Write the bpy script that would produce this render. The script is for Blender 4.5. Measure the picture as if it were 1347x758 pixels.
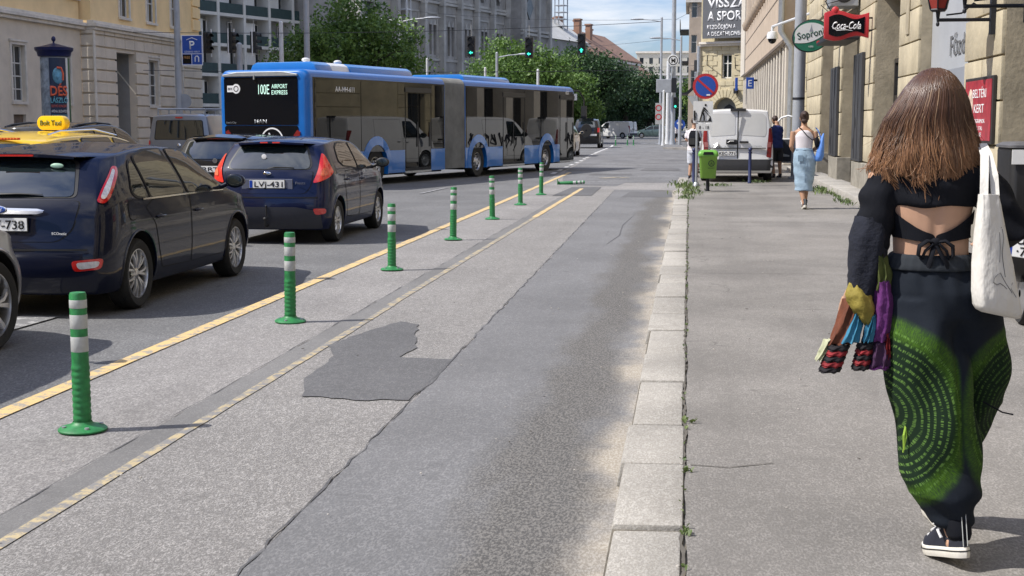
import bpy, bmesh, math, random
import numpy as np
from mathutils import Vector, Matrix, geometry
from mathutils.bvhtree import BVHTree
random.seed(7); rng = np.random.default_rng(7)
R = math.radians; PI = math.pi
scene = bpy.context.scene
COL = scene.collection
for o in list(bpy.data.objects): bpy.data.objects.remove(o)

# ---------------------------------------------------------------- camera
cam_d = bpy.data.cameras.new("camera"); cam = bpy.data.objects.new("camera", cam_d); COL.objects.link(cam)
cam_d.sensor_width = 36; cam_d.lens = 1780/1347*36; cam_d.clip_start = 0.05; cam_d.clip_end = 5000
cam.location = (0, 0, 1.65); cam.rotation_euler = (R(90-6.92), 0, R(7.41))
scene.camera = cam

# ---------------------------------------------------------------- sky, sun, exposure
SUN_EL = 49.5; SUN_AZ = 252.0      # azimuth of the sun, clockwise from +Y
world = bpy.data.worlds.new("World"); scene.world = world; world.use_nodes = True
wn = world.node_tree; wn.nodes.clear()
def wnode(t, **k):
    n = wn.nodes.new(t)
    for a, b in k.items(): setattr(n, a, b)
    return n
sky = wnode('ShaderNodeTexSky', sky_type='NISHITA', sun_disc=False, sun_elevation=R(SUN_EL), sun_rotation=R(SUN_AZ), altitude=100, air_density=1.0, dust_density=1.2)
tc = wnode('ShaderNodeTexCoord'); sep = wnode('ShaderNodeSeparateXYZ'); wn.links.new(tc.outputs['Generated'], sep.inputs[0])
add_ = wnode('ShaderNodeMath', operation='ADD'); add_.inputs[1].default_value = 0.16; wn.links.new(sep.outputs['Z'], add_.inputs[0])
mx_ = wnode('ShaderNodeMath', operation='MAXIMUM'); mx_.inputs[1].default_value = 0.05; wn.links.new(add_.outputs[0], mx_.inputs[0])
dx = wnode('ShaderNodeMath', operation='DIVIDE'); dy = wnode('ShaderNodeMath', operation='DIVIDE')
wn.links.new(sep.outputs['X'], dx.inputs[0]); wn.links.new(mx_.outputs[0], dx.inputs[1])
wn.links.new(sep.outputs['Y'], dy.inputs[0]); wn.links.new(mx_.outputs[0], dy.inputs[1])
cmb = wnode('ShaderNodeCombineXYZ'); wn.links.new(dx.outputs[0], cmb.inputs[0]); wn.links.new(dy.outputs[0], cmb.inputs[1])
nz = wnode('ShaderNodeTexNoise'); nz.inputs['Scale'].default_value = 0.9; nz.inputs['Detail'].default_value = 9; nz.inputs['Roughness'].default_value = 0.6; nz.inputs['Distortion'].default_value = 0.35
wn.links.new(cmb.outputs[0], nz.inputs['Vector'])
rp = wnode('ShaderNodeValToRGB'); rp.color_ramp.elements[0].position = 0.44; rp.color_ramp.elements[1].position = 0.66
wn.links.new(nz.outputs['Fac'], rp.inputs[0])
mixc = wnode('ShaderNodeMix', data_type='RGBA'); wn.links.new(rp.outputs[0], mixc.inputs[0]); hs_ = wnode('ShaderNodeHueSaturation'); hs_.inputs['Saturation'].default_value = 1.25; wn.links.new(sky.outputs[0], hs_.inputs['Color']); tint = wnode('ShaderNodeMix', data_type='RGBA', blend_type='MULTIPLY'); tint.inputs[0].default_value = 1; tint.inputs[7].default_value = (.70, .80, 1.10, 1); wn.links.new(hs_.outputs[0], tint.inputs[6]); wn.links.new(tint.outputs[2], mixc.inputs[6])
clz = wnode('ShaderNodeMath', operation='MULTIPLY_ADD', use_clamp=False); wn.links.new(sep.outputs['Z'], clz.inputs[0]); clz.inputs[1].default_value = 6.5; clz.inputs[2].default_value = 6.2
clc = wnode('ShaderNodeVectorMath', operation='SCALE'); clc.inputs[0].default_value = (1, 1.02, 1.07); wn.links.new(clz.outputs[0], clc.inputs['Scale']); wn.links.new(clc.outputs[0], mixc.inputs[7])
bg = wnode('ShaderNodeBackground'); bg.inputs[1].default_value = 0.11; wn.links.new(mixc.outputs[2], bg.inputs[0])
wo = wnode('ShaderNodeOutputWorld'); wn.links.new(bg.outputs[0], wo.inputs[0])
sun_d = bpy.data.lights.new("sun", 'SUN'); sun = bpy.data.objects.new("sun", sun_d); COL.objects.link(sun)
sun_d.energy = 4.1; sun_d.angle = R(0.6); sun_d.color = (1.0, 0.955, 0.89)
sd = Vector((math.sin(R(SUN_AZ))*math.cos(R(SUN_EL)), math.cos(R(SUN_AZ))*math.cos(R(SUN_EL)), math.sin(R(SUN_EL))))
sun.rotation_euler = sd.to_track_quat('Z', 'Y').to_euler(); sun.location = (-30, -10, 60)
vs = scene.view_settings; vs.view_transform = 'Standard'; vs.look = 'None'; vs.exposure = 0.45; vs.gamma = 1; vs.use_curve_mapping = False

# ---------------------------------------------------------------- materials
MATS = {}
def mat(name, col, rough=.6, metal=0., var=.12, scale=6., bump=0., coat=0., spec=None, emit=0., bscale=None, space='Object', detail=5, trans=0.):
    if name in MATS: return MATS[name]
    m = bpy.data.materials.new(name); m.use_nodes = True; nt = m.node_tree; b = nt.nodes['Principled BSDF']
    b.inputs['Roughness'].default_value = rough; b.inputs['Metallic'].default_value = metal
    b.inputs['Coat Weight'].default_value = coat; b.inputs['Coat Roughness'].default_value = .04
    if spec is not None: b.inputs['Specular IOR Level'].default_value = spec
    if trans: b.inputs['Transmission Weight'].default_value = trans
    t = nt.nodes.new('ShaderNodeTexCoord'); n = nt.nodes.new('ShaderNodeTexNoise'); n.inputs['Scale'].default_value = scale; n.inputs['Detail'].default_value = detail
    n.inputs['Roughness'].default_value = .62
    nt.links.new(t.outputs[space], n.inputs['Vector'])
    r = nt.nodes.new('ShaderNodeMapRange'); r.inputs[1].default_value = .3; r.inputs[2].default_value = .7; r.inputs[3].default_value = 1-var; r.inputs[4].default_value = 1+var
    nt.links.new(n.outputs['Fac'], r.inputs[0])
    v = nt.nodes.new('ShaderNodeVectorMath'); v.operation = 'SCALE'; v.inputs[0].default_value = col[:3]; nt.links.new(r.outputs[0], v.inputs['Scale'])
    nt.links.new(v.outputs[0], b.inputs['Base Color'])
    if emit:
        b.inputs['Emission Color'].default_value = (*col[:3], 1); b.inputs['Emission Strength'].default_value = emit
    if bump:
        n2 = nt.nodes.new('ShaderNodeTexNoise'); n2.inputs['Scale'].default_value = bscale or scale*4; n2.inputs['Detail'].default_value = 4; nt.links.new(t.outputs[space], n2.inputs['Vector'])
        bp = nt.nodes.new('ShaderNodeBump'); bp.inputs['Strength'].default_value = bump; bp.inputs['Distance'].default_value = .02
        nt.links.new(n2.outputs['Fac'], bp.inputs['Height']); nt.links.new(bp.outputs[0], b.inputs['Normal'])
    MATS[name] = m; return m
def M(n): return MATS[n]

class NT:
    """small node-graph helper for a Principled material"""
    def __init__(s, name, rough=.85):
        s.m = bpy.data.materials.new(name); s.m.use_nodes = True; s.t = s.m.node_tree; s.b = s.t.nodes['Principled BSDF']; s.b.inputs['Roughness'].default_value = rough; MATS[name] = s.m
    def n(s, t, **k):
        x = s.t.nodes.new(t)
        for a, b in k.items(): setattr(x, a, b)
        return x
    def l(s, a, b): s.t.links.new(a, b)
    def geo(s): return s.n('ShaderNodeNewGeometry').outputs['Position']
    def noise(s, vec, sc, det=5, ro=.6, dist=0):
        x = s.n('ShaderNodeTexNoise'); x.inputs['Scale'].default_value = sc; x.inputs['Detail'].default_value = det; x.inputs['Roughness'].default_value = ro; x.inputs['Distortion'].default_value = dist; s.l(vec, x.inputs['Vector']); return x.outputs['Fac']
    def scale(s, vec, v):
        x = s.n('ShaderNodeVectorMath', operation='MULTIPLY'); x.inputs[1].default_value = v; s.l(vec, x.inputs[0]); return x.outputs[0]
    def ramp(s, f, a, b, lo=0., hi=1.):
        x = s.n('ShaderNodeMapRange'); x.clamp = True; x.interpolation_type = 'SMOOTHSTEP'
        for i, v in enumerate((a, b, lo, hi)): x.inputs[i+1].default_value = v
        s.l(f, x.inputs[0]); return x.outputs[0]
    def math(s, op, a, b=None, c=None):
        x = s.n('ShaderNodeMath', operation=op)
        for i, v in enumerate((a, b, c)):
            if v is None: continue
            if isinstance(v, (int, float)): x.inputs[i].default_value = v
            else: s.l(v, x.inputs[i])
        return x.outputs[0]
    def mix(s, f, a, b, mode='MIX'):
        x = s.n('ShaderNodeMix', data_type='RGBA', blend_type=mode)
        for i, v in ((0, f), (6, a), (7, b)):
            if isinstance(v, (int, float)): x.inputs[i].default_value = v
            elif isinstance(v, tuple): x.inputs[i].default_value = (*v[:3], 1)
            else: s.l(v, x.inputs[i])
        return x.outputs[2]
    def out(s, col, bumpf=None, strength=.3, dist=.01):
        if isinstance(col, tuple): s.b.inputs['Base Color'].default_value = (*col, 1)
        else: s.l(col, s.b.inputs['Base Color'])
        if bumpf is not None:
            bp = s.n('ShaderNodeBump'); bp.inputs['Strength'].default_value = strength; bp.inputs['Distance'].default_value = dist; s.l(bumpf, bp.inputs['Height']); s.l(bp.outputs[0], s.b.inputs['Normal'])
        return s.m

# ---------------------------------------------------------------- mesh collector
class MB:
    def __init__(s): s.v = []; s.f = []; s.mi = []; s.cur = 0
    def mat(s, i): s.cur = i; return s
    def add(s, vs_, fs):
        b = len(s.v); s.v += [tuple(p) for p in vs_]; s.f += [tuple(i+b for i in q) for q in fs]; s.mi += [s.cur]*len(fs); return s
    def box(s, c, d, rot=None):
        hx, hy, hz = d[0]/2, d[1]/2, d[2]/2
        p = [Vector((x*hx, y*hy, z*hz)) for z in (-1, 1) for y in (-1, 1) for x in (-1, 1)]
        if rot is not None: p = [rot @ q for q in p]
        c = Vector(c); return s.add([q+c for q in p], [(0,2,3,1),(4,5,7,6),(0,1,5,4),(2,6,7,3),(0,4,6,2),(1,3,7,5)])
    def b2(s, x0, x1, y0, y1, z0, z1): return s.box(((x0+x1)/2, (y0+y1)/2, (z0+z1)/2), (abs(x1-x0), abs(y1-y0), abs(z1-z0)))
    def frame(s, p0, p1):
        d = (Vector(p1)-Vector(p0)).normalized(); a = Vector((0,0,1)) if abs(d.z) < .95 else Vector((1,0,0)); u = d.cross(a).normalized(); return u, d.cross(u).normalized()
    def tube(s, pts, r, n=8, cap=True, flat=1.):
        pts = [Vector(p) for p in pts]; k = len(pts); rs = r if isinstance(r, (list, tuple)) else [r]*k
        V = []; u0 = None
        for i, p in enumerate(pts):
            d = (pts[min(i+1, k-1)]-pts[max(i-1, 0)]).normalized()
            if u0 is None: u, w = s.frame(Vector((0,0,0)), d)
            else: u = (u0-d*u0.dot(d)).normalized(); w = d.cross(u)
            u0 = u
            for j in range(n):
                a = 2*PI*j/n; V.append(p+(u*math.cos(a)+w*math.sin(a)*flat)*rs[i])
        F = [(i*n+j, i*n+(j+1) % n, (i+1)*n+(j+1) % n, (i+1)*n+j) for i in range(k-1) for j in range(n)]
        if cap: F += [tuple(range(n-1, -1, -1)), tuple((k-1)*n+j for j in range(n))]
        return s.add(V, F)
    def cyl(s, p0, p1, r0, r1=None, n=16): return s.tube([p0, p1], [r0, r0 if r1 is None else r1], n)
    def lathe(s, prof, c=(0,0,0), axis='z', n=24, cap=False):
        V = []; k = len(prof)
        for (r, h) in prof:
            for j in range(n):
                a = 2*PI*j/n; x, y = r*math.cos(a), r*math.sin(a)
                q = (x, y, h) if axis == 'z' else ((h, x, y) if axis == 'x' else (x, h, y))
                V.append((q[0]+c[0], q[1]+c[1], q[2]+c[2]))
        F = [(i*n+j, i*n+(j+1) % n, (i+1)*n+(j+1) % n, (i+1)*n+j) for i in range(k-1) for j in range(n)]
        if cap: F += [tuple(range(n-1, -1, -1)), tuple((k-1)*n+j for j in range(n))]
        return s.add(V, F)
    def loft(s, rings, cap=True, closed=True):
        n = len(rings[0]); k = len(rings); V = [p for r in rings for p in r]
        F = [(i*n+j, i*n+(j+1) % n, (i+1)*n+(j+1) % n, (i+1)*n+j) for i in range(k-1) for j in range(n if closed else n-1)]
        if cap: F += [tuple(range(n-1, -1, -1)), tuple((k-1)*n+j for j in range(n))]
        return s.add(V, F)
    def ell(s, c, r, n=16, m=10):
        prof = [(math.sin(PI*i/m), -math.cos(PI*i/m)) for i in range(m+1)]; prof[0] = (.001, -1); prof[-1] = (.001, 1)
        V = [(c[0]+q*r[0]*math.cos(2*PI*j/n), c[1]+q*r[1]*math.sin(2*PI*j/n), c[2]+h*r[2]) for q, h in prof for j in range(n)]
        return s.add(V, [(i*n+j, i*n+(j+1) % n, (i+1)*n+(j+1) % n, (i+1)*n+j) for i in range(m) for j in range(n)]+[tuple(range(n-1, -1, -1)), tuple(m*n+j for j in range(n))])
    def prism(s, poly, a0, a1, axis='y'):
        """poly in the two other axes, extruded along axis from a0 to a1"""
        def P(p, a): return (p[0], a, p[1]) if axis == 'y' else ((a, p[0], p[1]) if axis == 'x' else (p[0], p[1], a))
        n = len(poly); return s.add([P(p, a0) for p in poly]+[P(p, a1) for p in poly], [tuple(range(n)), tuple(range(2*n-1, n-1, -1))]+[(j, n+j, n+(j+1) % n, (j+1) % n) for j in range(n)])
    def quad(s, a, b, c, d): return s.add([a, b, c, d], [(0,1,2,3)])
    def build(s, name, mats, parent=None, smooth=None, bevel=0., fix=True):
        if not isinstance(mats, (list, tuple)): mats = [mats]
        me = bpy.data.meshes.new(name); me.from_pydata(s.v, [], s.f); me.polygons.foreach_set('material_index', s.mi)
        for m in mats: me.materials.append(m)
        if fix or bevel:
            bm = bmesh.new(); bm.from_mesh(me)
            if fix: bmesh.ops.recalc_face_normals(bm, faces=bm.faces)
            if bevel:
                es = [e for e in bm.edges if len(e.link_faces) == 2 and e.calc_face_angle(0) > R(30)]
                bmesh.ops.bevel(bm, geom=es, offset=bevel, segments=2, profile=.5, affect='EDGES', clamp_overlap=True)
            bm.to_mesh(me); bm.free()
        return link(name, me, parent, smooth)
def link(name, me, parent=None, smooth=None):
    if smooth is not None:
        me.polygons.foreach_set('use_smooth', [True]*len(me.polygons)); me.set_sharp_from_angle(angle=R(smooth))
    o = bpy.data.objects.new(name, me); COL.objects.link(o)
    if parent is not None: o.parent = parent
    me.update(); return o
def tag(o, label=None, cat=None, group=None, kind=None):
    if label: o['label'] = label
    if cat: o['category'] = cat
    if group: o['group'] = group
    if kind: o['kind'] = kind
    return o
def thing(name, label, cat, loc=(0,0,0), rz=0., group=None):
    o = bpy.data.objects.new(name, None); COL.objects.link(o); o.location = loc; o.rotation_euler = (0, 0, R(rz)); return tag(o, label, cat, group)
def copy_tree(o, parent=None):
    c = o.copy(); COL.objects.link(c); c.parent = parent
    for ch in list(o.children): copy_tree(ch, c)
    return c
def dup(o, loc, rz=None, label=None):
    c = copy_tree(o); c.location = loc
    if rz is not None: c.rotation_euler = (0, 0, R(rz))
    if label: c['label'] = label
    return c
def evaluated(o, keep=False):
    dg = bpy.context.evaluated_depsgraph_get(); me = bpy.data.meshes.new_from_object(o.evaluated_get(dg))
    old = o.data; bpy.data.objects.remove(o)
    if not keep: bpy.data.meshes.remove(old)
    return me
def remesh(mb, voxel, name, mats, parent=None, smooth_it=3, fn=None, sub=0):
    me = bpy.data.meshes.new(name); me.from_pydata(mb.v, [], mb.f)
    bm = bmesh.new(); bm.from_mesh(me); bmesh.ops.recalc_face_normals(bm, faces=bm.faces); bm.to_mesh(me); bm.free()
    o = bpy.data.objects.new(name, me); COL.objects.link(o)
    md = o.modifiers.new('r', 'REMESH'); md.mode = 'VOXEL'; md.voxel_size = voxel
    if smooth_it: sm = o.modifiers.new('s', 'SMOOTH'); sm.iterations = smooth_it; sm.factor = .5
    me2 = evaluated(o)
    if fn:
        n = len(me2.vertices); co = np.empty(n*3); me2.vertices.foreach_get('co', co); no = np.empty(n*3); me2.vertices.foreach_get('normal', no)
        co = fn(co.reshape(-1, 3), no.reshape(-1, 3)); me2.vertices.foreach_set('co', co.ravel())
    me2.materials.clear()
    for m in (mats if isinstance(mats, (list, tuple)) else [mats]): me2.materials.append(m)
    return link(name, me2, parent, 180)
def text(name, s, h, m, parent, loc, rot=(90, 0, 0), width=None, extrude=.002, shear=0., bold=0., align='CENTER'):
    """lettering as a real mesh; h is the height of a capital, width the total width"""
    c = bpy.data.curves.new(name, 'FONT'); c.body = s; c.size = 1; c.extrude = 0; c.shear = shear; c.offset = bold; c.resolution_u = 3
    o = bpy.data.objects.new(name, c); COL.objects.link(o); dg = bpy.context.evaluated_depsgraph_get()
    me = bpy.data.meshes.new_from_object(o.evaluated_get(dg)); bpy.data.objects.remove(o); bpy.data.curves.remove(c)
    n = len(me.vertices); co = np.empty(n*3); me.vertices.foreach_get('co', co); co = co.reshape(-1, 3)
    if n:
        x0, x1 = co[:, 0].min(), co[:, 0].max(); co[:, 1] *= h/.70; sx = h/.70 if width is None else width/(x1-x0)
        co[:, 0] = (co[:, 0]-((x0+x1)/2 if align == 'CENTER' else x0))*sx; me.vertices.foreach_set('co', co.ravel())
    bm = bmesh.new(); bm.from_mesh(me)
    g = bmesh.ops.extrude_face_region(bm, geom=list(bm.faces)); vv = [q for q in g['geom'] if isinstance(q, bmesh.types.BMVert)]
    bmesh.ops.translate(bm, verts=vv, vec=(0, 0, extrude)); bmesh.ops.recalc_face_normals(bm, faces=bm.faces); bm.to_mesh(me); bm.free()
    me.materials.clear(); me.materials.append(m); ob = link(name, me, parent); ob.location = loc; ob.rotation_euler = tuple(R(a) for a in rot); return ob
def smoothpoly(p, it=2):
    r = (0, .035, .06, .09)[it]; q = []
    for i in range(len(p)):
        a, b, c = Vector(p[i-1]), Vector(p[i]), Vector(p[(i+1) % len(p)]); la, lc = (a-b).length, (c-b).length
        s0 = b+(a-b)/la*min(r, la*.4); s1 = b+(c-b)/lc*min(r, lc*.4)
        for t in (0, .25, .5, .75, 1): q.append(tuple(s0*(1-t)**2+b*2*t*(1-t)+s1*t*t))
    return q
def patch(bvh, poly, d, name, m, parent, off=.004, res=.05, rnd=2, origin=(0,0,0), hole=None, up=(0,0,1), nosmooth=False):
    """lays the polygon (u,v) on a body by casting along d; v is up, u = d x up"""
    d = Vector(d).normalized(); up = Vector(up); u = d.cross(up).normalized(); up = u.cross(d)
    if rnd: poly = smoothpoly(poly, rnd)
    P = []
    for i in range(len(poly)):
        a, b = Vector(poly[i]), Vector(poly[(i+1) % len(poly)]); k = max(1, int((b-a).length/res))
        P += [a+(b-a)*j/k for j in range(k)]
    n = len(P); E = [(i, (i+1) % n) for i in range(n)]
    def inside(x, y, Q):
        c = False; j = len(Q)-1
        for i in range(len(Q)):
            if (Q[i][1] > y) != (Q[j][1] > y) and x < (Q[j][0]-Q[i][0])*(y-Q[i][1])/(Q[j][1]-Q[i][1])+Q[i][0]: c = not c
            j = i
        return c
    xs = [p.x for p in P]; ys = [p.y for p in P]; pts = list(P)
    for i in range(1, int((max(xs)-min(xs))/res)+1):
        for j in range(1, int((max(ys)-min(ys))/res)+1):
            x, y = min(xs)+i*res, min(ys)+j*res
            if inside(x, y, P) and min((Vector((x, y))-q).length for q in P) > res*.4: pts.append(Vector((x, y)))
    vo, eo, fo, *_ = geometry.delaunay_2d_cdt(pts, E, [list(range(n))], 1, 1e-5)
    V = []; ok = []
    for q in vo:
        h = bvh.ray_cast(u*q.x+up*q.y+Vector(origin)-d*30, d)
        if h[0] is None: V.append(Vector((0,0,0))); ok.append(False)
        else:
            nn = h[1] if h[1].dot(d) < 0 else -h[1]
            V.append(h[0]+nn*off); ok.append(True)
    F = [f for f in fo if all(ok[i] for i in f)]
    mb = MB(); mb.v = [tuple(v) for v in V]; mb.f = [tuple(f) for f in F]; mb.mi = [0]*len(F)
    me = bpy.data.meshes.new(name); me.from_pydata(mb.v, [], mb.f)
    bm = bmesh.new(); bm.from_mesh(me); bmesh.ops.delete(bm, geom=[v for v in bm.verts if not v.link_faces], context='VERTS')
    bm.normal_update()
    for f in bm.faces:
        if f.normal.dot(d) > 0: f.normal_flip()
    bm.to_mesh(me); bm.free(); me.materials.append(m)
    return link(name, me, parent, None if nosmooth else 60)
def bvh_of(me):
    return BVHTree.FromPolygons([v.co.copy() for v in me.vertices], [tuple(p.vertices) for p in me.polygons])
# ================================================================ common materials
mat('navy_paint', (.002,.004,.017), .5, .0, .05, 3, coat=.6, spec=.12)
mat('navy_paint_light', (.003,.007,.036), .5, .0, .05, 3, coat=.65, spec=.12)
mat('black_paint', (.008,.008,.010), .5, .0, .05, 3, coat=1., spec=.12)
mat('silver_paint', (.42,.42,.43), .35, .6, .04, 3, coat=.8)
mat('grey_paint', (.30,.31,.33), .35, .5, .04, 3, coat=.8)
mat('green_grey_paint', (.13,.19,.18), .35, .4, .04, 3, coat=.8)
mat('beige_paint', (.45,.38,.28), .35, .3, .04, 3, coat=.8)
mat('yellow_paint', (.85,.55,.01), .3, .0, .04, 3, coat=.8)
mat('white_paint', (.78,.78,.77), .3, .0, .05, 2, coat=.7)
mat('bus_blue', (.006,.135,.47), .4, .0, .08, 1.5, coat=.6, spec=.3)
mat('bus_glass', (.005,.006,.007), .012, .0, 0, 2)
mat('black_panel', (.005,.006,.009), .12, .0, .0, 2, spec=.25)
mat('glass', (.010,.014,.015), .015, .0, 0, 3); mat('rear_glass', (.012,.018,.02), .02, .0, 0, 3); mat('lamp_dark_red', (.2,.02,.02), .15, 0, .1)
mat('pane_glass', (.02,.025,.03), .05, .0, .3, 1.5)
for k_, v_ in (('glass', 1.55), ('rear_glass', 2.1), ('bus_glass', 1.34), ('pane_glass', 1.8)): MATS[k_].node_tree.nodes['Principled BSDF'].inputs['IOR'].default_value = v_
mat('rubber', (.018,.018,.018), .85, .0, .2, 30, bump=.2)
mat('black_plastic', (.015,.015,.016), .55, .0, .15, 20)
mat('chrome', (.75,.75,.76), .12, 1., .02, 5)
mat('alloy', (.52,.52,.53), .28, .85, .06, 8)
mat('dark_gap', (.003,.003,.004), .9, 0, 0)
mat('lamp_red', (.55,.015,.012), .12, 0, .15, 60, coat=1., spec=.8)
mat('lamp_bright_red', (.75,.03,.02), .12, 0, .15, 60, coat=1., spec=.8)
mat('lamp_clear', (.62,.60,.60), .1, .2, .25, 40, coat=1.)
mat('plate_white', (.80,.80,.78), .35, 0, .02, 5)
mat('plate_blue', (.01,.05,.35), .4, 0, .02, 5)
mat('ink_black', (.01,.01,.01), .5, 0, 0)
mat('ink_white', (.82,.82,.82), .5, 0, 0)
mat('green_post', (.022,.19,.055), .5, 0, .3, 22, bump=.05)
mat('reflective_grey', (.42,.43,.42), .35, 0, .12, 30)
mat('galvanised', (.40,.42,.44), .45, .5, .12, 6)
mat('pole_grey', (.36,.38,.41), .5, .2, .12, 3)
mat('pole_white', (.62,.63,.64), .5, .0, .12, 3)
mat('dark_iron', (.02,.022,.028), .5, .3, .1, 10)
mat('bin_green', (.19,.37,.05), .4, 0, .08, 6)
mat('sign_blue', (.02,.08,.38), .35, 0, .03, 5)
mat('sign_red', (.5,.03,.035), .35, 0, .05, 5)
mat('sign_white', (.74,.74,.72), .4, 0, .04, 5)
mat('skin', (.50,.30,.20), .5, 0, .06, 12, spec=.4)
mat('skin_tan', (.42,.24,.15), .5, 0, .06, 12, spec=.4)
mat('stone', (.46,.40,.28), .9, 0, .22, 1.6, bump=.35, bscale=14)
mat('stone_jamb', (.36,.31,.22), .9, 0, .25, 2.5, bump=.3, bscale=18)  # darker copy of stone: grazing-sun shade of the door jambs put into the colour
mat('plinth', (.26,.24,.20), .9, 0, .3, 5, bump=.3, bscale=30)
mat('grey_render', (.68,.60,.485), .9, 0, .12, .8, bump=.1, bscale=10)
mat('yellow_render', (.86,.64,.34), .9, 0, .10, .8, bump=.1, bscale=10)
mat('moulding', (.68,.63,.55), .85, 0, .15, 2)
mat('brown_stone', (.46,.37,.28), .85, 0, .14, 1.2)
mat('pale_stone', (.56,.51,.43), .85, 0, .14, 1.2)
mat('yellow_stone', (.54,.47,.31), .9, 0, .2, 1.8, bump=.3, bscale=6)
mat('church_stone', (.31,.295,.27), .9, 0, .35, .35, bump=.3, bscale=3)
mat('concrete', (.55,.54,.50), .9, 0, .12, .8)
mat('white_render', (.78,.77,.73), .85, 0, .08, 1)
mat('loggia_grey', (.28,.28,.27), .9, 0, .15, 1)
mat('dark_green_panel', (.02,.045,.045), .6, 0, .2, 2)
mat('roof_tile', (.26,.15,.10), .9, 0, .25, 1.2, bump=.4, bscale=4)
mat('cream_far', (.52,.49,.41), .9, 0, .08, .3)
mat('brick_far', (.30,.17,.11), .9, 0, .2, .6)
mat('frame_white', (.62,.61,.57), .6, 0, .08, 8)
mat('frame_dark', (.03,.026,.024), .5, 0, .2, 8)
mat('door_brown', (.10,.035,.02), .5, 0, .25, 6)
mat('shutter_grey', (.045,.047,.052), .5, 0, .2, 4)
mat('panel_grey', (.13,.135,.15), .5, 0, .12, 4)
mat('bark', (.05,.04,.03), .95, 0, .3, 8, bump=.5)

# ---------------------------------------------------------------- ground materials (world-space patterns)
def ground_mat(name, base, speck, speck_scale, amt, large=.12, rough=.9, dirt=None, bumps=.35, crack=0.):
    t = NT(name, rough); p = t.geo(); p0_ = p; ps_ = t.scale(p, (1, .42, 1))
    a = t.noise(ps_, speck_scale, 3, .75); a = t.ramp(a, .42, .60)
    col = t.mix(a, tuple(c*(1-amt) for c in base), speck)
    v = t.n('ShaderNodeTexVoronoi'); v.inputs['Scale'].default_value = speck_scale*.45; t.l(ps_, v.inputs['Vector'])
    hs = t.n('ShaderNodeSeparateColor'); t.l(v.outputs['Color'], hs.inputs[0])
    col = t.mix(t.ramp(hs.outputs[0], 0, 1, 0, .55), col, tuple(c*(1-amt) for c in base))
    b = t.noise(p, .55, 5, .6); col = t.mix(t.ramp(b, .3, .7, 0, 1), col, t.mix(1., col, (1-large*2,)*3, 'MULTIPLY'))
    s = t.noise(t.scale(p, (2.2, .16, 1)), 1.0, 5, .6); col = t.mix(t.ramp(s, .45, .75, 0, large*2.6), col, tuple(c*.6 for c in base))
    st = t.noise(p, 3.1, 4, .7); col = t.mix(t.ramp(st, .58, .72, 0, .4), col, tuple(c*.55 for c in base))
    gm = t.n('ShaderNodeTexVoronoi'); gm.inputs['Scale'].default_value = 2.3; t.l(p, gm.inputs['Vector']); gr = t.noise(p, 1.7, 3); col = t.mix(t.math('MULTIPLY', t.ramp(gm.outputs['Distance'], .035, .06, .55, 0), t.ramp(gr, .46, .54)), col, tuple(c*.42 for c in base))
    if dirt:
        x = t.n('ShaderNodeSeparateXYZ'); t.l(p, x.inputs[0])
        edge = t.math('ADD', x.outputs[0], t.math('MULTIPLY', t.noise(t.scale(p, (1.2, .8, 1)), 1.3, 5, .65), .8))
        col = t.mix(t.ramp(edge, *dirt[0:2], 0, dirt[2]), col, t.mix(a, (.36,.31,.235), (.50,.45,.37)))
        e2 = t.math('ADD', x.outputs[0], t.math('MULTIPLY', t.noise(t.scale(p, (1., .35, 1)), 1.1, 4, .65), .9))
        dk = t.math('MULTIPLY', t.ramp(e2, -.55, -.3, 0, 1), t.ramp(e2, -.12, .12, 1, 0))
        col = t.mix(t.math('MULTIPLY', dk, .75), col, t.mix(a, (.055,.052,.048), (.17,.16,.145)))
    if crack:
        w = t.n('ShaderNodeTexVoronoi', feature='DISTANCE_TO_EDGE'); w.inputs['Scale'].default_value = .42
        ds = t.n('ShaderNodeVectorMath', operation='ADD'); nn = t.n('ShaderNodeTexNoise'); nn.inputs['Scale'].default_value = 2.2; nn.inputs['Detail'].default_value = 6; t.l(p, nn.inputs['Vector']); t.l(p, ds.inputs[0]); t.l(t.scale(nn.outputs['Color'], (.7,.7,.7)), ds.inputs[1]); t.l(ds.outputs[0], w.inputs['Vector'])
        gate = t.ramp(t.noise(p, .5, 2, .5), .5, .6, 0, 1)
        col = t.mix(t.math('MULTIPLY', t.ramp(w.outputs['Distance'], 0, .006, crack, 0), gate), col, tuple(c*.3 for c in base))
    bf = t.noise(p, speck_scale*1.1, 2, .6)
    return t.out(col, bf, bumps, .006)
ground_mat('asphalt_dark', (.15,.151,.155), (.245,.245,.246), 75, .25, .12, crack=.7)
ground_mat('asphalt_lane', (.23,.22,.215), (.40,.385,.37), 110, .18, .10, crack=.3)
ground_mat('asphalt_aggregate', (.195,.187,.18), (.40,.385,.37), 125, .10, .08, bumps=.9)
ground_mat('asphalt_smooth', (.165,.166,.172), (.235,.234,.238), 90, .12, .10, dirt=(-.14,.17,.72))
ground_mat('asphalt_patch', (.115,.115,.12), (.17,.17,.173), 100, .15, .08)
ground_mat('asphalt_far', (.17,.172,.18), (.25,.25,.255), 40, .15, .16, crack=.8)
ground_mat('pavement_asphalt', (.232,.218,.200), (.335,.315,.292), 100, .16, .17, crack=.55)
ground_mat('granite_kerb', (.40,.375,.335), (.52,.495,.45), 110, .12, .16, bumps=.5)
ground_mat('base_ground', (.16,.16,.155), (.22,.22,.21), 10, .2, .1)
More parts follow.
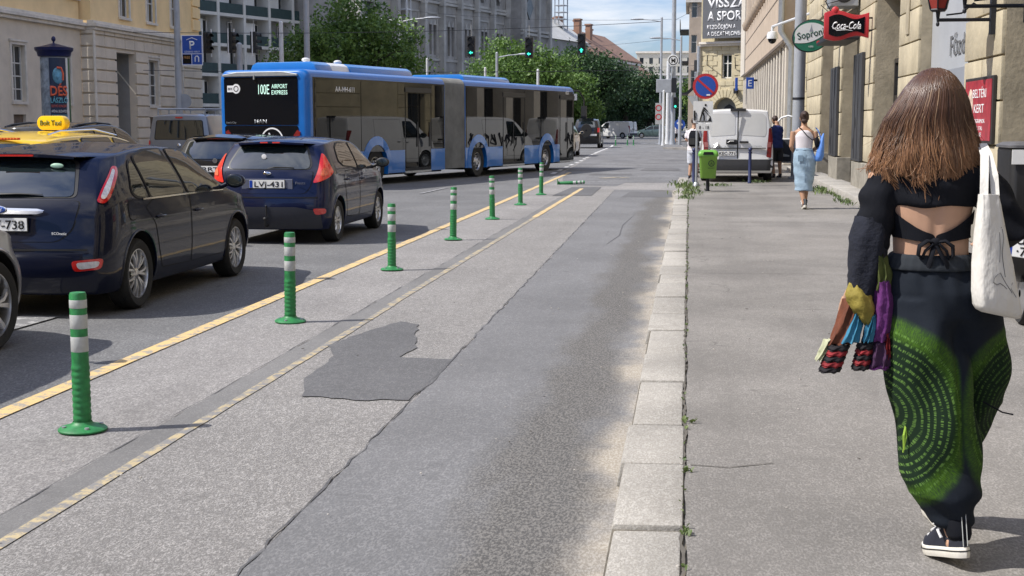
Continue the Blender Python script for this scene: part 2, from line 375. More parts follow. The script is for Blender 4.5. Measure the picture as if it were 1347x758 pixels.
def paint_mat(name, colr, under, lo, hi):
    t = NT(name, .75); p = t.geo(); a = t.noise(p, 9, 8, .75); g = t.noise(p, 90, 2, .7)
    f = t.math('ADD', a, t.math('MULTIPLY', g, .22)); col = t.mix(t.ramp(f, lo, hi), under, t.mix(t.noise(p, 2.5, 4), tuple(c*.8 for c in colr), colr))
    return t.out(col)
paint_mat('yellow_line', (.70,.50,.22), (.30,.275,.235), .53, .62)
paint_mat('yellow_line_worn', (.50,.41,.24), (.21,.205,.20), .56, .70)
paint_mat('white_line', (.62,.62,.61), (.2,.2,.205), .50, .62)
paint_mat('white_line_worn', (.50,.50,.50), (.18,.18,.185), .60, .74)

# ================================================================ SETTING: ground
def sheet(name, poly, z, m, nx=None):
    mb = MB(); mb.add([(x, y, z) for x, y in poly], [tuple(range(len(poly)))]); o = mb.build(name, m, fix=False); o.data.update()
    if o.data.polygons[0].normal.z < 0: o.data.flip_normals()
    return tag(o, kind='structure')
def jit(x, y0, y1, step, amp, fn=None):
    out = []; y = y0
    while y < y1: out.append((x+(fn(y) if fn else 0)+random.uniform(-amp, amp), y)); y += step*random.uniform(.6, 1.4)
    out.append((x+(fn(y1) if fn else 0), y1)); return out
sheet('ground', [(-1500,-800),(1500,-800),(1500,3000),(-1500,3000)], -.02, M('base_ground'))
sheet('road', [(-24.5,-40),(-.28,-40),(-.28,39),(2.6,39.0),(2.6,86),(-.2,86),(-.2,108),(14,110),(60,112),(60,152),(-6,175),(-90,300),(-110,300),(-20,150),(-40,130),(-60,128),(-60,110),(-24.5,100)], 0, M('asphalt_dark'))
sheet('bicycle_lane', [(-3.88,-8)]+[(-.27,-8)]+[(-.27,39)]+[(2.55,39.4),(2.55,85.5),(-.25,90),(-.5,105),(-4.8,105),(-5.3,93),(-5.1,74),(-4.7,59),(-4.35,47),(-4.0,36)], .003, M('asphalt_lane'))
far = [(-3.3,36.6),(-1.9,36.0),(-1.75,38.2),(-.27,38.4),(-.27,39),(2.5,39.8),(2.5,85),(-.3,89),(-.6,104),(-4.7,104),(-5.2,93),(-5.0,74),(-4.6,59),(-4.25,47),(-3.7,40)]
sheet('far_lane_surface', far, .006, M('asphalt_far'))
sheet('aggregate_strip', jit(-1.62,-6,34,.35,.012, lambda y: -.008*max(0,y-9))[::-1]+[(-2.70,-6)]+jit(-2.68,-6,34,.5,.006)[1:], .006, M('asphalt_aggregate'))
sheet('smooth_strip', jit(-1.62,-6,34,.22,.02, lambda y: -.008*max(0,y-9))+[(-.28,34),(-.28,-6)], .009, M('asphalt_smooth'))
ground_mat('asphalt_joint', (.185,.182,.18), (.25,.245,.24), 120, .1, .12); sheet('sealed_joint', jit(-2.86,-6,35,.3,.012)+jit(-2.68,-6,35,.3,.006)[::-1], .008, M('asphalt_joint'))
pp = [(-2.29,7.83),(-1.95,7.78),(-1.64,7.80),(-1.60,8.5),(-1.63,9.22),(-2.02,9.26),(-1.97,9.66),(-2.10,10.3),(-2.18,10.81),(-2.36,10.96),(-2.46,10.61),(-2.58,10.1),(-2.64,9.68),(-2.50,9.30),(-2.47,9.05),(-2.44,8.4)]
q = []
for i in range(len(pp)):
    a, b = pp[i], pp[(i+1) % len(pp)]
    for j in range(4): q.append((a[0]+(b[0]-a[0])*j/4+random.uniform(-.016,.016), a[1]+(b[1]-a[1])*j/4+random.uniform(-.035,.035)))
sheet('asphalt_repair', q, .012, M('asphalt_patch'))
for i, (x0, x1, y0, y1) in enumerate([(-1.5,-.35,30.5,33.2),(-3.1,-2.2,31.0,35.4),(-1.7,-.3,48,51),(-3.2,-1.8,43.6,45.0)]):
    sheet('asphalt_repair', [(x0,y0),(x1,y0+.1),(x1-.05,y1),(x0+.1,y1-.1)], .012, M('asphalt_patch'))
def strip(name, pts, w, z, m):
    L = []; Rr = []
    for i, (x, y) in enumerate(pts):
        a = Vector(pts[max(0,i-1)]); b = Vector(pts[min(len(pts)-1,i+1)]); d = (b-a).normalized(); n = Vector((-d.y, d.x))*w/2; e = random.uniform(-.004,.004)
        L.append((x+n.x+e, y+n.y)); Rr.append((x-n.x-e, y-n.y))
    mb = MB(); k = len(pts); mb.add([(x,y,z) for x,y in L+Rr], [(i, i+1, k+i+1, k+i) for i in range(k-1)]); o = mb.build(name, m)
    if o.data.polygons[0].normal.z < 0: o.data.flip_normals()
    return tag(o, kind='structure')
ys = lambda a, b, s=.4: [a+(b-a)*i/int((b-a)/s) for i in range(int((b-a)/s)+1)]
xl = lambda y: -3.87-.0016*max(0,y-10)-.0026*max(0,y-24)**1.25*.55
strip('yellow_line', [(xl(y), y) for y in ys(-6, 46)], .125, .010, M('yellow_line'))
strip('worn_yellow_line', [(-2.66, y) for y in ys(-6, 12)], .06, .0105, M('yellow_line_worn'))
strip('worn_yellow_line', [(-2.68+.0*y, y) for y in ys(12, 24)], .07, .0105, M('yellow_line_worn'))
strip('worn_yellow_line', [(-2.69, y) for y in ys(23.7, 34.5)], .10, .0125, M('yellow_line'))
# dashed white edge line bending towards the crossing
path = [(-4.45,44.5),(-4.54,47.7),(-4.66,53),(-4.74,59.3),(-4.95,66),(-5.19,74.3),(-5.35,84),(-5.47,93),(-5.6,100),(-5.9,106)]
def along(y):
    for a, b in zip(path, path[1:]):
        if a[1] <= y <= b[1]: return a[0]+(b[0]-a[0])*(y-a[1])/(b[1]-a[1])
    return path[-1][0]
y = 44.5
while y < 74: strip('white_line', [(along(y), y), (along(y+1.6), y+1.6)], .16, .010, M('white_line')); y += 3.1
strip('white_line', [(along(v), v) for v in ys(75, 105.5, 1)], .16, .010, M('white_line'))
for (x0,y0,x1,y1,w) in [(-3.0,38.2,-2.3,38.9,.22),(-2.9,39.6,-1.5,40.2,.12),(-3.4,55.5,-1.7,55.8,.2),(-3.2,57.2,-2.2,57.8,.25),(-2.6,56.4,-.9,56.2,.15),(-3.9,74,-2.4,74.6,.25),(-3.2,76.5,-1.4,76.2,.22),(-4.5,52.5,-3.6,53.5,.12),(-2.4,88,-1,88.4,.3),(-3.2,42.4,-1.2,42.8,.16),(-.4,62,1.6,62.3,.12)]:
    strip('bicycle_marking', [(x0,y0),((x0+x1)/2,(y0+y1)/2+.12),(x1,y1)], w, .010, M('white_line_worn'))
strip('bicycle_marking', [(-2.6,41.2),(-2.2,42.0),(-1.9,41.6)], .35, .014, M('yellow_line_worn'))
strip('lane_marking', [(-6.3,31.5),(-6.2,34.5)], .12, .012, M('white_line_worn'))
strip('lane_marking', [(-7.1,8),(-7.05,11)], .13, .012, M('white_line'))
strip('lane_marking', [(-5.62,7.4),(-5.5,10.9)], .35, .012, M('white_line_worn'))
for k in range(7): strip('crosswalk_stripe', [(-9.5+k*1.15,111),(-9.3+k*1.15,115)], .5, .012, M('white_line_worn'))
strip('stop_line', [(-12,108),(-6.2,108)], .4, .012, M('white_line_worn'))

strip('tar_seam', [(-1.62-.008*max(0,y-9)+.006*math.sin(y*7)+.012*math.sin(y*1.7)*math.sin(y*17), y) for y in ys(-4, 33, .11)], .007, .0125, mat('tar', (.085,.085,.088), .8, 0, .4, 20))
strip('tar_seam', [(-2.865+.006*math.sin(y*5), y) for y in ys(-4, 34, .18)], .005, .0105, M('tar'))
strip('tar_seam', [(-1.55,16.2),(-1.2,16.35),(-.8,16.3),(-.32,16.5)], .008, .0125, M('tar'))
strip('tar_seam', [(-1.1,18.5),(-1.0,20),(-1.05,22),(-.95,25)], .008, .0125, M('tar'))
# kerb stones
ky = [2.2,3.3,4.2,5.03,6.01,6.83,8.01,10.06-1.05,10.06,10.96]
while ky[-1] < 38.5: ky.append(ky[-1]+random.uniform(.8,1.15))
mb = MB()
for a, b in zip(ky, ky[1:]):
    h = .12+random.uniform(-.006,.012); sk = random.uniform(-.012,.012); xo = -.285+random.uniform(-.012,.012); xi = -.001+random.uniform(-.012,.004); g = .012
    t = [(xo-.012,a+g,0),(xi,a+g+sk,0),(xi,b-g,0),(xo-.012,b-g,0),(xo+.012,a+g,h),(xi,a+g+sk,h+.003),(xi,b-g,h),(xo+.012,b-g+sk*.4,h-.004)]
    mb.add(t, [(0,3,2,1),(4,5,6,7),(0,1,5,4),(1,2,6,5),(2,3,7,6),(3,0,4,7)])
k = mb.build('kerb', M('granite_kerb'), bevel=.012, smooth=35); tag(k, kind='structure')
mb = MB(); mb.b2(-.27,.05,2,38.6,-.01,.108); tag(mb.build('kerb_bed', mat('joint_soil', (.13,.115,.09), .95, 0, .4, 12)), kind='structure')
def ipave(y): return .010+.005*math.sin(y*3.1)+.004*math.sin(y*9.7)
mb = MB(); side = [(ipave(v), v) for v in ys(-6, 38.6, .15)]+[(2.6,39.2),(2.6,86),(3.78,86)]+[(3.78,-6)]
mb.prism([(x, y) for x, y in side], -.01, .12, 'z'); tag(mb.build('pavement', M('pavement_asphalt')), kind='structure')
mb = MB(); mb.prism([(.03,38.6),(2.58,38.6),(2.58,44.5),(.3,44.5)], -.01, .118, 'z'); tag(mb.build('pavement_apron', M('pavement_asphalt')), kind='structure')
mb = MB()
for poly in ([(-1.6,124),(.3,124),(9,118),(30,118),(30,140),(-2,134)], [(-1.7,90),(-.1,85.2),(2.6,85.2),(2.6,86.6),(.2,91),(-1.3,91)]): mb.prism(poly, -.01, .13, 'z')
tag(mb.build('far_pavement', M('pavement_asphalt'), bevel=.01), kind='structure')
mb = MB(); mb.prism([(-28.6,10),(-24.4,10),(-24.4,98),(-60,109),(-60,90),(-28.6,76)], -.01, .12, 'z'); tag(mb.build('left_pavement', M('pavement_asphalt')), kind='structure')
# cracks and utility-cut joints in the pavement
def crack(pts, w, z=.124, m=None):
    P = []
    for a, b in zip(pts, pts[1:]):
        n = max(2, int((Vector(b)-Vector(a)).length/.06))
        for i in range(n): P.append((a[0]+(b[0]-a[0])*i/n+random.uniform(-.008,.008), a[1]+(b[1]-a[1])*i/n+random.uniform(-.01,.01)))
    P.append(pts[-1]); strip('pavement_crack', P, w, z, m or mat('crack_dark', (.11,.10,.085), .95, 0, .2, 20))
crack([(.03,6.02),(.2,6.0),(.34,6.06),(.4,6.1)], .008); crack([(.05,14.0),(1.1,14.05),(2.3,13.9)], .01); crack([(.05,21.3),(1.7,21.5),(3.1,21.2)], .014)
crack([(.06,28.3),(1.3,28.2),(2.9,28.6)], .02)
crack([(ipave(v)-.014, v) for v in ys(2.5, 38, .3)], .012, .0 + .121)
for a, b in ((3.0,10.2),): pass
# step in front of the shops
mb = MB(); yy = 25.2
while yy < 44: mb.b2(3.17,3.80,yy,yy+1.15,.10,.27+random.uniform(-.004,.004)); yy += 1.165
tag(mb.build('shop_step', M('granite_kerb'), bevel=.012, smooth=35), kind='structure')
# ================================================================ buildings
def wall_grid(mb, W, H, ops, depth=.3, y=0., u0=0., z0=0., back=True):
    """front face at local y with real openings and reveals of the given depth; ops = (u0,u1,z0,z1)"""
    us = sorted({u0, W, *[o[0] for o in ops], *[o[1] for o in ops]}); zs = sorted({z0, H, *[o[2] for o in ops], *[o[3] for o in ops]})
    us = [u for u in us if u0 <= u <= W]; zs = [z for z in zs if z0 <= z <= H]
    for a, b in zip(us, us[1:]):
        for c, d in zip(zs, zs[1:]):
            m = ((a+b)/2, (c+d)/2)
            if any(o[0] < m[0] < o[1] and o[2] < m[1] < o[3] for o in ops): continue
            mb.quad((a,y,c),(b,y,c),(b,y,d),(a,y,d))
    for a, b, c, d in ops:
        c2 = max(c, z0); d2 = min(d, H)
        mb.quad((a,y,c2),(a,y,d2),(a,y+depth,d2),(a,y+depth,c2)); mb.quad((b,y,c2),(b,y+depth,c2),(b,y+depth,d2),(b,y,d2))
        mb.quad((a,y,d2),(b,y,d2),(b,y+depth,d2),(a,y+depth,d2)); mb.quad((a,y,c2),(a,y+depth,c2),(b,y+depth,c2),(b,y,c2))
    return mb
def window(par, a, b, c, d, y, fm, gm, cols=2, rows=(.33,), w=.06, sill=None, name='window', extra=None):
    mb = MB()
    for x0, x1, z0, z1 in ((a, a+w, c, d), (b-w, b, c, d), (a+w, b-w, c, c+w), (a+w, b-w, d-w, d)): mb.b2(x0, x1, y-.05, y+.03, z0, z1)
    for i in range(1, cols): x = a+(b-a)*i/cols; mb.b2(x-w*.45, x+w*.45, y-.045, y+.03, c+w, d-w)
    for r in rows: z = d-(d-c)*r; mb.b2(a+w, b-w, y-.04, y+.028, z-w*.4, z+w*.4)
    f = mb.build(name, fm, par)
    g = MB(); g.quad((a,y,c),(b,y,c),(b,y,d),(a,y,d)); g.build('pane', gm, f)
    if sill: s_ = MB(); s_.b2(a-.1, b+.1, -sill, .02, c-.12, c-.005); s_.build('sill', M('moulding'), f)
    return f
def shell(mb, W, H, D, y=.25):
    """sides, back and roof behind a facade"""
    mb.quad((0,0,0),(0,D,0),(0,D,H),(0,0,H)); mb.quad((W,0,0),(W,0,H),(W,D,H),(W,D,0)); mb.quad((0,D,0),(W,D,0),(W,D,H),(0,D,H)); mb.quad((0,0,H),(W,0,H),(W,D,H),(0,D,H)); return mb

# ---------------------------------------------------------------- RIGHT: stone shop building, front plane x = 3.75 (local x runs towards the camera)
YF = 44.5
rb = thing('shop_building', 'sunlit blockwork stone shopfront building with deep door bays on the right', 'building', (3.75, YF, .12), -90)
openY = [(36.6,39.9,'door'), (31.5,34.6,'door'), (25.3,28.7,'window'), (19.3,23.2,'poster'), (12.6,17.1,'door'), (6.5,10.4,'window'), (.5,4.3,'window'), (-6,-2,'window'), (-13,-9,'window')]
U = lambda y: YF-y
ops = [(U(b), U(a), (.0 if k == 'door' else .15), 4.2) for a, b, k in openY]
WB = YF+20
mb = wall_grid(MB(), WB, 14, ops+[(U(b)+.5, U(a)-.5, 6.2, 8.6) for a, b, k in openY]+[(U(b)+.5, U(a)-.5, 10.0, 12.2) for a, b, k in openY], .55, 0)
shell(mb, WB, 14, 9); mb.build('wall', M('stone_jamb'), rb)
# blocks standing proud of the wall with open joints (one mesh: surface pattern)
piers = []; prev = 0
for a, b, k in openY: piers.append((prev, U(b))); prev = U(a)
piers.append((prev, WB))
mb = MB()
for (a, b) in piers:
    z = .72; i = 0
    while z < 4.1:
        h = .545
        n = max(1, round((b-a)/1.15)) if i % 2 == 0 else max(1, round((b-a)/1.6))
        for j in range(n):
            x0 = a+(b-a)*j/n; x1 = a+(b-a)*(j+1)/n
            mb.b2(x0+(.012 if j else .004), x1-(.012 if j < n-1 else .004), -.045+random.uniform(-.004,.004), .02, z+.012, z+h-.012)
        z += h; i += 1
mb.b2(.01, WB-.01, -.12, .015, 4.5, 4.72); mb.b2(.01, WB-.01, -.07, .015, 4.3, 4.5)
z = 4.75; i = 0
while z < 13.6:
    for (a, b) in piers: mb.b2(a+.02-(.5 if z > 6.1 else 0) if a > .6 else a+.01, b-.02, -.03, .02, z+.012, z+.52)
    z += .545
mb.build('stone_blocks', M('stone'), rb, bevel=.008, smooth=30)
for (a, b) in piers: mb = MB(); mb.b2(a-.03, b+.03, -.10, .25, -.0, .70); mb.build('plinth', M('plinth'), rb, bevel=.015)
for idx, (a, b, k) in enumerate(openY):
    u0, u1 = U(b), U(a); yb = .52
    if k == 'door':
        mb = MB(); mb.b2(u0+.005, u1-.005, yb-.02, yb+.05, 3.2, 4.19); mb.build('fascia_panel', M('panel_grey'), rb)
        w = (u1-u0); dw = 1.0
        f = window(rb, u0+.05, u0+.05+dw, .06, 3.19, yb-.1, M('door_brown') if idx == 0 else M('frame_dark'), M('pane_glass'), 1, (.28,.7), .1, name='door')
        h = MB(); h.cyl((u0+dw-.02, yb-.22, .95), (u0+dw-.02, yb-.22, 1.35), .015); h.build('handle', M('chrome'), f)
        window(rb, u0+.1+dw, u1-.05, .5, 3.19, yb-.1, M('frame_dark'), M('pane_glass'), 2, (.28,), .09, name='shop_window')
        mb = MB(); mb.b2(u0+.1+dw, u1-.05, yb-.12, yb, 0, .49); mb.build('panel', M('frame_dark'), rb)
    elif k == 'window':
        mb = MB(); mb.b2(u0+.005, u1-.005, yb-.02, yb+.05, 2.85, 4.19); mb.build('fascia_panel', M('panel_grey'), rb)
        window(rb, u0+.05, u1-.05, .5, 2.84, yb-.1, M('frame_dark'), M('pane_glass'), 4, (.33,.36), .09, name='shop_window')
        mb = MB(); mb.b2(u0+.05, u1-.05, yb-.12, yb, .0, .49); mb.build('panel', M('frame_dark'), rb)
    else:
        mb = MB(); mb.b2(u0+.01, u1-.01, yb-.35, yb-.28, .0, 4.19); f = mb.build('covered_window', mat('pale_film', (.42,.44,.47), .35, 0, .08, 1.2), rb)
        mb = MB(); mb.b2(u0+1.3, u1-.1, yb-.362, yb-.352, .2, 2.35); mb.build('film_panel', mat('grey_film', (.30,.32,.36), .35, 0, .1, 1.5), f)
        text('lettering', 'Főzdék', .3, mat('ink_soft', (.12,.12,.12), .6), f, (u0+2.55, yb-.366, 2.55), width=1.7)
        mb = MB()
        for q in range(10): mb.ell((u0+random.uniform(1.6,3.6), yb-.368, random.uniform(1.5,2.1)), (.10,.004,.13), 8, 6)
        mb.build('colour_marks', mat('film_marks', (.35,.40,.52), .5, 0, .5, 9), f)
for o_ in [(U(b)+.5, U(a)-.5, lo, hi) for a, b, k in openY[:4] for lo, hi in ((6.2,8.6),(10.,12.2))]: window(rb, *o_, .4, M('frame_white'), M('pane_glass'), 2, (.3,))
# folded-open shutters on the piers
for (ya, yb_, zt) in ((29.95,31.45,3.05), (34.85,36.45,2.95)):
    mb = MB(); mb.b2(U(yb_), U(ya), -.12, -.052, .72, zt); s = mb.build('shutter', M('shutter_grey'), rb, bevel=.006)
    mb = MB()
    for q in range(1, 3): x = U(yb_)+(yb_-ya)*q/3; mb.b2(x-.012, x+.012, -.128, -.118, .76, zt-.04)
    for q in range(3): mb.ell((U(yb_)+.3+q*.35, -.124, 1.1+.45*q), (.09,.004,.13), 8, 6)
    mb.build('shutter_batten', M('black_plastic'), s)
# poster case on the pier between Y 17.1 and 19.26
mb = MB(); mb.b2(U(18.95), U(17.25), -.09, -.048, 1.28, 2.12); f = mb.build('poster_case', M('frame_dark'), rb, bevel=.008)
mb = MB(); mb.b2(U(18.88), U(17.32), -.096, -.088, 1.32, 2.08); f2 = mb.build('poster', mat('poster_red', (.40,.035,.05), .3, 0, .35, 6), f)
for i, (s_, h, z, w) in enumerate([('BELTÉRI',.11,1.86,.8),('KERT',.11,1.67,.6),('PROGRAMOK',.05,1.54,.75),('ÉTEL ITAL',.05,1.45,.5),('ZENE',.05,1.37,.4)]): text('lettering', s_, h, M('ink_white'), f2, (U(18.35)+.35, -.098, z), width=w)
mb = MB(); mb.ell((U(18.55), -.097, 1.78), (.16,.004,.2)); mb.ell((U(18.5), -.097, 1.5), (.14,.004,.14)); mb.build('poster_picture', mat('poster_pale', (.65,.5,.4), .4, 0, .5, 8), f2)
mb = MB(); mb.b2(U(24.3)-.16, U(24.3)+.16, -.07, -.046, 3.05, 4.3); mb.build('wall_plate', M('stone_jamb'), rb, bevel=.01)

# wall lantern pair near the camera
def lantern(name, x, y, z):
    l = thing('wall_lantern', name, 'lantern', (x, y, z))
    mb = MB(); mb.loft([[(r*math.cos(PI/3*j+.3), r*math.sin(PI/3*j+.3), h) for j in range(6)] for r, h in ((.085,.0),(.11,.02),(.10,.035))]); mb.tube([(0,0,-.14),(0,0,.01)], [.012,.03], 8); mb.ell((0,0,-.15), (.022,.022,.03)); mb.build('bottom_bracket', M('dark_iron'), l)
    mb = MB(); mb.loft([[(r*math.cos(PI/3*j+.3), r*math.sin(PI/3*j+.3), h) for j in range(6)] for r, h in ((.10,.035),(.17,.24))]); mb.build('red_band', mat('lantern_red', (.33,.04,.03), .3, 0, .1, 5, coat=.5), l)
    mb = MB(); mb.loft([[(r*math.cos(PI/3*j+.3), r*math.sin(PI/3*j+.3), h) for j in range(6)] for r, h in ((.165,.242),(.20,.45))]); mb.build('glass_body', mat('lantern_glass', (.55,.56,.57), .15, 0, .1, 4, coat=.5), l)
    mb = MB(); mb.loft([[(r*math.cos(PI/3*j+.3), r*math.sin(PI/3*j+.3), h) for j in range(6)] for r, h in ((.24,.452),(.2,.5),(.05,.62),(.03,.7))])
    for j in range(6):
        c, s_ = math.cos(PI/3*j+.3), math.sin(PI/3*j+.3); mb.tube([(.105*c,.105*s_,.03),(.205*c,.205*s_,.455)], .011, 5)
    mb.build('frame', M('dark_iron'), l)
    mb = MB(); mb.tube([(0,0,-.10),(.35,0,-.10),(3.72-x,0,-.10)], .022, 8); mb.tube([(.1,0,-.04),(.28,0,-.02),(.42,0,.10),(.5,0,.05)], .012, 6); mb.b2(3.64-x,3.70-x,-.05,.05,-.28,.3); mb.build('arm', M('dark_iron'), l)
    return l
lantern('dark iron lantern with red band over the woman, farther of the two', 3.02, 17.5, 3.02)
lantern('dark iron lantern nearest the camera, high by the photo\'s right edge', 3.0, 15.75, 3.04)

# oval beer sign and framed drink sign, hanging at right angles to the facade
t = thing('hanging_sign', 'oval white and green beer sign lettered Soproni on a bracket', 'sign', (2.98, 35.0, 3.83), 0)
def oval(mb, a, b, y0, y1, rot, n=40, k0=0, k1=None):
    P = []
    for j in range(n):
        w = 2*PI*j/n; x, z = a*math.cos(w), b*math.sin(w); P.append((x*math.cos(rot)-z*math.sin(rot), x*math.sin(rot)+z*math.cos(rot)))
    mb.prism(P, y0, y1, 'y'); return P
mb = MB(); oval(mb, .47, .40, -.07, .07, .35); mb.build('case', M('dark_iron'), t, bevel=.015, smooth=35)
mb = MB(); oval(mb, .445, .375, -.078, -.069, .35); mb.build('face', mat('oval_green', (.02,.16,.09), .35, 0, .05, 4), t)
mb = MB(); P = []
for j in range(25): w = PI*(-.02+.98*j/24)+.35; P.append((.405*math.cos(w), .30*math.sin(w)+.02))
for j in range(17): s_ = j/16; P.append((-.40+s_*.80, -.10-.10*math.sin(PI*s_*1.0)+.26*(s_-.3)))
mb.prism(P, -.084, -.079, 'y'); mb.build('white_field', M('sign_white'), t)
text('lettering', 'Soproni', .17, mat('letter_green', (.01,.07,.04), .4), t, (.0, -.088, -.03), rot=(90,-12,0), width=.66, bold=.012)
text('small_lettering', '1895', .045, M('sign_white'), t, (0, -.088, -.29), rot=(90,0,0))
mb = MB(); mb.ell((.20,-.085,-.17), (.07,.004,.05)); mb.build('emblem', M('sign_red'), t)
mb = MB(); mb.prism([(-.05,.10),(.05,.10),(.012,.20),(.0,.28),(-.012,.20)], -.088, -.084, 'y'); mb.build('tower_emblem', M('galvanised'), t)
mb = MB(); mb.tube([(.30,0,.15),(.74,0,.15)], .02); mb.tube([(.30,0,-.15),(.74,0,-.15)], .02); mb.b2(.72,.76,-.05,.05,-.28,.28); mb.build('bracket', M('dark_iron'), t)
t = thing('hanging_sign', 'red framed wavy sign with white Coca-Cola script on black', 'sign', (3.18, 29.0, 3.66), 0)
def wavy(a, b, k=24, amp=.05):
    P = []
    for j in range(k+1): s_ = -1+2*j/k; P.append((a*s_, -b+amp*math.sin(s_*PI)))
    for j in range(k+1): s_ = 1-2*j/k; P.append((a*s_, b+amp*math.sin(s_*PI)*-1+.0))
    return P
mb = MB(); mb.prism(wavy(.45,.26), -.06, .06, 'y'); mb.build('frame', M('sign_red'), t, bevel=.012, smooth=35)
mb = MB(); mb.prism(wavy(.36,.175), -.068, -.058, 'y'); mb.build('panel', M('black_panel'), t)
text('script', 'Coca-Cola', .15, M('ink_white'), t, (0,-.073,-.075), width=.58, shear=.35, bold=.018)
mb = MB(); mb.tube([(-.30,-.071,-.02),(-.20,-.071,-.10),(0,-.071,-.09),(.12,-.071,-.11)], [.006,.010,.006,.003], 5); mb.build('script_flourish', M('ink_white'), t)
mb = MB(); mb.tube([(-.30,-.02,.26),(-.24,-.02,.36),(-.16,-.02,.27)], .03, 8); mb.ell((-.23,-.02,.30),(.08,.05,.09)); mb.build('bottle_finial', M('sign_red'), t)
mb = MB(); mb.tube([(.44,0,.15),(.57,0,.15)], .018); mb.tube([(.44,0,-.1),(.57,0,-.1)], .018); mb.b2(.545,.575,-.05,.05,-.35,.35); mb.build('bracket', M('dark_iron'), t)
mb = MB(); mb.b2(3.0,3.70,31.0,33.6,3.50,3.58); mb.b2(3.05,3.65,31.1,33.5,3.58,3.66); o = mb.build('door_canopy', M('dark_iron'), bevel=.02); tag(o, 'flat dark metal canopy jutting out over a shop door behind the framed sign', 'canopy')
t = thing('air_conditioner', 'dark boxy unit with cables fixed to the wall above the framed sign', 'wall unit', (3.35, 31.5, 4.25))
mb = MB(); mb.b2(-.3,.32,-.4,.4,-.02,.5); mb.build('casing', M('galvanised'), t, bevel=.02)
mb = MB(); mb.tube([(-.2,-.42,.3),(-.4,-.3,.1),(-.2,-.3,-.25),(.3,-.3,-.3)], .015); mb.tube([(-.1,-.42,.1),(-.5,-.42,.0),(-.1,-.4,-.35),(.3,-.38,-.2)], .012); mb.build('cable', M('black_plastic'), t)
mb = MB(); mb.lathe([(.02,0),(.17,.005),(.19,.01),(.17,.02),(.02,.025)], (0,-.43,.24), 'y', 20); mb.build('fan_grille', M('black_plastic'), t)

# security camera on a long arm
t = thing('security_camera', 'white dome camera hanging from a long arm on the far stone corner', 'camera', (2.93, 50.5, 4.72))
mb = MB(); mb.tube([(0,0,.42),(1.3,-6.5,.55),(.9,-7.6,.56)][:2], .045); mb.b2(1.2,1.36,-6.6,-6.3,.35,.8); mb.build('arm', M('pole_white'), t)
mb = MB(); mb.lathe([(.02,.42),(.05,.40),(.06,.25),(.16,.22),(.2,.12),(.2,-.02),(.02,-.02)], n=20); mb.build('housing', M('pole_white'), t, smooth=40)
mb = MB(); mb.ell((0,0,-.03),(.155,.155,.17)); mb.build('dome', M('black_panel'), t, smooth=180)

# recessed neighbour between the stone building and the brown one
t = thing('recessed_house', 'narrow yellow stone house front set back behind the grey pole', 'building', (4.25, 51.5, .12), -90)
ops = [(2.2,4.2,4.1,5.9),(.6,1.6,.3,3.1)]
mb = wall_grid(MB(), 7.0, 14, ops, .4); shell(mb, 7.0, 14, 6); mb.build('wall', M('yellow_stone'), t)
mb = MB(); z = .1
for x0_, x1_ in ((.02,.58),(1.62,2.18),(4.25,6.98)):
    mb = MB(); z = .1
    while z < 13.5: mb.b2(x0_,x1_,-.03,.02,z,z+.5); z += .52
    mb.build('stone_blocks', M('yellow_stone'), t, bevel=.01)
for o_ in ops: window(t, *o_, .3, M('frame_dark'), M('pane_glass'), 2, (.3,))

# brown stone building with overhanging upper storeys and tall pillars
t = thing('office_building', 'brown stone-clad building with overhanging upper storeys on tall slim pillars', 'building', (3.40, 86.5, .12), -90)
L = 86.5-51.6
ops = [(u+1.1, u+1.75, 7.6, 10.0) for u in [1.0+i*1.75 for i in range(18)]]+[(u+1.1, u+1.75, 11.4, 13.8) for u in [1.0+i*1.75 for i in range(18)]]
mb = wall_grid(MB(), L, 17, ops, .3, 0, 0, 4.5); mb.quad((0,0,4.5),(L,0,4.5),(L,9,4.5),(0,9,4.5)); mb.quad((L,0,4.5),(L,9,4.5),(L,9,17),(L,0,17)); mb.quad((0,0,4.5),(0,9,4.5),(0,9,17),(0,0,17)); mb.quad((0,0,17),(L,0,17),(L,9,17),(0,9,17)); mb.build('upper_wall', M('brown_stone'), t)
mb = MB()
for z in (5.45, 6.4, 7.35, 10.6, 11.2, 14.4, 15.4): mb.b2(.01, L-.01, -.012, .0+.004, z, z+.05)
mb.b2(.0, L, -.03, .0+.004, 4.5, 4.62); mb.build('course_line', mat('joint_brown', (.14,.11,.085), .9), t)
mb = MB()
for a, b, c, d in ops: mb.quad((a,.28,c),(b,.28,c),(b,.28,d),(a,.28,d))
mb.build('pane', M('pane_glass'), t)
for i, (a, b, c, d) in enumerate(ops[:18]):
    mb = MB(); mb.lathe([(.02,-.3),(.16,-.2),(.22,.0),(.24,.12),(.02,.12)], ((a+b)/2, -.1, c-.25), 'z', 12); mb.build('window_corbel', M('brown_stone'), t, smooth=40)
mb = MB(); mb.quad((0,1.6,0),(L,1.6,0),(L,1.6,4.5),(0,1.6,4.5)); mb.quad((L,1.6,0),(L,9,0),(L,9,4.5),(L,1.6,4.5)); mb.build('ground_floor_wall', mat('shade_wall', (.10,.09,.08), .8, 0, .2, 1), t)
for i in range(18):
    u = .4+i*1.9; mb = MB(); mb.b2(u, u+.45, .12, .9, 0, 4.5); mb.build('pillar', M('pale_stone'), t, bevel=.02)
mb = MB(); mb.b2(L-.6, L-.1, .1, 1.2, 0, 4.5); mb.build('corner_pillar', M('pale_stone'), t, bevel=.02)
mb = MB(); mb.tube([(L+.12,-.1,16.5),(L+.12,-.1,4.9),(L+.12,.3,4.3),(L+.12,.3,.3)], .11, 10); mb.build('drain_pipe', M('galvanised'), t, smooth=40)
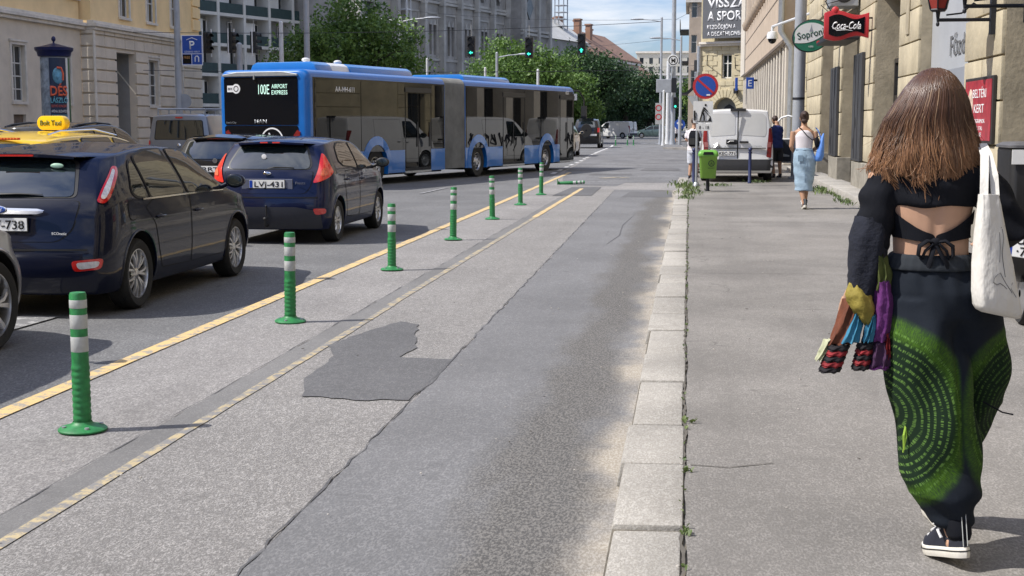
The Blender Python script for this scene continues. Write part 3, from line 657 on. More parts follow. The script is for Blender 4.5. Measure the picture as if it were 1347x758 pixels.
# pale end tower of that block
t = thing('corner_building', 'pale stone slab corner beside the banner, beyond the brown building', 'building', (3.32, 92.5, .12), -90)
mb = MB(); mb.b2(0,5.8,0,6,4.6,20); mb.build('upper_wall', M('pale_stone'), t, bevel=.03)
for k in range(4): mb = MB(); mb.b2(.3+k*1.5,.75+k*1.5,.2,.8,0,4.6); mb.build('pillar', M('pale_stone'), t, bevel=.02)
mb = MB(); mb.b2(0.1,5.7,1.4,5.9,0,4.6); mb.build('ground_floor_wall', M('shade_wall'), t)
mb = MB(); mb.b2(5.2,5.8,-.5,-.35,3.6,4.4); s = mb.build('projecting_sign', M('sign_blue'), t, bevel=.01)
t = thing('wall_sign', 'small dark blue square sign with a white letter E under the overhang', 'sign', (3.18, 74, 3.80))
mb = MB(); mb.b2(-.2,.2,-.06,.06,-.3,.3); mb.build('board', M('sign_blue'), t, bevel=.01)
text('letter', 'E', .34, M('ink_white'), t, (0,-.065,-.17))
mb = MB(); mb.b2(.2,.5,-.03,.03,.1,.2); mb.build('bracket', M('dark_iron'), t)

# ---------------------------------------------------------------- far right: arch building with banner (faces the camera)
t = thing('corner_palace', 'yellow stone corner house with a round arch and grey banner above', 'building', (.72, 96, .0), -24)
W, H = 11, 24
arch = [(2.0+.82*1.0*math.cos(a), 2.35+1.25*math.sin(a)) for a in [PI*i/20 for i in range(21)]]
ax, ar, az = 1.87, .82, 2.6
ops = [(ax-ar, ax+ar, .0, az+ar), (1.55,2.3,4.75,6.4), (5.0,5.8,4.75,6.4), (8.0,8.8,4.75,6.4)]
mb = wall_grid(MB(), W, H, ops, .5); shell(mb, W, H, 12)
n = 16; P = [(ax+ar*math.cos(PI*i/n), az+ar*math.sin(PI*i/n)) for i in range(n+1)]
for i in range(n):
    a, b = P[i], P[i+1]; mb.quad((a[0],0,a[1]),(a[0],0,az+ar),(b[0],0,az+ar),(b[0],0,b[1])); mb.quad((a[0],0,a[1]),(b[0],0,b[1]),(b[0],.5,b[1]),(a[0],.5,a[1]))
mb.build('wall', M('yellow_stone'), t)
mb = MB(); z = .1; i = 0
while z < 6.9:
    x = -.0+(.3 if i % 2 else 0)
    while x < W-.3:
        w = .62; x0, x1 = x+.015, min(x+w-.015, W)
        if not any(a-.1 < x1 and x0 < b+.1 and c-.15 < z+.34 and z < d+.12 for a, b, c, d in ops): 
            if not (z < 4.15 and (math.hypot((x0+x1)/2-ax, (z+.17)-az) < 1.5 and z > 2.3)): mb.b2(x0, x1, -.04+random.uniform(-.008,.008), .0+.01, z+.012, z+.33)
        x += w
    z += .345; i += 1
for i in range(1, 14):
    a = PI*i/14; r0, r1 = .86, 1.42; da = PI/14*.44
    mb.prism([(ax+r0*math.cos(a-da), az+r0*math.sin(a-da)), (ax+r1*math.cos(a-da), az+r1*math.sin(a-da)), (ax+r1*math.cos(a+da), az+r1*math.sin(a+da)), (ax+r0*math.cos(a+da), az+r0*math.sin(a+da))], -.06, .01, 'y')
mb.build('stone_blocks', M('yellow_stone'), t, bevel=.01)
mb = MB(); mb.b2(ax-ar,ax+ar,.45,.6,0,az+ar); mb.build('passage', mat('passage_grey', (.22,.22,.2), .9), t)
mb = MB(); mb.prism([(ax-.35+.0,.0),(ax+.6,.0),(ax+.6,2.4),(ax+.45,2.8),(ax+.12,3.0),(ax-.2,2.8),(ax-.35,2.4)], .40, .449, 'y'); mb.build('gate', M('dark_iron'), t)
mb = MB(); mb.b2(0,W,-.25,.0,6.95,7.1); mb.b2(0,W,-.4,.0,7.1,7.25); mb.build('cornice', M('moulding'), t)
for o_ in ops[1:]: window(t, *o_, .25, M('frame_white'), M('pane_glass'), 2, (.38,), .09)
mb = MB(); mb.b2(2.62,2.85,-.4,-.1,3.7,4.05); mb.build('wall_lamp', M('dark_iron'), t)
mb = MB(); mb.tube([(.5,-.05,5.7),(.9,-.9,6.3)], .03); mb.tube([(2.6,-.05,5.4),(2.9,-.9,6.1)], .03); mb.build('flag_holder', M('dark_iron'), t)
mb = MB(); mb.tube([(-.1,-.1,7),(-.1,-.1,.2)], .12, 8); mb.build('drain_pipe', M('galvanised'), t)
b = thing('banner', 'large grey sports shop banner with white Hungarian capitals on the corner house', 'banner', (.82, 95.3, 7.45), -24)
mb = MB(); mb.b2(0,9,-.04,.04,0,7); mb.build('cloth', mat('banner_grey', (.11,.115,.125), .6, 0, .12, .6), b)
text('lettering', 'VISSZA', .66, M('ink_white'), b, (.35,-.045,2.05), width=2.85, bold=.02, align='LEFT', extrude=.02); text('lettering', 'A SPORTHOZ', .62, M('ink_white'), b, (.35,-.045,1.18), width=4.55, bold=.02, align='LEFT', extrude=.02)
text('lettering', 'KEZDŐDJÖN A', .28, M('ink_white'), b, (.35,-.045,.62), width=2.1, bold=.01, align='LEFT', extrude=.02); text('lettering', 'A DECATHLONBAN', .28, M('ink_white'), b, (.35,-.045,.16), width=2.85, bold=.01, align='LEFT', extrude=.02)
t = thing('tenement_house', 'tall slim brown house seen edge-on left of the banner', 'building', (-.15, 131, 0), 0)
ops = [(.2,.75,z,z+1.7) for z in (5,8.3,11.6)]
mb = wall_grid(MB(), 9, 13.0, ops, .3); shell(mb, 9, 13.0, 14); mb.build('wall', M('brown_stone'), t)
mb = MB(); mb.b2(-.35,9,-.35,14,13.0,13.5); mb.b2(-.15,9,-.2,14,13.55,15.5); mb.build('cornice', M('moulding'), t)
for o_ in ops: window(t, *o_, .2, M('frame_white'), M('pane_glass'), 1, (.4,))
for z in (4.5,7.5,10.5): mb = MB(); mb.b2(-.9,-.02,2,9,z,z+.15); mb.b2(-.9,-.85,2,9,z+.15,z+1.1); mb.build('balcony', M('dark_iron'), t)

# ---------------------------------------------------------------- LEFT: yellow and grey building (front x = -28)
def left_block(name, label, x, y0, y1, wins, base_w, up_w, door=None, block=False):
    t = thing(name, label, 'building', (x, y0, .0), 90)
    W = y1-y0; o1 = [(a-y0, b-y0, c, d) for a, b, c, d in wins+base_w]+([(door[0]-y0, door[1]-y0, 0., door[2])] if door else [])
    mb = wall_grid(MB(), W, 6.05, o1, .32); mb.quad((0,0,0),(0,12,0),(0,12,6.05),(0,0,6.05)); mb.build('ground_floor_wall', M('grey_render'), t)
    o2 = [(a-y0, b-y0, c, d) for a, b, c, d in up_w]
    mb = wall_grid(MB(), W, 22, o2, .28, .04, 0, 6.5); mb.quad((0,.04,6.5),(0,12,6.5),(0,12,22),(0,.04,22)); mb.quad((0,.04,22),(W,.04,22),(W,12,22),(0,12,22)); mb.quad((W,.04,0),(W,12,0),(W,12,22),(W,.04,22)); mb.build('upper_wall', M('yellow_render'), t)
    mb = MB(); mb.b2(-.12,W+.12,-.22,.2,6.05,6.2); mb.b2(-.2,W+.2,-.34,.2,6.2,6.36); mb.b2(-.1,W+.1,-.14,.2,6.36,6.5); mb.build('cornice', M('moulding'), t, bevel=.02)
    for a, b, c, d in o1[:len(wins)]: window(t, a, b, c, d, .2, M('frame_white'), M('pane_glass'), 2, (.32,.55,.78), .07, sill=.09)
    for a, b, c, d in o1[len(wins):len(wins)+len(base_w)]: 
        mb = MB(); mb.b2(a,b,.15,.2,c,d); mb.build('cellar_shutter', mat('cellar_brown', (.16,.12,.09), .7, 0, .2, 4), t)
    for a, b, c, d in o2: window(t, a, b, c, d, .2, M('frame_white'), M('pane_glass'), 2, (.3,.6), .08, sill=.1)
    for a, b, c, d in o1[:len(wins)]+o2:
        mb = MB(); w = .13; yy = 0 if d < 6.4 else .04
        mb.b2(a-w,a-.002,yy-.06,yy+.01,c-.02,d+w); mb.b2(b+.002,b+w,yy-.06,yy+.01,c-.02,d+w); mb.b2(a-.002,b+.002,yy-.06,yy+.01,d+.002,d+w)
        mb.b2(a-w-.08,b+w+.08,yy-.12,yy+.01,d+w+.002,d+w+.09); mb.build('window_surround', M('moulding'), t)
    return t, W
t1, W1 = left_block('yellow_building', 'pale yellow and grey old building wing, smooth grey ground floor behind the advertising column', -28.5, 28, 61.5, [(y,y+1.15,2.6,5.0) for y in (34,39.2,44.4,49.6,54.8)]+[(60.2,61.35,2.6,5.0)]*0+[(58.9,60.3,2.6,5.0)], [(y,y+1.1,.9,2.05) for y in (44.4,49.6,54.8,59.0)], [(y,y+1.3,z,z+2.5) for y in (44.5,50.0,54.0,57.7,60.1) for z in (7.5,12.0,16.5)][0:15])
t2, W2 = left_block('yellow_building', 'yellow old building wing with deep grooved grey stone base and doorway', -28, 61.7, 76, [(68.3,69.6,2.6,4.95),(71.9,73.1,2.6,4.95)], [(68.3,69.4,.9,2.0)], [(y,y+1.15,z,z+2.5) for y in (65,68.4,71.7) for z in (6.9,11.4,15.9)], door=(64.2,66.6,5.15))
mb = MB(); z = .35; i = 0
segs = [(0,2.5),(4.9,6.45),(8.05,10.05),(11.55,14.3)]
while z < 5.9:
    for (a, b) in (segs if z < 5.1 else [(0,14.3)]):
        n = max(1, round((b-a)/1.4)) if b-a < 9 else 12
        for j in range(n): mb.b2(a+(b-a)*j/n+.004, a+(b-a)*(j+1)/n-(.035 if n > 9 else .0), -.10, .005, z+.03, z+.5)
        mb.b2(-.10, .0, -.10, 1.2, z+.03, z+.5) if a == 0 else None
    z += .55
mb.build('rusticated_band', M('grey_render'), t2, bevel=.02)
mb = MB(); z = 6.9
while z < 21: mb.b2(13.2,14.35,-.06,.045,z+.02,z+.62); z += .68
mb.build('quoin', M('yellow_render'), t2, bevel=.02)
mb = MB(); mb.b2(2.5,4.9,1.6,1.7,0,5.1); mb.quad((4.9,.32,0),(4.9,1.6,0),(4.9,1.6,5.15),(4.9,.32,5.15)); mb.quad((2.5,.32,5.15),(4.9,.32,5.15),(4.9,1.6,5.15),(2.5,1.6,5.15)); mb.build('doorway', M('loggia_grey'), t2)
mb = MB(); mb.tube([(-.25,-.2,6),(-.25,-.2,.2)], .07, 8); mb.build('drain_pipe', M('moulding'), t2)

# ---------------------------------------------------------------- balcony block
t = thing('apartment_block', 'white concrete apartment block with dark green balcony fronts', 'building', (-48.6, 122, 0), 69)
nb, fl, bw, fh = 7, 7, 3.95, 2.95; W = nb*bw; H = 21.2
mb = MB(); mb.quad((0,1.4,0),(W,1.4,0),(W,1.4,H),(0,1.4,H)); mb.quad((0,0,0),(0,12,0),(0,12,H),(0,0,H)); mb.quad((W,0,0),(W,0,H),(W,12,H),(W,12,0)); mb.quad((0,0,H),(W,0,H),(W,12,H),(0,12,H)); mb.build('wall', M('loggia_grey'), t)
mb = MB()
for i in range(nb+1): mb.b2(i*bw-.17,i*bw+.17,-.12,1.4,0,H)
for j in range(fl+1): mb.b2(-.15,W+.15,-.08,1.38,j*fh+.35,j*fh+.65)
mb.build('concrete_frame', M('concrete'), t)
for i in range(nb):
    for j in range(fl):
        z = j*fh+.65; mb = MB(); mb.b2(i*bw+.18,(i+1)*bw-.18,-.02,.05,z+.02,z+1.0); mb.build('balcony_front', M('dark_green_panel'), t)
        if (i+j) % 2 == 0 or i in (1,3):
            mb = MB(); mb.b2(i*bw+.9,i*bw+2.9,1.0,1.38,z,z+2.3); mb.build('infill_panel', M('white_render'), t)
        for k, a in enumerate((.35, 2.95)):
            f = window(t, i*bw+a, i*bw+a+.75, z+.9, z+2.25, 1.3, M('frame_white'), M('pane_glass'), 1, (), .07)
# ---------------------------------------------------------------- gothic church (grey, scaffolding)
t = thing('gothic_church', 'weathered grey gothic stone building with pointed windows and pinnacled tower', 'building', (-34.6, 139.5, 0), 73)
W = 37.5; H = 25
ops = []
for i in range(4): c = 3.0+i*0; 
bays = [12.2+i*4.6 for i in range(6)]
ops = [(c-1.35,c-.75,9.6,13.0) for c in bays]+[(c-.3,c+.3,9.6,13.0) for c in bays]+[(c+.75,c+1.35,9.6,13.0) for c in bays]+[(c-.9,c+.9,2,5.5) for c in bays]+[(c-.5,c+.5,16.5,18.0) for c in bays]+[(2.2,4.0,10.5,14.5)]
ops = [o for o in ops if o[1] < W-.5]
mb = wall_grid(MB(), W, H, ops, .6); mb.quad((0,0,0),(0,20,0),(0,20,H),(0,0,H)); mb.quad((0,0,H),(W,0,H),(W,20,H),(0,20,H)); mb.build('wall', M('church_stone'), t)
mb = MB()
for o_ in ops: mb.quad((o_[0],.5,o_[2]),(o_[1],.5,o_[2]),(o_[1],.5,o_[3]),(o_[0],.5,o_[3]))
mb.build('pane', mat('leaded', (.06,.07,.08), .3, 0, .4, 2), t)
mb = MB()
for c in bays: mb.b2(c+2.05,c+2.55,-.7,.1,0,15.2); mb.prism([(c+1.95,15.2),(c+2.65,15.2),(c+2.3,17.6)], -.75,-.1,'y')
mb.b2(7.6,8.2,-.9,.1,0,24); mb.b2(9.3,9.9,-.9,.1,0,24); mb.b2(.0,.7,-.7,.1,0,22)
mb.build('buttress', mat('church_pale', (.40,.385,.35), .9, 0, .25, .6, bump=.3, bscale=3), t)
mb = MB()
for z, e in ((8.9,.15),(15.4,.3),(15.8,.15),(19.2,.35),(24.6,.5)): mb.b2(0,W,-e,.05,z,z+.28)
for c in bays:
    for s_ in (-1.05,0,1.05): mb.prism([(c+s_-.34,13.0),(c+s_+.34,13.0),(c+s_,13.75)], -.08,.04,'y')
    mb.prism([(c-1.1,18.0),(c+1.1,18.0),(c,19.0)], -.2,.04,'y')
    mb.b2(c-1.7,c-1.5,-.12,.04,9.3,14.2); mb.b2(c+1.5,c+1.7,-.12,.04,9.3,14.2); mb.b2(c-1.7,c+1.7,-.12,.04,14.2,14.4)
for k in range(13):
    x = 11+k*2.05; mb.prism([(x-.4,17.3),(x,16.9),(x+.4,17.3),(x,17.7)], -.1,.03,'y')
n = 14
for i in range(n): a0, a1 = PI*i/n, PI*(i+1)/n; mb.prism([(3.1+1.0*math.cos(a0),14.5+1.0*math.sin(a0)),(3.1+1.35*math.cos(a0),14.5+1.35*math.sin(a0)),(3.1+1.35*math.cos(a1),14.5+1.35*math.sin(a1)),(3.1+1.0*math.cos(a1),14.5+1.0*math.sin(a1))], -.12,.03,'y')
mb.build('string_course', M('church_pale'), t)
mb = MB()
for z in range(1, 12): mb.b2(8.3,9.2,-1.6,-.2,z*2.0,z*2.0+.1)
for x in (8.3,9.2):
    for y in (-1.6,-.3): mb.tube([(x,y,0),(x,y,24)], .05, 5)
mb.build('scaffold', M('pole_white'), t)
tw = MB(); x0, x1 = W, W+9.0
tw.b2(x0,x1,-2.2,9,0,32); tw.build('tower', M('church_stone'), t)
mb = MB()
for z in (8.5,13.0,13.5): mb.b2(x0-.2,x1+.2,-2.5,-2.2,z,z+.3)
for x in (x0+.1,x0+4.6,x1-.6): mb.b2(x,x+.55,-2.75,-2.2,0,30)
for x in (x0+5.2,x0+6.4,x0+7.6):
    mb.b2(x,x+.15,-2.42,-2.2,4.5,10.2); mb.b2(x+.85,x+1.0,-2.42,-2.2,4.5,10.2); mb.prism([(x,10.2),(x+1.0,10.2),(x+.5,12.4)],-2.42,-2.2,'y')
n = 12; 
for i in range(n): a0, a1 = PI*i/n, PI*(i+1)/n; mb.prism([(x0+2.4+.9*math.cos(a0),9.2+.9*math.sin(a0)),(x0+2.4+1.4*math.cos(a0),9.2+1.4*math.sin(a0)),(x0+2.4+1.4*math.cos(a1),9.2+1.4*math.sin(a1)),(x0+2.4+.9*math.cos(a1),9.2+.9*math.sin(a1))],-2.4,-2.2,'y')
mb.build('tower_tracery', M('church_pale'), t)
mb = MB(); mb.prism([(x0+2.4,15.0),(x0+3.6,16.6),(x0+2.4,18.2),(x0+1.2,16.6)],-2.35,-2.21,'y')
for x in (x0+5.35,x0+6.55,x0+7.75): mb.b2(x,x+.7,-2.25,-2.205,4.6,10.1)
mb.build('tower_window', M('leaded'), t)
# nave wing right of the tower + roofs farther on
t = thing('stone_wing', 'lower grey stone wing with steep gable right of the gothic tower', 'building', (-20.4, 190, 0), 73)
ops = [(1.2+i*2.6,2.2+i*2.6,z,z+2.4) for i in range(6) for z in (4,9)]
mb = wall_grid(MB(), 17, 13.6, ops, .4); shell(mb, 17, 13.6, 9); mb.build('wall', M('church_stone'), t)
mb = MB()
for o_ in ops: mb.quad((o_[0],.35,o_[2]),(o_[1],.35,o_[2]),(o_[1],.35,o_[3]),(o_[0],.35,o_[3]))
mb.build('pane', M('leaded'), t)
mb = MB(); mb.prism([(-.3,13.62),(9.3,13.62),(4.5,17.2)], 0, 17, 'x'); mb.build('roof', M('concrete'), t)
mb = MB()
for x in (12.5,14.0):
    for y in (2,3.4): mb.tube([(x,y,13),(x,y,21)], .09, 5)
for z in range(14,22,1): mb.b2(12.4,14.1,1.9,3.5,z,z+.1)
mb.build('roof_scaffold', M('galvanised'), t)
def gable_house(label, loc, rz, W, D, H, RH, m, rows, n, chim, eave=.5):
    t = thing('tenement_house', label, 'building', loc, rz)
    ops = [(W*(i+.3)/n, W*(i+.7)/n, z, z+1.9) for i in range(n) for z in rows]
    mb = wall_grid(MB(), W, H, ops, .3); mb.quad((0,0,0),(0,D,0),(0,D,H),(0,0,H)); mb.quad((W,0,0),(W,0,H),(W,D,H),(W,D,0)); mb.quad((0,D,0),(W,D,0),(W,D,H),(0,D,H)); mb.prism([(-.0,H),(D,H),(D/2,H+RH*.97)], 0, W, 'x'); mb.build('wall', m, t)
    for o_ in ops: window(t, *o_, .2, M('frame_white'), M('pane_glass'), 2, (.4,), .12)
    rf = MB(); rf.prism([(-eave,H-.1),(D/2,H+RH),(D/2,H+RH+.25),(-eave,H+.15)], -eave, W+eave, 'x'); rf.prism([(D+eave,H-.1),(D/2,H+RH),(D/2,H+RH+.25),(D+eave,H+.15)], -eave, W+eave, 'x'); r_ = rf.build('roof', M('roof_tile'), t)
    mb = MB(); mb.b2(-.3,W+.3,-.4,.02,H-.5,H-.12); mb.build('cornice', M('moulding'), t)
    for x, y, h in chim: mb = MB(); mb.b2(x-.7,x+.7,y-.45,y+.45,H,H+RH+h); mb.b2(x-.85,x+.85,y-.6,y+.6,H+RH+h,H+RH+h+.25); mb.build('chimney', M('brick_far'), r_)
    return t
gable_house('brown house with red tiled roof and chimneys beyond the dark trees', (-16.3, 236, 0), 77.6, 30, 14, 13.2, 5.0, M('brown_stone'), (4,7.5,10.6), 9, [(3,4,1.4),(9,6,1.6),(13,5,1.2),(20,7,.8)])
gable_house('lower brown house with a tiled roof farther along the street', (-9.4, 268, 0), 82, 26, 12, 10.2, 4.0, M('brown_stone'), (3.5,7), 8, [(6,5,.8)])
gable_house('brick red house with chimneys between the stone wing and the tiled roof', (-19.8, 222, 0), 73, 9, 10, 15, 2.2, M('brick_far'), (6,10), 3, [(2,3,1.5),(6,4,2)])
def flat_house(label, loc, rz, W, D, H, m, rows, n):
    t = thing('far_building', label, 'building', loc, rz); ops = [(W*(i+.3)/n, W*(i+.7)/n, z, z+1.7) for i in range(n) for z in rows]
    mb = wall_grid(MB(), W, H, ops, .3); shell(mb, W, H, D); mb.build('wall', m, t); mb = MB()
    for o_ in ops: mb.quad((o_[0],.25,o_[2]),(o_[1],.25,o_[2]),(o_[1],.25,o_[3]),(o_[0],.25,o_[3]))
    mb.build('pane', M('pane_glass'), t); mb = MB(); mb.b2(-.4,W+.4,-.4,D+.4,H,H+.5); mb.build('cornice', M('moulding'), t); return t
flat_house('pale cream flat-roofed building closing the street, wider lower one', (-23, 372, 0), 0, 26, 14, 14.6, M('cream_far'), (3,6.5,10,12.2), 9)
flat_house('pale cream upper block rising behind the street-closing building', (-15, 390, 0), 0, 16, 14, 21.5, M('cream_far'), (16,18.5), 6)
flat_house('dark slab with lettered facade low between the pale block and the slim house', (-6.5, 340, 0), 0, 16, 14, 9.5, M('cream_far'), (2,5), 6)
# buildings behind the camera and along the left side, which the windows and car paint mirror
flat_house('long plain yellow street block at the left behind the parked cars', (-28.5, -50, 0), 90, 77, 10, 21, M('yellow_render'), (2.5,7,11.5,16), 18)
# ================================================================ vehicles
def interp(p, x):
    if x <= p[0][0]: return p[0][1]
    for a, b in zip(p, p[1:]):
        if x <= b[0]: t = (x-a[0])/(b[0]-a[0]); return a[1]+(b[1]-a[1])*t
    return p[-1][1]
def car_mesh(P):
    top, rear, front = P['top'], P['rear'], P['front']; y0, y1 = top[0][0], top[-1][0]
    W2 = P['W']/2; belt = P['belt']; Hh = max(z for _, z in top); zb = P.get('zb', .2)
    ts = sorted({0., .012, .03, .06, 1., .988, .97, .94, *[i/26 for i in range(1, 26)]}); hs = [0, .03, .1, .2, .32, .44, .55, .65, .74, .82, .89, .95, .985, 1.]; ss = [-1, -.97, -.88, -.7, -.4, 0, .4, .7, .88, .97, 1]
    def pt(s, t, h):
        yt = y0+(y1-y0)*t; zt = interp(top, yt); z = zb+h*(zt-zb)
        yr = interp(rear, z); yf = interp(front, z)
        if t < .5: y = yr+(yt-y0)*(interp(front, z)-yr)/(y1-y0)
        else: y = yf-(y1-yt)*(yf-yr)/(y1-y0)
        w = W2*(1-.022*((z-.62)/.4)**2) if z < belt else W2*(1-.022*((belt-.62)/.4)**2)-P['tum']*((z-belt)/(Hh-belt))**1.12
        if z < .34: w -= (.34-z)*.25
        w *= 1-P.get('rt', .10)*max(0, 1-t/.10)**2*(1 if z < belt else 1.15)-P.get('ft', .17)*max(0, 1-(1-t)/.17)**2
        x = s*w
        z -= P.get('crown', .035)*h**6*s*s
        y += P.get('rb', .10)*(abs(s)**3)*max(0, 1-t/.12)**2 - P.get('fb', .20)*(abs(s)**2.4)*max(0, 1-(1-t)/.12)**2
        return (x, y, z)
    idx = {}; V = []; F = []
    def vi(i, j, k):
        if (i, j, k) not in idx: idx[(i, j, k)] = len(V); V.append(pt(ss[i], ts[j], hs[k]))
        return idx[(i, j, k)]
    I, J, K = len(ss)-1, len(ts)-1, len(hs)-1
    for i in range(I):
        for k in range(K): F += [(vi(i,0,k), vi(i+1,0,k), vi(i+1,0,k+1), vi(i,0,k+1)), (vi(i,J,k), vi(i,J,k+1), vi(i+1,J,k+1), vi(i+1,J,k))]
        for j in range(J): F += [(vi(i,j,0), vi(i,j+1,0), vi(i+1,j+1,0), vi(i+1,j,0)), (vi(i,j,K), vi(i+1,j,K), vi(i+1,j+1,K), vi(i,j+1,K))]
    for j in range(J):
        for k in range(K): F += [(vi(0,j,k), vi(0,j,k+1), vi(0,j+1,k+1), vi(0,j+1,k)), (vi(I,j,k), vi(I,j+1,k), vi(I,j+1,k+1), vi(I,j,k+1))]
    me = bpy.data.meshes.new('body'); me.from_pydata(V, [], F)
    bm = bmesh.new(); bm.from_mesh(me); bmesh.ops.recalc_face_normals(bm, faces=bm.faces); bm.to_mesh(me); bm.free()
    o = bpy.data.objects.new('body', me); COL.objects.link(o); sb = o.modifiers.new('s', 'SUBSURF'); sb.levels = P.get('sub', 1); cut = []
    me = evaluated(o); bvh = bvh_of(me)
    o = bpy.data.objects.new('body', me); COL.objects.link(o)
    for ya in P['axles']:
        for sx in (-1, 1):
            c = MB().cyl((sx*(W2-.30), ya, P['wr']+.01), (sx*(W2+.2), ya, P['wr']+.01), P['ar'], n=40).build('c', M('dark_gap')); cut.append(c)
            bo = o.modifiers.new('b', 'BOOLEAN'); bo.operation = 'DIFFERENCE'; bo.object = c; bo.solver = 'EXACT'; bo.material_mode = 'TRANSFER'
    o.data.materials.append(P['paint'])
    me = evaluated(o)
    for c in cut: bpy.data.objects.remove(c)
    return me, bvh
wheel_cache = {}
def wheel(par, x, y, r, w, kind, rimr, m_rim='alloy'):
    key = (r, kind, rimr, x > 0, m_rim); sx = 1 if x > 0 else -1
    e = bpy.data.objects.new('wheel', None); COL.objects.link(e); e.parent = par; e.location = (x, y, r)
    if key not in wheel_cache:
        h = w/2; o = lambda k: sx*k
        mb = MB(); mb.lathe([(rimr-.01, o(-h*.8)), (r-.03, o(-h)), (r-.006, o(-h*.75)), (r, o(-h*.4)), (r, o(h*.4)), (r-.006, o(h*.75)), (r-.03, o(h*1.0)), (rimr+.012, o(h*.92)), (rimr-.008, o(h*.8))], axis='x', n=40)
        for q in (-.45, 0, .45): mb.lathe([(r+.0015, o(h*q-.004)), (r-.003, o(h*q)), (r+.0015, o(h*q+.004))], axis='x', n=40)
        a = mb.build('tyre', M('rubber'), e, smooth=50)
        mb = MB(); mb.lathe([(rimr, o(h*.82)), (rimr-.012, o(h*.84)), (rimr-.02, o(h*.55)), (rimr-.03, o(-h*.5))], axis='x', n=40)
        face = o(h*.62)
        mb.lathe([(.001, face+o(.012)), (.03, face+o(.012)), (.055, face), (.075, face-o(.02))], axis='x', n=20)
        n = {'focus': 7, 'turbine': 5, 'simple': 9, 'cap': 0, 'bus': 0}[kind]
        for i in range(n):
            aa = 2*PI*i/n
            for dd in ((-.13, .13) if kind in ('focus', 'turbine') else (0,)):
                a0 = aa+dd*.55; a1 = aa+dd*(1.5 if kind == 'focus' else 1.9); R0, R1 = .05, rimr-.012; w0, w1 = .012, (.013 if kind == 'focus' else .026)
                if kind == 'turbine': a1 += .12
                V = []
                for (rr, ang, ww, hh) in ((R0, a0, w0, .0), ((R0+R1)/2, (a0+a1)/2, (w0+w1)/2*1.1, .014), (R1, a1, w1, .004)):
                    ca, sa = math.cos(ang), math.sin(ang)
                    for (du, dh) in ((-ww, -.012), (ww, -.012), (ww*.7, .012), (-ww*.7, .012)):
                        V.append((face+o(dh+hh-.006), rr*ca-du*sa, rr*sa+du*ca))
                mb.add(V, [(0,1,5,4),(1,2,6,5),(2,3,7,6),(3,0,4,7),(4,5,9,8),(5,6,10,9),(6,7,11,10),(7,4,8,11),(0,3,2,1),(8,9,10,11)])
        if kind in ('cap', 'bus'):
            mb.lathe([(.03, face+o(.03)), (rimr*.35, face+o(.03)), (rimr*.5, face-o(.02)), (rimr*.86, face-o(.03)), (rimr*.97, face+o(.02))], axis='x', n=32)
            for i in range(10): aa = 2*PI*i/10; mb.lathe([(.0, face+o(.0)), (.022, face+o(.0)), (.022, face-o(.03))], (0, rimr*.62*math.cos(aa), rimr*.62*math.sin(aa)), 'x', 8)
        b = mb.build('rim', M(m_rim), e, smooth=40)
        mb = MB(); mb.lathe([(.001, o(-h*.1)), (rimr-.02, o(-h*.1))], axis='x', n=24); mb.lathe([(.02, o(h*.1)), (rimr*.62, o(h*.1)), (rimr*.62, o(0))], axis='x', n=24)
        c = mb.build('brake_disc', mat('brake_dark', (.035,.035,.036), .5, .4, .2, 8), b); wheel_cache[key] = (a, b, c)
    else:
        a, b, c = wheel_cache[key]; a = a.copy(); b2 = b.copy(); c = c.copy()
        for q in (a, b2, c): COL.objects.link(q)
        a.parent = e; b2.parent = e; c.parent = b2
    return e
def plate(par, txt, c, w=.5, h=.11, rot=0, flat=None):
    mb = MB(); mb.box((0,0,0), (w, .012, h)); p = mb.build('licence_plate', M('plate_white'), par, bevel=.003); p.location = c; p.rotation_euler = (R(rot), 0, 0)
    mb = MB(); mb.b2(-w/2+.004, -w/2+.048, -.0085, -.0062, -h/2+.004, h/2-.004); mb.build('blue_band', M('plate_blue'), p)
    mb = MB(); mb.b2(-w/2-.006, w/2+.006, -.004, .006, -h/2-.006, h/2+.006); mb.build('plate_holder', M('black_plastic'), p)
    if txt: text('plate_number', txt, h*.66, M('ink_black'), p, (.024, -.0075, -h*.33), width=w*.80, bold=.012)
    return p
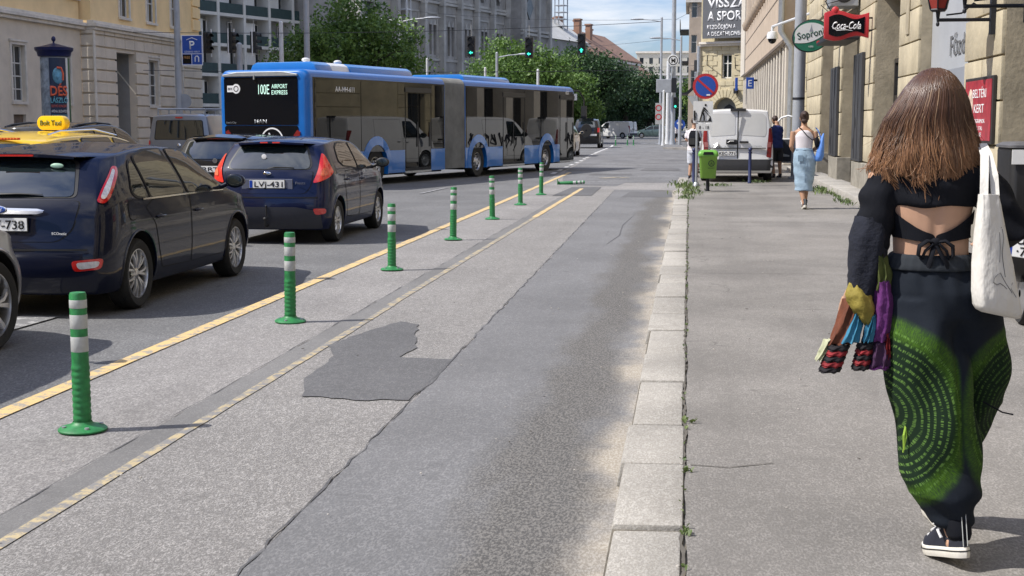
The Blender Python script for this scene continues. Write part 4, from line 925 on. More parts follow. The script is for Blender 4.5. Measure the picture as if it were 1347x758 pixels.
def make_car(P, label, cat, loc, rz=0., name='parked_car', group=None):
    group = group or ('vehicles queueing in the carriageway' if loc[0] < -4 and loc[1] < 130 else ('white vans along the right kerb' if cat == 'van' else 'cars at the far crossing'))
    t = thing(name, label, cat, loc, rz, group); me, bvh = car_mesh(P); pm = P['paint']
    if len(me.materials) == 0: me.materials.append(pm)
    link('body', me, t, 38); W2 = P['W']/2
    def sp(poly, nm, m, off=.005, par=t, res=.05, rnd=2, sides=(1, -1)):
        out = []
        for s_ in sides:
            out.append(patch(bvh, [(s_*a, b) for a, b in poly], (-s_, 0, 0), nm, m, par, off, res, rnd))
        return out
    def rp(poly, nm, m, off=.005, par=t, res=.05, rnd=2, d=(0,1,0)): return patch(bvh, poly, d, nm, m, par, off, res, rnd)
    def grow(poly, g):
        cx = sum(p[0] for p in poly)/len(poly); cy = sum(p[1] for p in poly)/len(poly); out = []
        for x, y in poly: l = math.hypot(x-cx, y-cy); out.append((x+(x-cx)/l*g, y+(y-cy)/l*g))
        return out
    handles = P.get('handles', [])
    for i, poly in enumerate(P.get('doors', [])):
        sp(grow(poly, .012), 'door_gap', M('dark_gap'), .0015, rnd=1); ds = sp(poly, 'door', pm, .004, rnd=1)
        if i < len(handles):
            hy, hz = handles[i]
            for s_, d_ in zip((1, -1), ds):
                hit = bvh.ray_cast(Vector((s_*3, hy, hz)), Vector((-s_, 0, 0)))[0]; xx = hit.x if hit else s_*W2
                mb = MB(); mb.ell((xx+s_*.004, hy+.02, hz), (.004,.055,.028), 12, 8); mb.mat(0); mb.tube([(xx+s_*.008,hy-.075,hz),(xx+s_*.032,hy-.05,hz+.004),(xx+s_*.034,hy+.06,hz+.006),(xx+s_*.008,hy+.09,hz+.004)], [.011,.013,.013,.011], 8); mb.build('door_handle', pm, d_, smooth=60)
    for poly in P.get('windows', []):
        a = sp(grow(poly, .022), 'window_seal', M('black_plastic'), .0065)
        for s_, w in zip((1, -1), a): sp(poly, 'window', P.get('glassmat', M('glass')), .010, par=w, sides=(s_,))
    if 'strip' in P:
        yA, yB, z = P['strip']; sp([(yA,z-.008),(yB,z-.018),(yB,z-.004),(yA,z+.008)], 'window_trim', M('chrome'), .012, rnd=0, res=.1)
    if 'rearglass' in P:
        g = rp(grow(P['rearglass'], .03), 'rear_window_frame', M('black_plastic'), .004); rp(P['rearglass'], 'rear_window', M('rear_glass'), .009, par=g)
    if 'tailgate' in P: rp(grow(P['tailgate'], .012), 'tailgate_gap', M('dark_gap'), .0012, rnd=2); rp(P['tailgate'], 'tailgate', pm, .003, rnd=2)
    for poly, m, nm in P.get('rear_extra', []): rp(poly, nm, m, .008)
    if 'screen' in P: rp(P['screen'], 'windscreen', M('glass'), .006, d=(0,-1,0))
    for d, poly, m, nm, off in P.get('lamps', []):
        for s_ in (1, -1): rp([(s_*a, b) for a, b in poly], nm, m, off, d=(-s_*d[0], d[1], 0), rnd=1, res=.04)
    for ya in P['axles']:
        for s_ in (1, -1):
            R_ = P['ar']+.006; pts = []
            for i in range(25):
                a = PI*(-.06+1.12*i/24); yy, zz = ya+R_*math.cos(a), P['wr']+.01+R_*math.sin(a)
                h = bvh.ray_cast(Vector((s_*3, yy, max(zz, .24))), Vector((-s_, 0, 0)))[0]
                if h and zz > .2: pts.append((h.x-s_*.004, yy, zz))
            if len(pts) > 3: MB().tube(pts, .014, 6).build('arch_lip', P.get('lipmat', pm), t, smooth=60)
            wheel(t, s_*(W2-.115), ya, P['wr'], .205, P['rim'], P['rimr'], P.get('rimmat', 'alloy'))
    if 'mirror' in P:
        my, mz = P['mirror']
        for s_ in (1, -1):
            h = bvh.ray_cast(Vector((s_*3, my, mz-.03)), Vector((-s_, 0, 0)))[0]; xx = h.x if h else s_*W2*.9
            mb = MB(); k = P.get('mscale', 1.); mb.loft([[(xx+s_*(.075+.115*k+.105*k*q*math.cos(a)), my+dy_, mz+.03+.075*k*q*math.sin(a)+.0*k) for a in [2*PI*j/16 for j in range(16)]] for dy_, q in ((-.055,.88),(-.045,1.0),(.0,.97),(.05,.75),(.085,.35))]); mb.tube([(xx-s_*.01,my+.02,mz-.05),(xx+s_*.09,my+.01,mz-.005)], [.028,.022], 8)
            o = mb.build('mirror', P.get('mirmat', pm), t, smooth=50)
            mb = MB(); mb.ell((xx+s_*(.075+.115*k), my-.057, mz+.03), (.085*k,.002,.058*k), 20, 10); mb.build('mirror_glass', M('rear_glass'), o, smooth=180)
    return t, bvh
# ---------------------------------------------------------------- hatchback 1 (nearest)
focus = dict(L=4.34, W=1.84, belt=.97, tum=.235, wr=.318, ar=.375, rimr=.225, rim='focus', axles=(.82, 3.46), paint=M('navy_paint'), zb=.20, crown=.05,
  top=[(.56,1.385),(.8,1.42),(1.2,1.46),(1.7,1.485),(2.2,1.465),(2.5,1.42),(2.9,1.235),(3.28,1.03),(3.5,.975),(3.9,.90),(4.16,.79)],
  rear=[(.2,.09),(.27,.03),(.40,.0),(.56,.0),(.64,.03),(.70,.055),(.86,.07),(.98,.10),(1.1,.21),(1.3,.44),(1.385,.56)],
  front=[(.2,4.26),(.3,4.33),(.5,4.34),(.65,4.31),(.79,4.16)],
  doors=[[(1.18,.96),(1.0,.90),(1.19,.74),(1.26,.50),(1.34,.33),(2.05,.31),(2.06,.96)], [(2.10,.96),(2.09,.31),(2.98,.31),(3.08,.50),(3.10,.80),(3.06,.96)]],
  handles=[(1.28,.80),(2.26,.80)],
  windows=[[(.76,1.06),(.82,1.01),(1.06,.985),(1.06,1.33),(.94,1.27)], [(1.13,.985),(1.96,.985),(1.87,1.405),(1.45,1.395),(1.13,1.345)], [(2.06,.985),(3.02,.985),(2.90,1.07),(2.52,1.30),(2.33,1.385),(1.98,1.405)]],
  strip=(.95,3.05,.975), rearglass=[(-.60,1.03),(.60,1.03),(.55,1.16),(.47,1.325),(-.47,1.325),(-.55,1.16)],
  tailgate=[(-.66,.965),(-.62,.76),(-.50,.66),(.50,.66),(.62,.76),(.66,.965),(.64,1.0),(-.64,1.0)],
  screen=[(-.62,1.06),(.62,1.06),(.54,1.38),(-.54,1.38)], mirror=(3.0,1.03))
t, bv = make_car(focus, 'dark blue hatchback nearest the camera with tall tail lamps, chrome bar, plate ending 738', 'car', (-5.77, 10.72, 0))
def lamp(bv, t, poly, d, m, nm, off, par=None, sides=(1,-1)):
    out = []
    for s_ in sides: out.append(patch(bv, [(s_*a, b) for a, b in poly], (-s_*d[0], d[1], 0), nm, m, par or t, off, .03, 1))
    return out
D = (.55, .835)
# u runs along (0.835, 0.55): tall slanting lamp on the rear pillar
tall = [(.775,.985),(.84,.965),(.90,1.01),(.965,1.11),(1.02,1.21),(1.025,1.27),(.975,1.275),(.91,1.18),(.84,1.09)]
for s_ in (1,-1):
    r = patch(bv, [(s_*a, b) for a, b in tall], (-s_*D[0], D[1], 0), 'tail_lamp', M('lamp_red'), t, .014, .03, 1)
    patch(bv, [(s_*a, b) for a, b in [(.81,1.01),(.85,1.0),(.90,1.06),(.955,1.16),(.995,1.23),(.975,1.255),(.93,1.18),(.86,1.09)]], (-s_*D[0], D[1], 0), 'clear_lens', M('lamp_clear'), r, .02, .03, 1)
mb = MB(); mb.loft([[(x*(1-.0*k), y, z) for x, y, z in ((-.56,.50+k*.0,1.425),(-.3,.47,1.45),(0,.455,1.458),(.3,.47,1.45),(.56,.50,1.425))]+[(.56,.50,1.40),(.3,.30+.0*k,1.402),(0,.275,1.408),(-.3,.30,1.402),(-.56,.50,1.40)] for k in (0,1)], cap=True)
mb = MB(); mb.add([(-.60,.74,1.36),(-.5,.44,1.365),(-.25,.39,1.388),(0,.375,1.395),(.25,.39,1.388),(.5,.44,1.365),(.60,.74,1.36),(0,.82,1.395),(-.5,.44,1.345),(-.25,.39,1.362),(0,.375,1.368),(.25,.39,1.362),(.5,.44,1.345)], [(0,1,2,7),(7,2,3),(7,3,4),(7,4,5,6),(1,8,9,2),(2,9,10,3),(3,10,11,4),(4,11,12,5),(8,0,6,12,11,10,9)])
mb.build('roof_spoiler', M('navy_paint'), t, smooth=40)
mb = MB(); mb.b2(-.16,.16,.370,.39,1.370,1.386); mb.build('high_brake_lamp', M('lamp_red'), t)
mb = MB(); mb.tube([(-.10,.165,1.045),(-.05,.155,1.055),(.12,.15,1.06),(.34,.16,1.055)], [.02,.022,.014,.006], 8, flat=.5); mb.ell((-.12,.15,1.045),(.05,.03,.028)); mb.build('wiper', M('black_plastic'), t, smooth=50)
mb = MB(); mb.loft([[(x, y, z) for x, y, z in ((xx,.052,zc-hz),(xx,.035,zc-hz*.5),(xx,.032,zc+hz*.4),(xx,.055,zc+hz))] for xx, zc, hz in ((-.38,.91,.012),(-.34,.91,.03),(0,.912,.034),(.34,.91,.03),(.40,.915,.012))]); mb.build('chrome_bar', M('chrome'), t, smooth=40)
mb = MB(); mb.ell((0,.03,.93),(.085,.012,.036),24,10); e = mb.build('badge_surround', M('chrome'), t, smooth=60); mb = MB(); mb.ell((0,.0185,.93),(.072,.006,.027),24,10); mb.build('blue_oval', M('sign_blue'), e, smooth=60)
text('badge_script', 'Ford', .03, M('ink_white'), e, (0,.012,.918), width=.09, shear=.3)
plate(t, 'LAV-738', (-.0,.045,.805)); text('badge_lettering', 'ECOnetic', .022, M('ink_white'), t, (.52,.066,.72), width=.13)
mb = MB(); 
o = patch(bv, [(.60,.50),(.86,.52),(.84,.43),(.62,.41)], (-.35,.93,0), 'reflector', M('lamp_red'), t, .01, .03, 1); patch(bv, [(-.60,.50),(-.86,.52),(-.84,.43),(-.62,.41)], (.35,.93,0), 'reflector', M('lamp_red'), t, .01, .03, 1)
for s_ in (1,-1): patch(bv, [(s_*.64,.485),(s_*.83,.50),(s_*.81,.445),(s_*.66,.43)], (-s_*.35,.93,0), 'reflector_lens', M('lamp_clear'), o, .015, .03, 1)
patch(bv, [(-.75,.60),(.75,.60),(.75,.585),(-.75,.585)], (0,1,0), 'bumper_line', M('dark_gap'), t, .004, .05, 0)
patch(bv, [(.60,.80),(.78,.80),(.78,.98),(.60,.98)], (-1,0,0), 'fuel_flap', M('dark_gap'), t, .0015, .03, 3); patch(bv, [(.61,.81),(.77,.81),(.77,.97),(.61,.97)], (-1,0,0), 'fuel_flap', M('navy_paint'), t, .004, .03, 3)
mb = MB(); mb.ell((.36,.405,1.29),(.06,.012,.022)); mb.build('sticker', mat('sticker_green', (.35,.55,.42), .4), t)

# ---------------------------------------------------------------- hatchback 2
fiesta = dict(L=3.95, W=1.72, belt=.98, tum=.20, wr=.30, ar=.345, rimr=.20, rim='simple', axles=(.66, 3.15), paint=M('navy_paint_light'), zb=.20, crown=.055,
  top=[(.40,1.395),(.62,1.43),(1.1,1.465),(1.6,1.475),(2.0,1.45),(2.3,1.385),(2.7,1.19),(3.05,1.02),(3.3,.955),(3.6,.87),(3.80,.77)],
  rear=[(.2,.10),(.28,.03),(.42,.0),(.62,.0),(.70,.02),(.74,.05),(.92,.075),(1.0,.10),(1.1,.165),(1.3,.31),(1.395,.40)],
  front=[(.2,3.87),(.3,3.94),(.5,3.95),(.65,3.92),(.77,3.80)],
  doors=[[(1.08,.98),(.98,.85),(1.06,.62),(1.12,.34),(1.82,.31),(1.84,.98)], [(1.88,.98),(1.86,.31),(2.66,.31),(2.76,.5),(2.80,.80),(2.76,.96)]],
  handles=[(1.14,.86),(2.02,.84)],
  windows=[[(.86,1.13),(1.04,1.06),(1.76,1.01),(1.70,1.37),(1.2,1.37),(.98,1.31)], [(1.84,1.01),(2.74,.985),(2.62,1.07),(2.3,1.24),(2.02,1.355),(1.80,1.375)]],
  rearglass=[(-.55,1.03),(.55,1.03),(.57,1.10),(.46,1.335),(-.46,1.335),(-.57,1.10)],
  tailgate=[(-.62,.98),(-.60,.80),(-.52,.70),(.52,.70),(.60,.80),(.62,.98),(.6,1.0),(-.6,1.0)],
  screen=[(-.58,1.05),(.58,1.05),(.5,1.34),(-.5,1.34)], mirror=(2.72,1.03), mirmat=M('black_plastic'))
t, bv = make_car(fiesta, 'dark blue small hatchback with red tail lamps, tow hook and plate LVJ-431', 'car', (-5.72, 17.92, 0))
for s_ in (1,-1):
    r = patch(bv, [(s_*a, b) for a, b in [(.60,.84),(.70,.86),(.86,.93),(.93,.99),(.90,1.04),(.82,1.22),(.78,1.24),(.745,1.16),(.70,1.04)]], (-s_*.5,.866,0), 'tail_lamp', M('lamp_bright_red'), t, .016, .03, 1)
    patch(bv, [(s_*a, b) for a, b in [(.70,.93),(.80,.945),(.84,1.0),(.78,1.05),(.73,1.0)]], (-s_*.5,.866,0), 'lamp_lens', mat('lamp_orange', (.8,.16,.08), .1, 0, .3, 30, coat=1.), r, .024, .03, 1)
    patch(bv, [(s_*a, b) for a, b in [(.62,.50),(.80,.50),(.80,.43),(.66,.41)]], (-s_*.3,.95,0), 'reflector', M('lamp_red'), t, .01, .03, 1)
mb = MB(); mb.add([(-.56,.55,1.37),(-.46,.285,1.385),(0,.215,1.41),(.46,.285,1.385),(.56,.55,1.37),(0,.62,1.40),(-.46,.285,1.36),(0,.215,1.382),(.46,.285,1.36)], [(0,1,2,5),(5,2,3,4),(1,6,7,2),(2,7,8,3),(6,0,4,8,7)])
mb.build('roof_spoiler', M('navy_paint_light'), t, smooth=40)
mb = MB(); mb.b2(-.14,.14,.22,.24,1.385,1.402); mb.build('high_brake_lamp', M('lamp_bright_red'), t)
mb = MB(); mb.tube([(-.04,.15,1.035),(.1,.13,1.06),(.36,.135,1.055)], [.026,.016,.006], 8, flat=.5); mb.build('wiper', M('black_plastic'), t, smooth=50)
mb = MB(); mb.ell((0,.072,.975),(.058,.01,.024),24,10); mb.build('badge', M('chrome'), t, smooth=60)
mb = MB(); mb.b2(-.36,.36,.055,.068,.76,.90); mb.build('plate_recess', mat('recess_grey', (.12,.13,.18), .4), t, bevel=.01)
plate(t, 'LVJ-431', (0,.048,.83)); text('badge_lettering', 'TDCi', .03, M('chrome'), t, (-.47,.058,.83), width=.08, extrude=.003); text('badge_lettering', 'Fiesta', .035, M('chrome'), t, (.47,.058,.83), width=.14, extrude=.003)
patch(bv, [(-.7,.655),(.7,.655),(.7,.64),(-.7,.64)], (0,1,0), 'bumper_line', M('dark_gap'), t, .004, .05, 0)
patch(bv, [(-.74,.46),(-.4,.52),(.4,.52),(.74,.46),(.74,.22),(-.74,.22)], (0,1,0), 'lower_bumper', mat('bumper_grey', (.022,.024,.034), .5, 0, .1, 10), t, .008, .05, 1)
mb = MB(); mb.tube([(0,.1,.26),(0,-.06,.26),(0,-.07,.34)], .016, 8); mb.ell((0,-.07,.36),(.026,.026,.026)); mb.tube([(0,-.012,.52),(0,-.014,.40)], .008, 6); mb.ell((0,-.014,.53),(.013,.01,.013)); mb.build('tow_hook', M('black_plastic'), t, smooth=60)
mb = MB(); mb.ell((-.08,.20,1.20),(.035,.003,.035)); mb.build('sticker', M('ink_white'), t)

# ---------------------------------------------------------------- silver car, front wing only in the frame
silver = dict(L=4.45, W=1.82, belt=.96, tum=.2, wr=.335, ar=.395, rimr=.245, rim='turbine', axles=(.85, 3.58), paint=M('silver_paint'), zb=.18, crown=.05, ft=.22, fb=.34,
  top=[(.4,1.38),(1.2,1.46),(1.8,1.46),(2.4,1.38),(2.9,1.12),(3.2,.99),(3.7,.94),(4.1,.84),(4.3,.72)],
  rear=[(.2,.08),(.4,.0),(.8,.05),(1.0,.12),(1.38,.4)], front=[(.18,4.33),(.3,4.43),(.5,4.45),(.62,4.40),(.72,4.3)],
  doors=[[(1.2,.95),(1.1,.7),(1.3,.3),(2.05,.3),(2.06,.95)], [(2.10,.95),(2.09,.3),(3.0,.3),(3.06,.6),(3.04,.92)]], handles=[(1.3,.82),(2.25,.82)],
  windows=[[(.8,1.02),(1.98,.99),(1.9,1.38),(1.3,1.38)], [(2.05,.99),(3.0,.985),(2.5,1.27),(2.0,1.38)]], screen=[(-.6,1.05),(.6,1.05),(.5,1.34),(-.5,1.34)], mirror=(2.95,1.02))
t, bv = make_car(silver, 'silver car at the lower left edge showing its front wing and ten-spoke wheel', 'car', (-5.87, 5.62, 0))
for s_ in (1,-1): patch(bv, [(s_*.78,.62),(s_*.92,.66),(s_*.70,.80),(s_*.50,.74)], (-s_*.6,-.8,0), 'headlight', M('lamp_clear'), t, .01, .03, 1)
patch(bv, [(4.06,.60),(4.36,.60),(4.36,.59),(4.06,.59)], (-1,0,0), 'bumper_line', M('dark_gap'), t, .003, .03, 0)
# ---------------------------------------------------------------- second lane: estate, taxi; third lane: SUV, grey van
estate = dict(L=4.6, W=1.79, belt=.98, tum=.2, wr=.31, ar=.35, rimr=.21, rim='simple', axles=(.95, 3.55), paint=M('black_paint'), zb=.2, crown=.05,
  top=[(.25,1.40),(.8,1.45),(1.5,1.47),(2.1,1.46),(2.6,1.40),(3.1,1.15),(3.45,1.0),(3.9,.93),(4.4,.78)],
  rear=[(.2,.08),(.4,.0),(.62,.0),(.7,.04),(1.0,.07),(1.4,.25)], front=[(.2,4.5),(.5,4.6),(.78,4.4)],
  doors=[[(1.25,.97),(1.1,.7),(1.35,.33),(2.1,.31),(2.12,.97)], [(2.16,.97),(2.15,.31),(3.1,.31),(3.2,.8),(3.15,.96)]], handles=[(1.35,.84),(2.3,.84)],
  windows=[[(.45,1.03),(1.12,1.0),(1.12,1.36),(.62,1.34)], [(1.2,1.0),(2.06,1.0),(2.0,1.38),(1.2,1.38)], [(2.14,1.0),(3.1,1.0),(2.62,1.3),(2.1,1.385)]],
  rearglass=[(-.62,1.02),(.62,1.02),(.54,1.33),(-.54,1.33)], tailgate=[(-.62,.98),(-.6,.72),(.6,.72),(.62,.98)], screen=[(-.6,1.06),(.6,1.06),(.52,1.36),(-.52,1.36)], mirror=(3.1,1.03))
t, bv = make_car(estate, 'black estate car with plate ending RTP, half hidden behind the small blue hatchback', 'car', (-8.45, 23.5, 0))
for s_ in (1,-1):
    r = patch(bv, [(s_*a, b) for a, b in [(.56,.80),(.93,.80),(.96,1.0),(.60,1.0)]], (-s_*.4,.917,0), 'tail_lamp', M('lamp_bright_red'), t, .014, .03, 1)
    patch(bv, [(s_*a, b) for a, b in [(.66,.86),(.84,.86),(.85,.93),(.66,.93)]], (-s_*.4,.917,0), 'lamp_lens', M('lamp_clear'), r, .02, .03, 1)
plate(t, 'RRTP', (-.06,.03,.84)); text('badge_lettering', 'OCTAVIA', .03, M('chrome'), t, (.48,.055,.965), width=.2, extrude=.003)
mb = MB(); mb.lathe([(.001,.04),(.045,.04),(.05,.055),(.04,.06)], (0,0,.99), 'y', 20); mb.build('badge', M('chrome'), t)
mb = MB(); mb.b2(-.22,.22,.235,.27,1.375,1.41); mb.build('high_brake_lamp', M('lamp_bright_red'), t)
mb = MB(); mb.add([(-.56,.5,1.42),(-.46,.2,1.39),(0,.15,1.415),(.46,.2,1.39),(.56,.5,1.42),(0,.5,1.465),(-.46,.2,1.365),(0,.15,1.39),(.46,.2,1.365)], [(0,1,2,5),(5,2,3,4),(1,6,7,2),(2,7,8,3),(6,0,4,8,7)]); mb.build('roof_spoiler', M('black_paint'), t, smooth=40)
mb = MB(); mb.tube([(-.1,.12,1.05),(.05,.11,1.07),(.32,.12,1.065)], [.024,.014,.006], 8, flat=.5); mb.build('wiper', M('black_plastic'), t)
taxi = dict(estate); taxi.update(paint=M('yellow_paint'), W=1.82)
t, bv = make_car(taxi, 'yellow taxi with a lit-style yellow roof sign, roof only visible above the blue hatchback', 'car', (-7.95, 14.3, 0), name='taxi'); t.scale = (1,1,1.065)
for s_ in (1,-1):
    patch(bv, [(s_*a, b) for a, b in [(.56,.80),(.93,.80),(.96,1.0),(.60,1.0)]], (-s_*.4,.917,0), 'tail_lamp', M('lamp_red'), t, .014, .03, 1)
    mb = MB(); mb.tube([(s_*.60,.6,1.425),(s_*.61,.9,1.468),(s_*.62,1.8,1.482),(s_*.60,2.5,1.41)], .013, 6); mb.build('roof_rail', M('chrome'), t, smooth=60)
mb = MB(); mb.b2(-.45,.45,.225,.25,1.378,1.402); mb.build('high_brake_lamp', M('lamp_bright_red'), t)
mb = MB()
for k in range(24): mb.ell((-.42+k*.0365,.222,1.39),(.012,.008,.011),6,5)
mb.build('lamp_diode', mat('lamp_amber', (.9,.25,.03), .2, 0, .1), t)
mb = MB(); mb.ell((-.05,.62,1.455),(.05,.09,.03)); mb.build('roof_antenna', M('yellow_paint'), t, smooth=180)
sg = thing('taxi_sign', 'rounded yellow taxi roof sign lettered Bolt Taxi on the yellow car', 'sign', (-7.95, 16.3, 1.545), -14)
P = []
for cx_, a0 in ((.13, -90), (-.13, 90)):
    for i in range(13): a = R(a0+i*15); P.append((cx_+.09*math.cos(a), .115+.09*math.sin(a)))
mb = MB(); mb.prism(P, -.05, .05, 'y'); mb.build('sign_body', M('yellow_paint'), sg, bevel=.012, smooth=35); mb = MB(); mb.b2(-.13,.13,-.04,.04,0,.03); mb.build('foot', M('black_plastic'), sg)
text('lettering', 'Bolt Taxi', .065, mat('letter_olive', (.10,.11,.01), .5), sg, (0,-.053,.085), width=.33, bold=.02)
suv = dict(L=4.5, W=1.85, belt=1.1, tum=.19, wr=.35, ar=.40, rimr=.23, rim='simple', axles=(.9, 3.55), paint=M('black_paint'), zb=.25, crown=.05,
  top=[(.3,1.60),(.9,1.66),(1.7,1.69),(2.2,1.66),(2.6,1.55),(3.1,1.25),(3.4,1.12),(3.9,1.04),(4.3,.9)], rear=[(.25,.08),(.5,.0),(.8,.02),(1.1,.08),(1.6,.3)], front=[(.25,4.42),(.6,4.5),(.9,4.3)],
  doors=[[(1.2,1.08),(1.1,.8),(1.35,.4),(2.05,.38),(2.06,1.08)], [(2.1,1.08),(2.1,.38),(3.0,.38),(3.1,.9),(3.05,1.07)]], handles=[(1.3,.95),(2.2,.95)],
  windows=[[(.5,1.17),(1.1,1.13),(1.1,1.52),(.75,1.5)], [(1.16,1.13),(2.0,1.13),(1.96,1.57),(1.16,1.55)], [(2.08,1.13),(3.0,1.13),(2.6,1.42),(2.05,1.57)]],
  rearglass=[(-.6,1.16),(.6,1.16),(.53,1.5),(-.53,1.5)], screen=[(-.6,1.18),(.6,1.18),(.53,1.52),(-.53,1.52)], mirror=(3.0,1.15))
t, bv = make_car(suv, 'black SUV with arched roof rails behind the yellow taxi', 'car', (-11.3, 22.0, 0))
for s_ in (1,-1):
    mb = MB(); mb.tube([(s_*.62,.6,1.59),(s_*.62,.85,1.635),(s_*.63,1.5,1.67),(s_*.62,2.1,1.645),(s_*.60,2.45,1.56)], .02, 6); mb.build('roof_rail', M('black_plastic'), t, smooth=60); patch(bv, [(s_*.60,1.0),(s_*.9,1.0),(s_*.88,1.25),(s_*.7,1.25)], (-s_*.4,.917,0), 'tail_lamp', M('lamp_red'), t, .014, .03, 1)
mb = MB(); mb.tube([(.1,.75,1.66),(.1,.62,1.82)], .006, 5); mb.build('aerial', M('black_plastic'), t)
van = dict(L=4.8, W=1.90, belt=1.12, tum=.13, wr=.32, ar=.37, rimr=.21, rim='cap', axles=(.95, 3.9), paint=M('white_paint'), zb=.24, crown=.045, rt=.03, rb=.04, ft=.15,
  top=[(.12,1.90),(.4,1.93),(1.5,1.945),(2.9,1.93),(3.2,1.88),(3.5,1.70),(3.95,1.30),(4.1,1.2),(4.4,1.08),(4.66,.92)], rear=[(.24,.06),(.3,-.02),(.55,-.02),(.58,.03),(1.1,.04),(1.9,.11)], front=[(.24,4.7),(.5,4.8),(.7,4.78),(.92,4.66)],
  doors=[[(1.35,1.8),(1.35,.36),(2.68,.36),(2.68,1.8)], [(2.74,1.12),(2.73,.4),(3.52,.4),(3.6,.7),(3.66,1.1)]], handles=[(2.5,1.02),(2.9,1.0)],
  windows=[[(2.80,1.16),(3.72,1.16),(3.52,1.4),(3.22,1.72),(2.80,1.74)]], screen=[(-.72,1.28),(.72,1.28),(.66,1.74),(-.66,1.74)], mirror=(3.6,1.2), mscale=1.35, mirmat=M('black_plastic'), rimmat='galvanised')
vw = dict(van); vw.update(paint=M('grey_paint'), L=4.9, rearglass=[(-.70,1.22),(.70,1.22),(.64,1.74),(-.64,1.74)])
t, bv = make_car(vw, 'silver grey van with dark rear window and roof rack, left of the bus', 'van', (-13.95, 36, 0), name='parked_van')
for s_ in (1,-1): patch(bv, [(s_*.80,.75),(s_*.93,.75),(s_*.92,1.2),(s_*.82,1.2)], (-s_*.3,.95,0), 'tail_lamp', M('lamp_red'), t, .014, .03, 1)
mb = MB()
for x in (-.68,.68): mb.tube([(x,.3,2.06),(x,3.0,2.06)], .025, 6)
for y in (.3,1.1,1.9,2.8): mb.tube([(-.68,y,2.06),(.68,y,2.06)], .022, 6); mb.tube([(-.68,y,1.88),(-.68,y,2.06)], .02, 6); mb.tube([(.68,y,1.88),(.68,y,2.06)], .02, 6)
mb.build('roof_rack', M('galvanised'), t); mb = MB(); mb.b2(-.1,.1,.07,.11,1.80,1.84); mb.build('high_brake_lamp', M('lamp_bright_red'), t); mb = MB(); mb.ell((.0,.03,1.05),(.06,.02,.06)); mb.build('badge', M('chrome'), t)

# ---------------------------------------------------------------- white van parked on the pavement
t, bv = make_car(van, 'white panel van parked on the pavement, rear doors towards the camera and front door open', 'van', (1.27, 36.2, .118), name='parked_van')
vanp = t
for s_ in (1,-1):
    patch(bv, [(s_*.07,1.24),(s_*.70,1.20),(s_*.74,1.30),(s_*.72,1.72),(s_*.64,1.80),(s_*.07,1.80)], (0,1,0), 'door_pressing', mat('white_pressing', (.62,.62,.60), .35, 0, .04, 3, coat=.5), t, .006, .06, 1)
    r = patch(bv, [(s_*.735,.66),(s_*.86,.64),(s_*.90,1.42),(s_*.80,1.42)], (-s_*.25,.968,0), 'tail_lamp', M('lamp_dark_red'), t, .02, .04, 1)
    patch(bv, [(s_*.75,.92),(s_*.85,.92),(s_*.86,1.05),(s_*.76,1.05)], (-s_*.25,.968,0), 'lamp_lens', mat('lamp_grey_red', (.35,.12,.11), .15, 0, .1), r, .028, .04, 0)
mb = MB(); mb.b2(-.014,.014,.018,.05,.62,1.86); mb.b2(-.73,.73,.0,.04,.885,.905); mb.build('door_seam', M('dark_gap'), t)
patch(bv, [(-.93,.24),(.93,.24),(.93,.60),(-.93,.60)], (0,1,0), 'bumper', mat('bumper_black', (.03,.03,.032), .6, 0, .1, 10), t, .03, .08, 1)
mb = MB(); mb.b2(-.30,-.02,.00,.035,.99,1.12); mb.b2(.05,.28,.005,.035,1.03,1.08); mb.build('door_handle', M('black_plastic'), t, bevel=.012)
mb = MB(); mb.tube([(-.26,-.004,1.04),(-.2,-.01,1.08),(-.1,-.01,1.08)], .012, 6); mb.build('lock', M('white_paint'), t)
mb = MB()
for k in range(2): mb.tube([(-.60,.03,.92+.05*k),(-.53,.026,.97+.05*k),(-.46,.03,.92+.05*k)], .011, 5)
mb.build('badge', M('chrome'), t)
text('badge_lettering', 'JUMPY', .04, M('galvanised'), t, (-.22,.025,.915), width=.26, extrude=.004); text('badge_lettering', 'CITROEN', .035, M('galvanised'), t, (.5,.028,.93), width=.24, extrude=.004)
plate(t, 'KEC-771', (-.30,.0,.76), h=.12); mb = MB(); mb.b2(-.2,.2,.05,.14,1.86,1.93); mb.build('high_brake_lamp', M('bumper_black'), t)
dr = bpy.data.objects.new('front_door', None); COL.objects.link(dr); dr.parent = t; dr.location = (.95, 3.62, 0); dr.rotation_euler = (0,0,R(68))
mb = MB(); mb.prism([(-.88,.42),(-.02,.42),(.02,1.12),(-.92,1.12)], -.03, .04, 'x'); mb.tube([(.0,.0,1.12),(.0,-.18,1.42),(.0,-.42,1.70),(.0,-.62,1.76),(.0,-.88,1.70),(.0,-.92,1.12)], .028, 8)
mb.build('door_shell', M('white_paint'), dr, bevel=.01, smooth=40)
mb = MB(); mb.prism([(-.84,.46),(-.06,.46),(-.03,1.09),(-.88,1.09)], -.055, -.031, 'x'); mb.build('door_lining', mat('lining_black', (.02,.022,.03), .7, 0, .2, 8), dr, bevel=.008); mb = MB(); mb.prism([(-.70,.60),(-.2,.60),(-.2,.64),(-.45,.70),(-.70,.64)], -.065, -.056, 'x'); mb.build('door_pocket', M('galvanised'), dr)
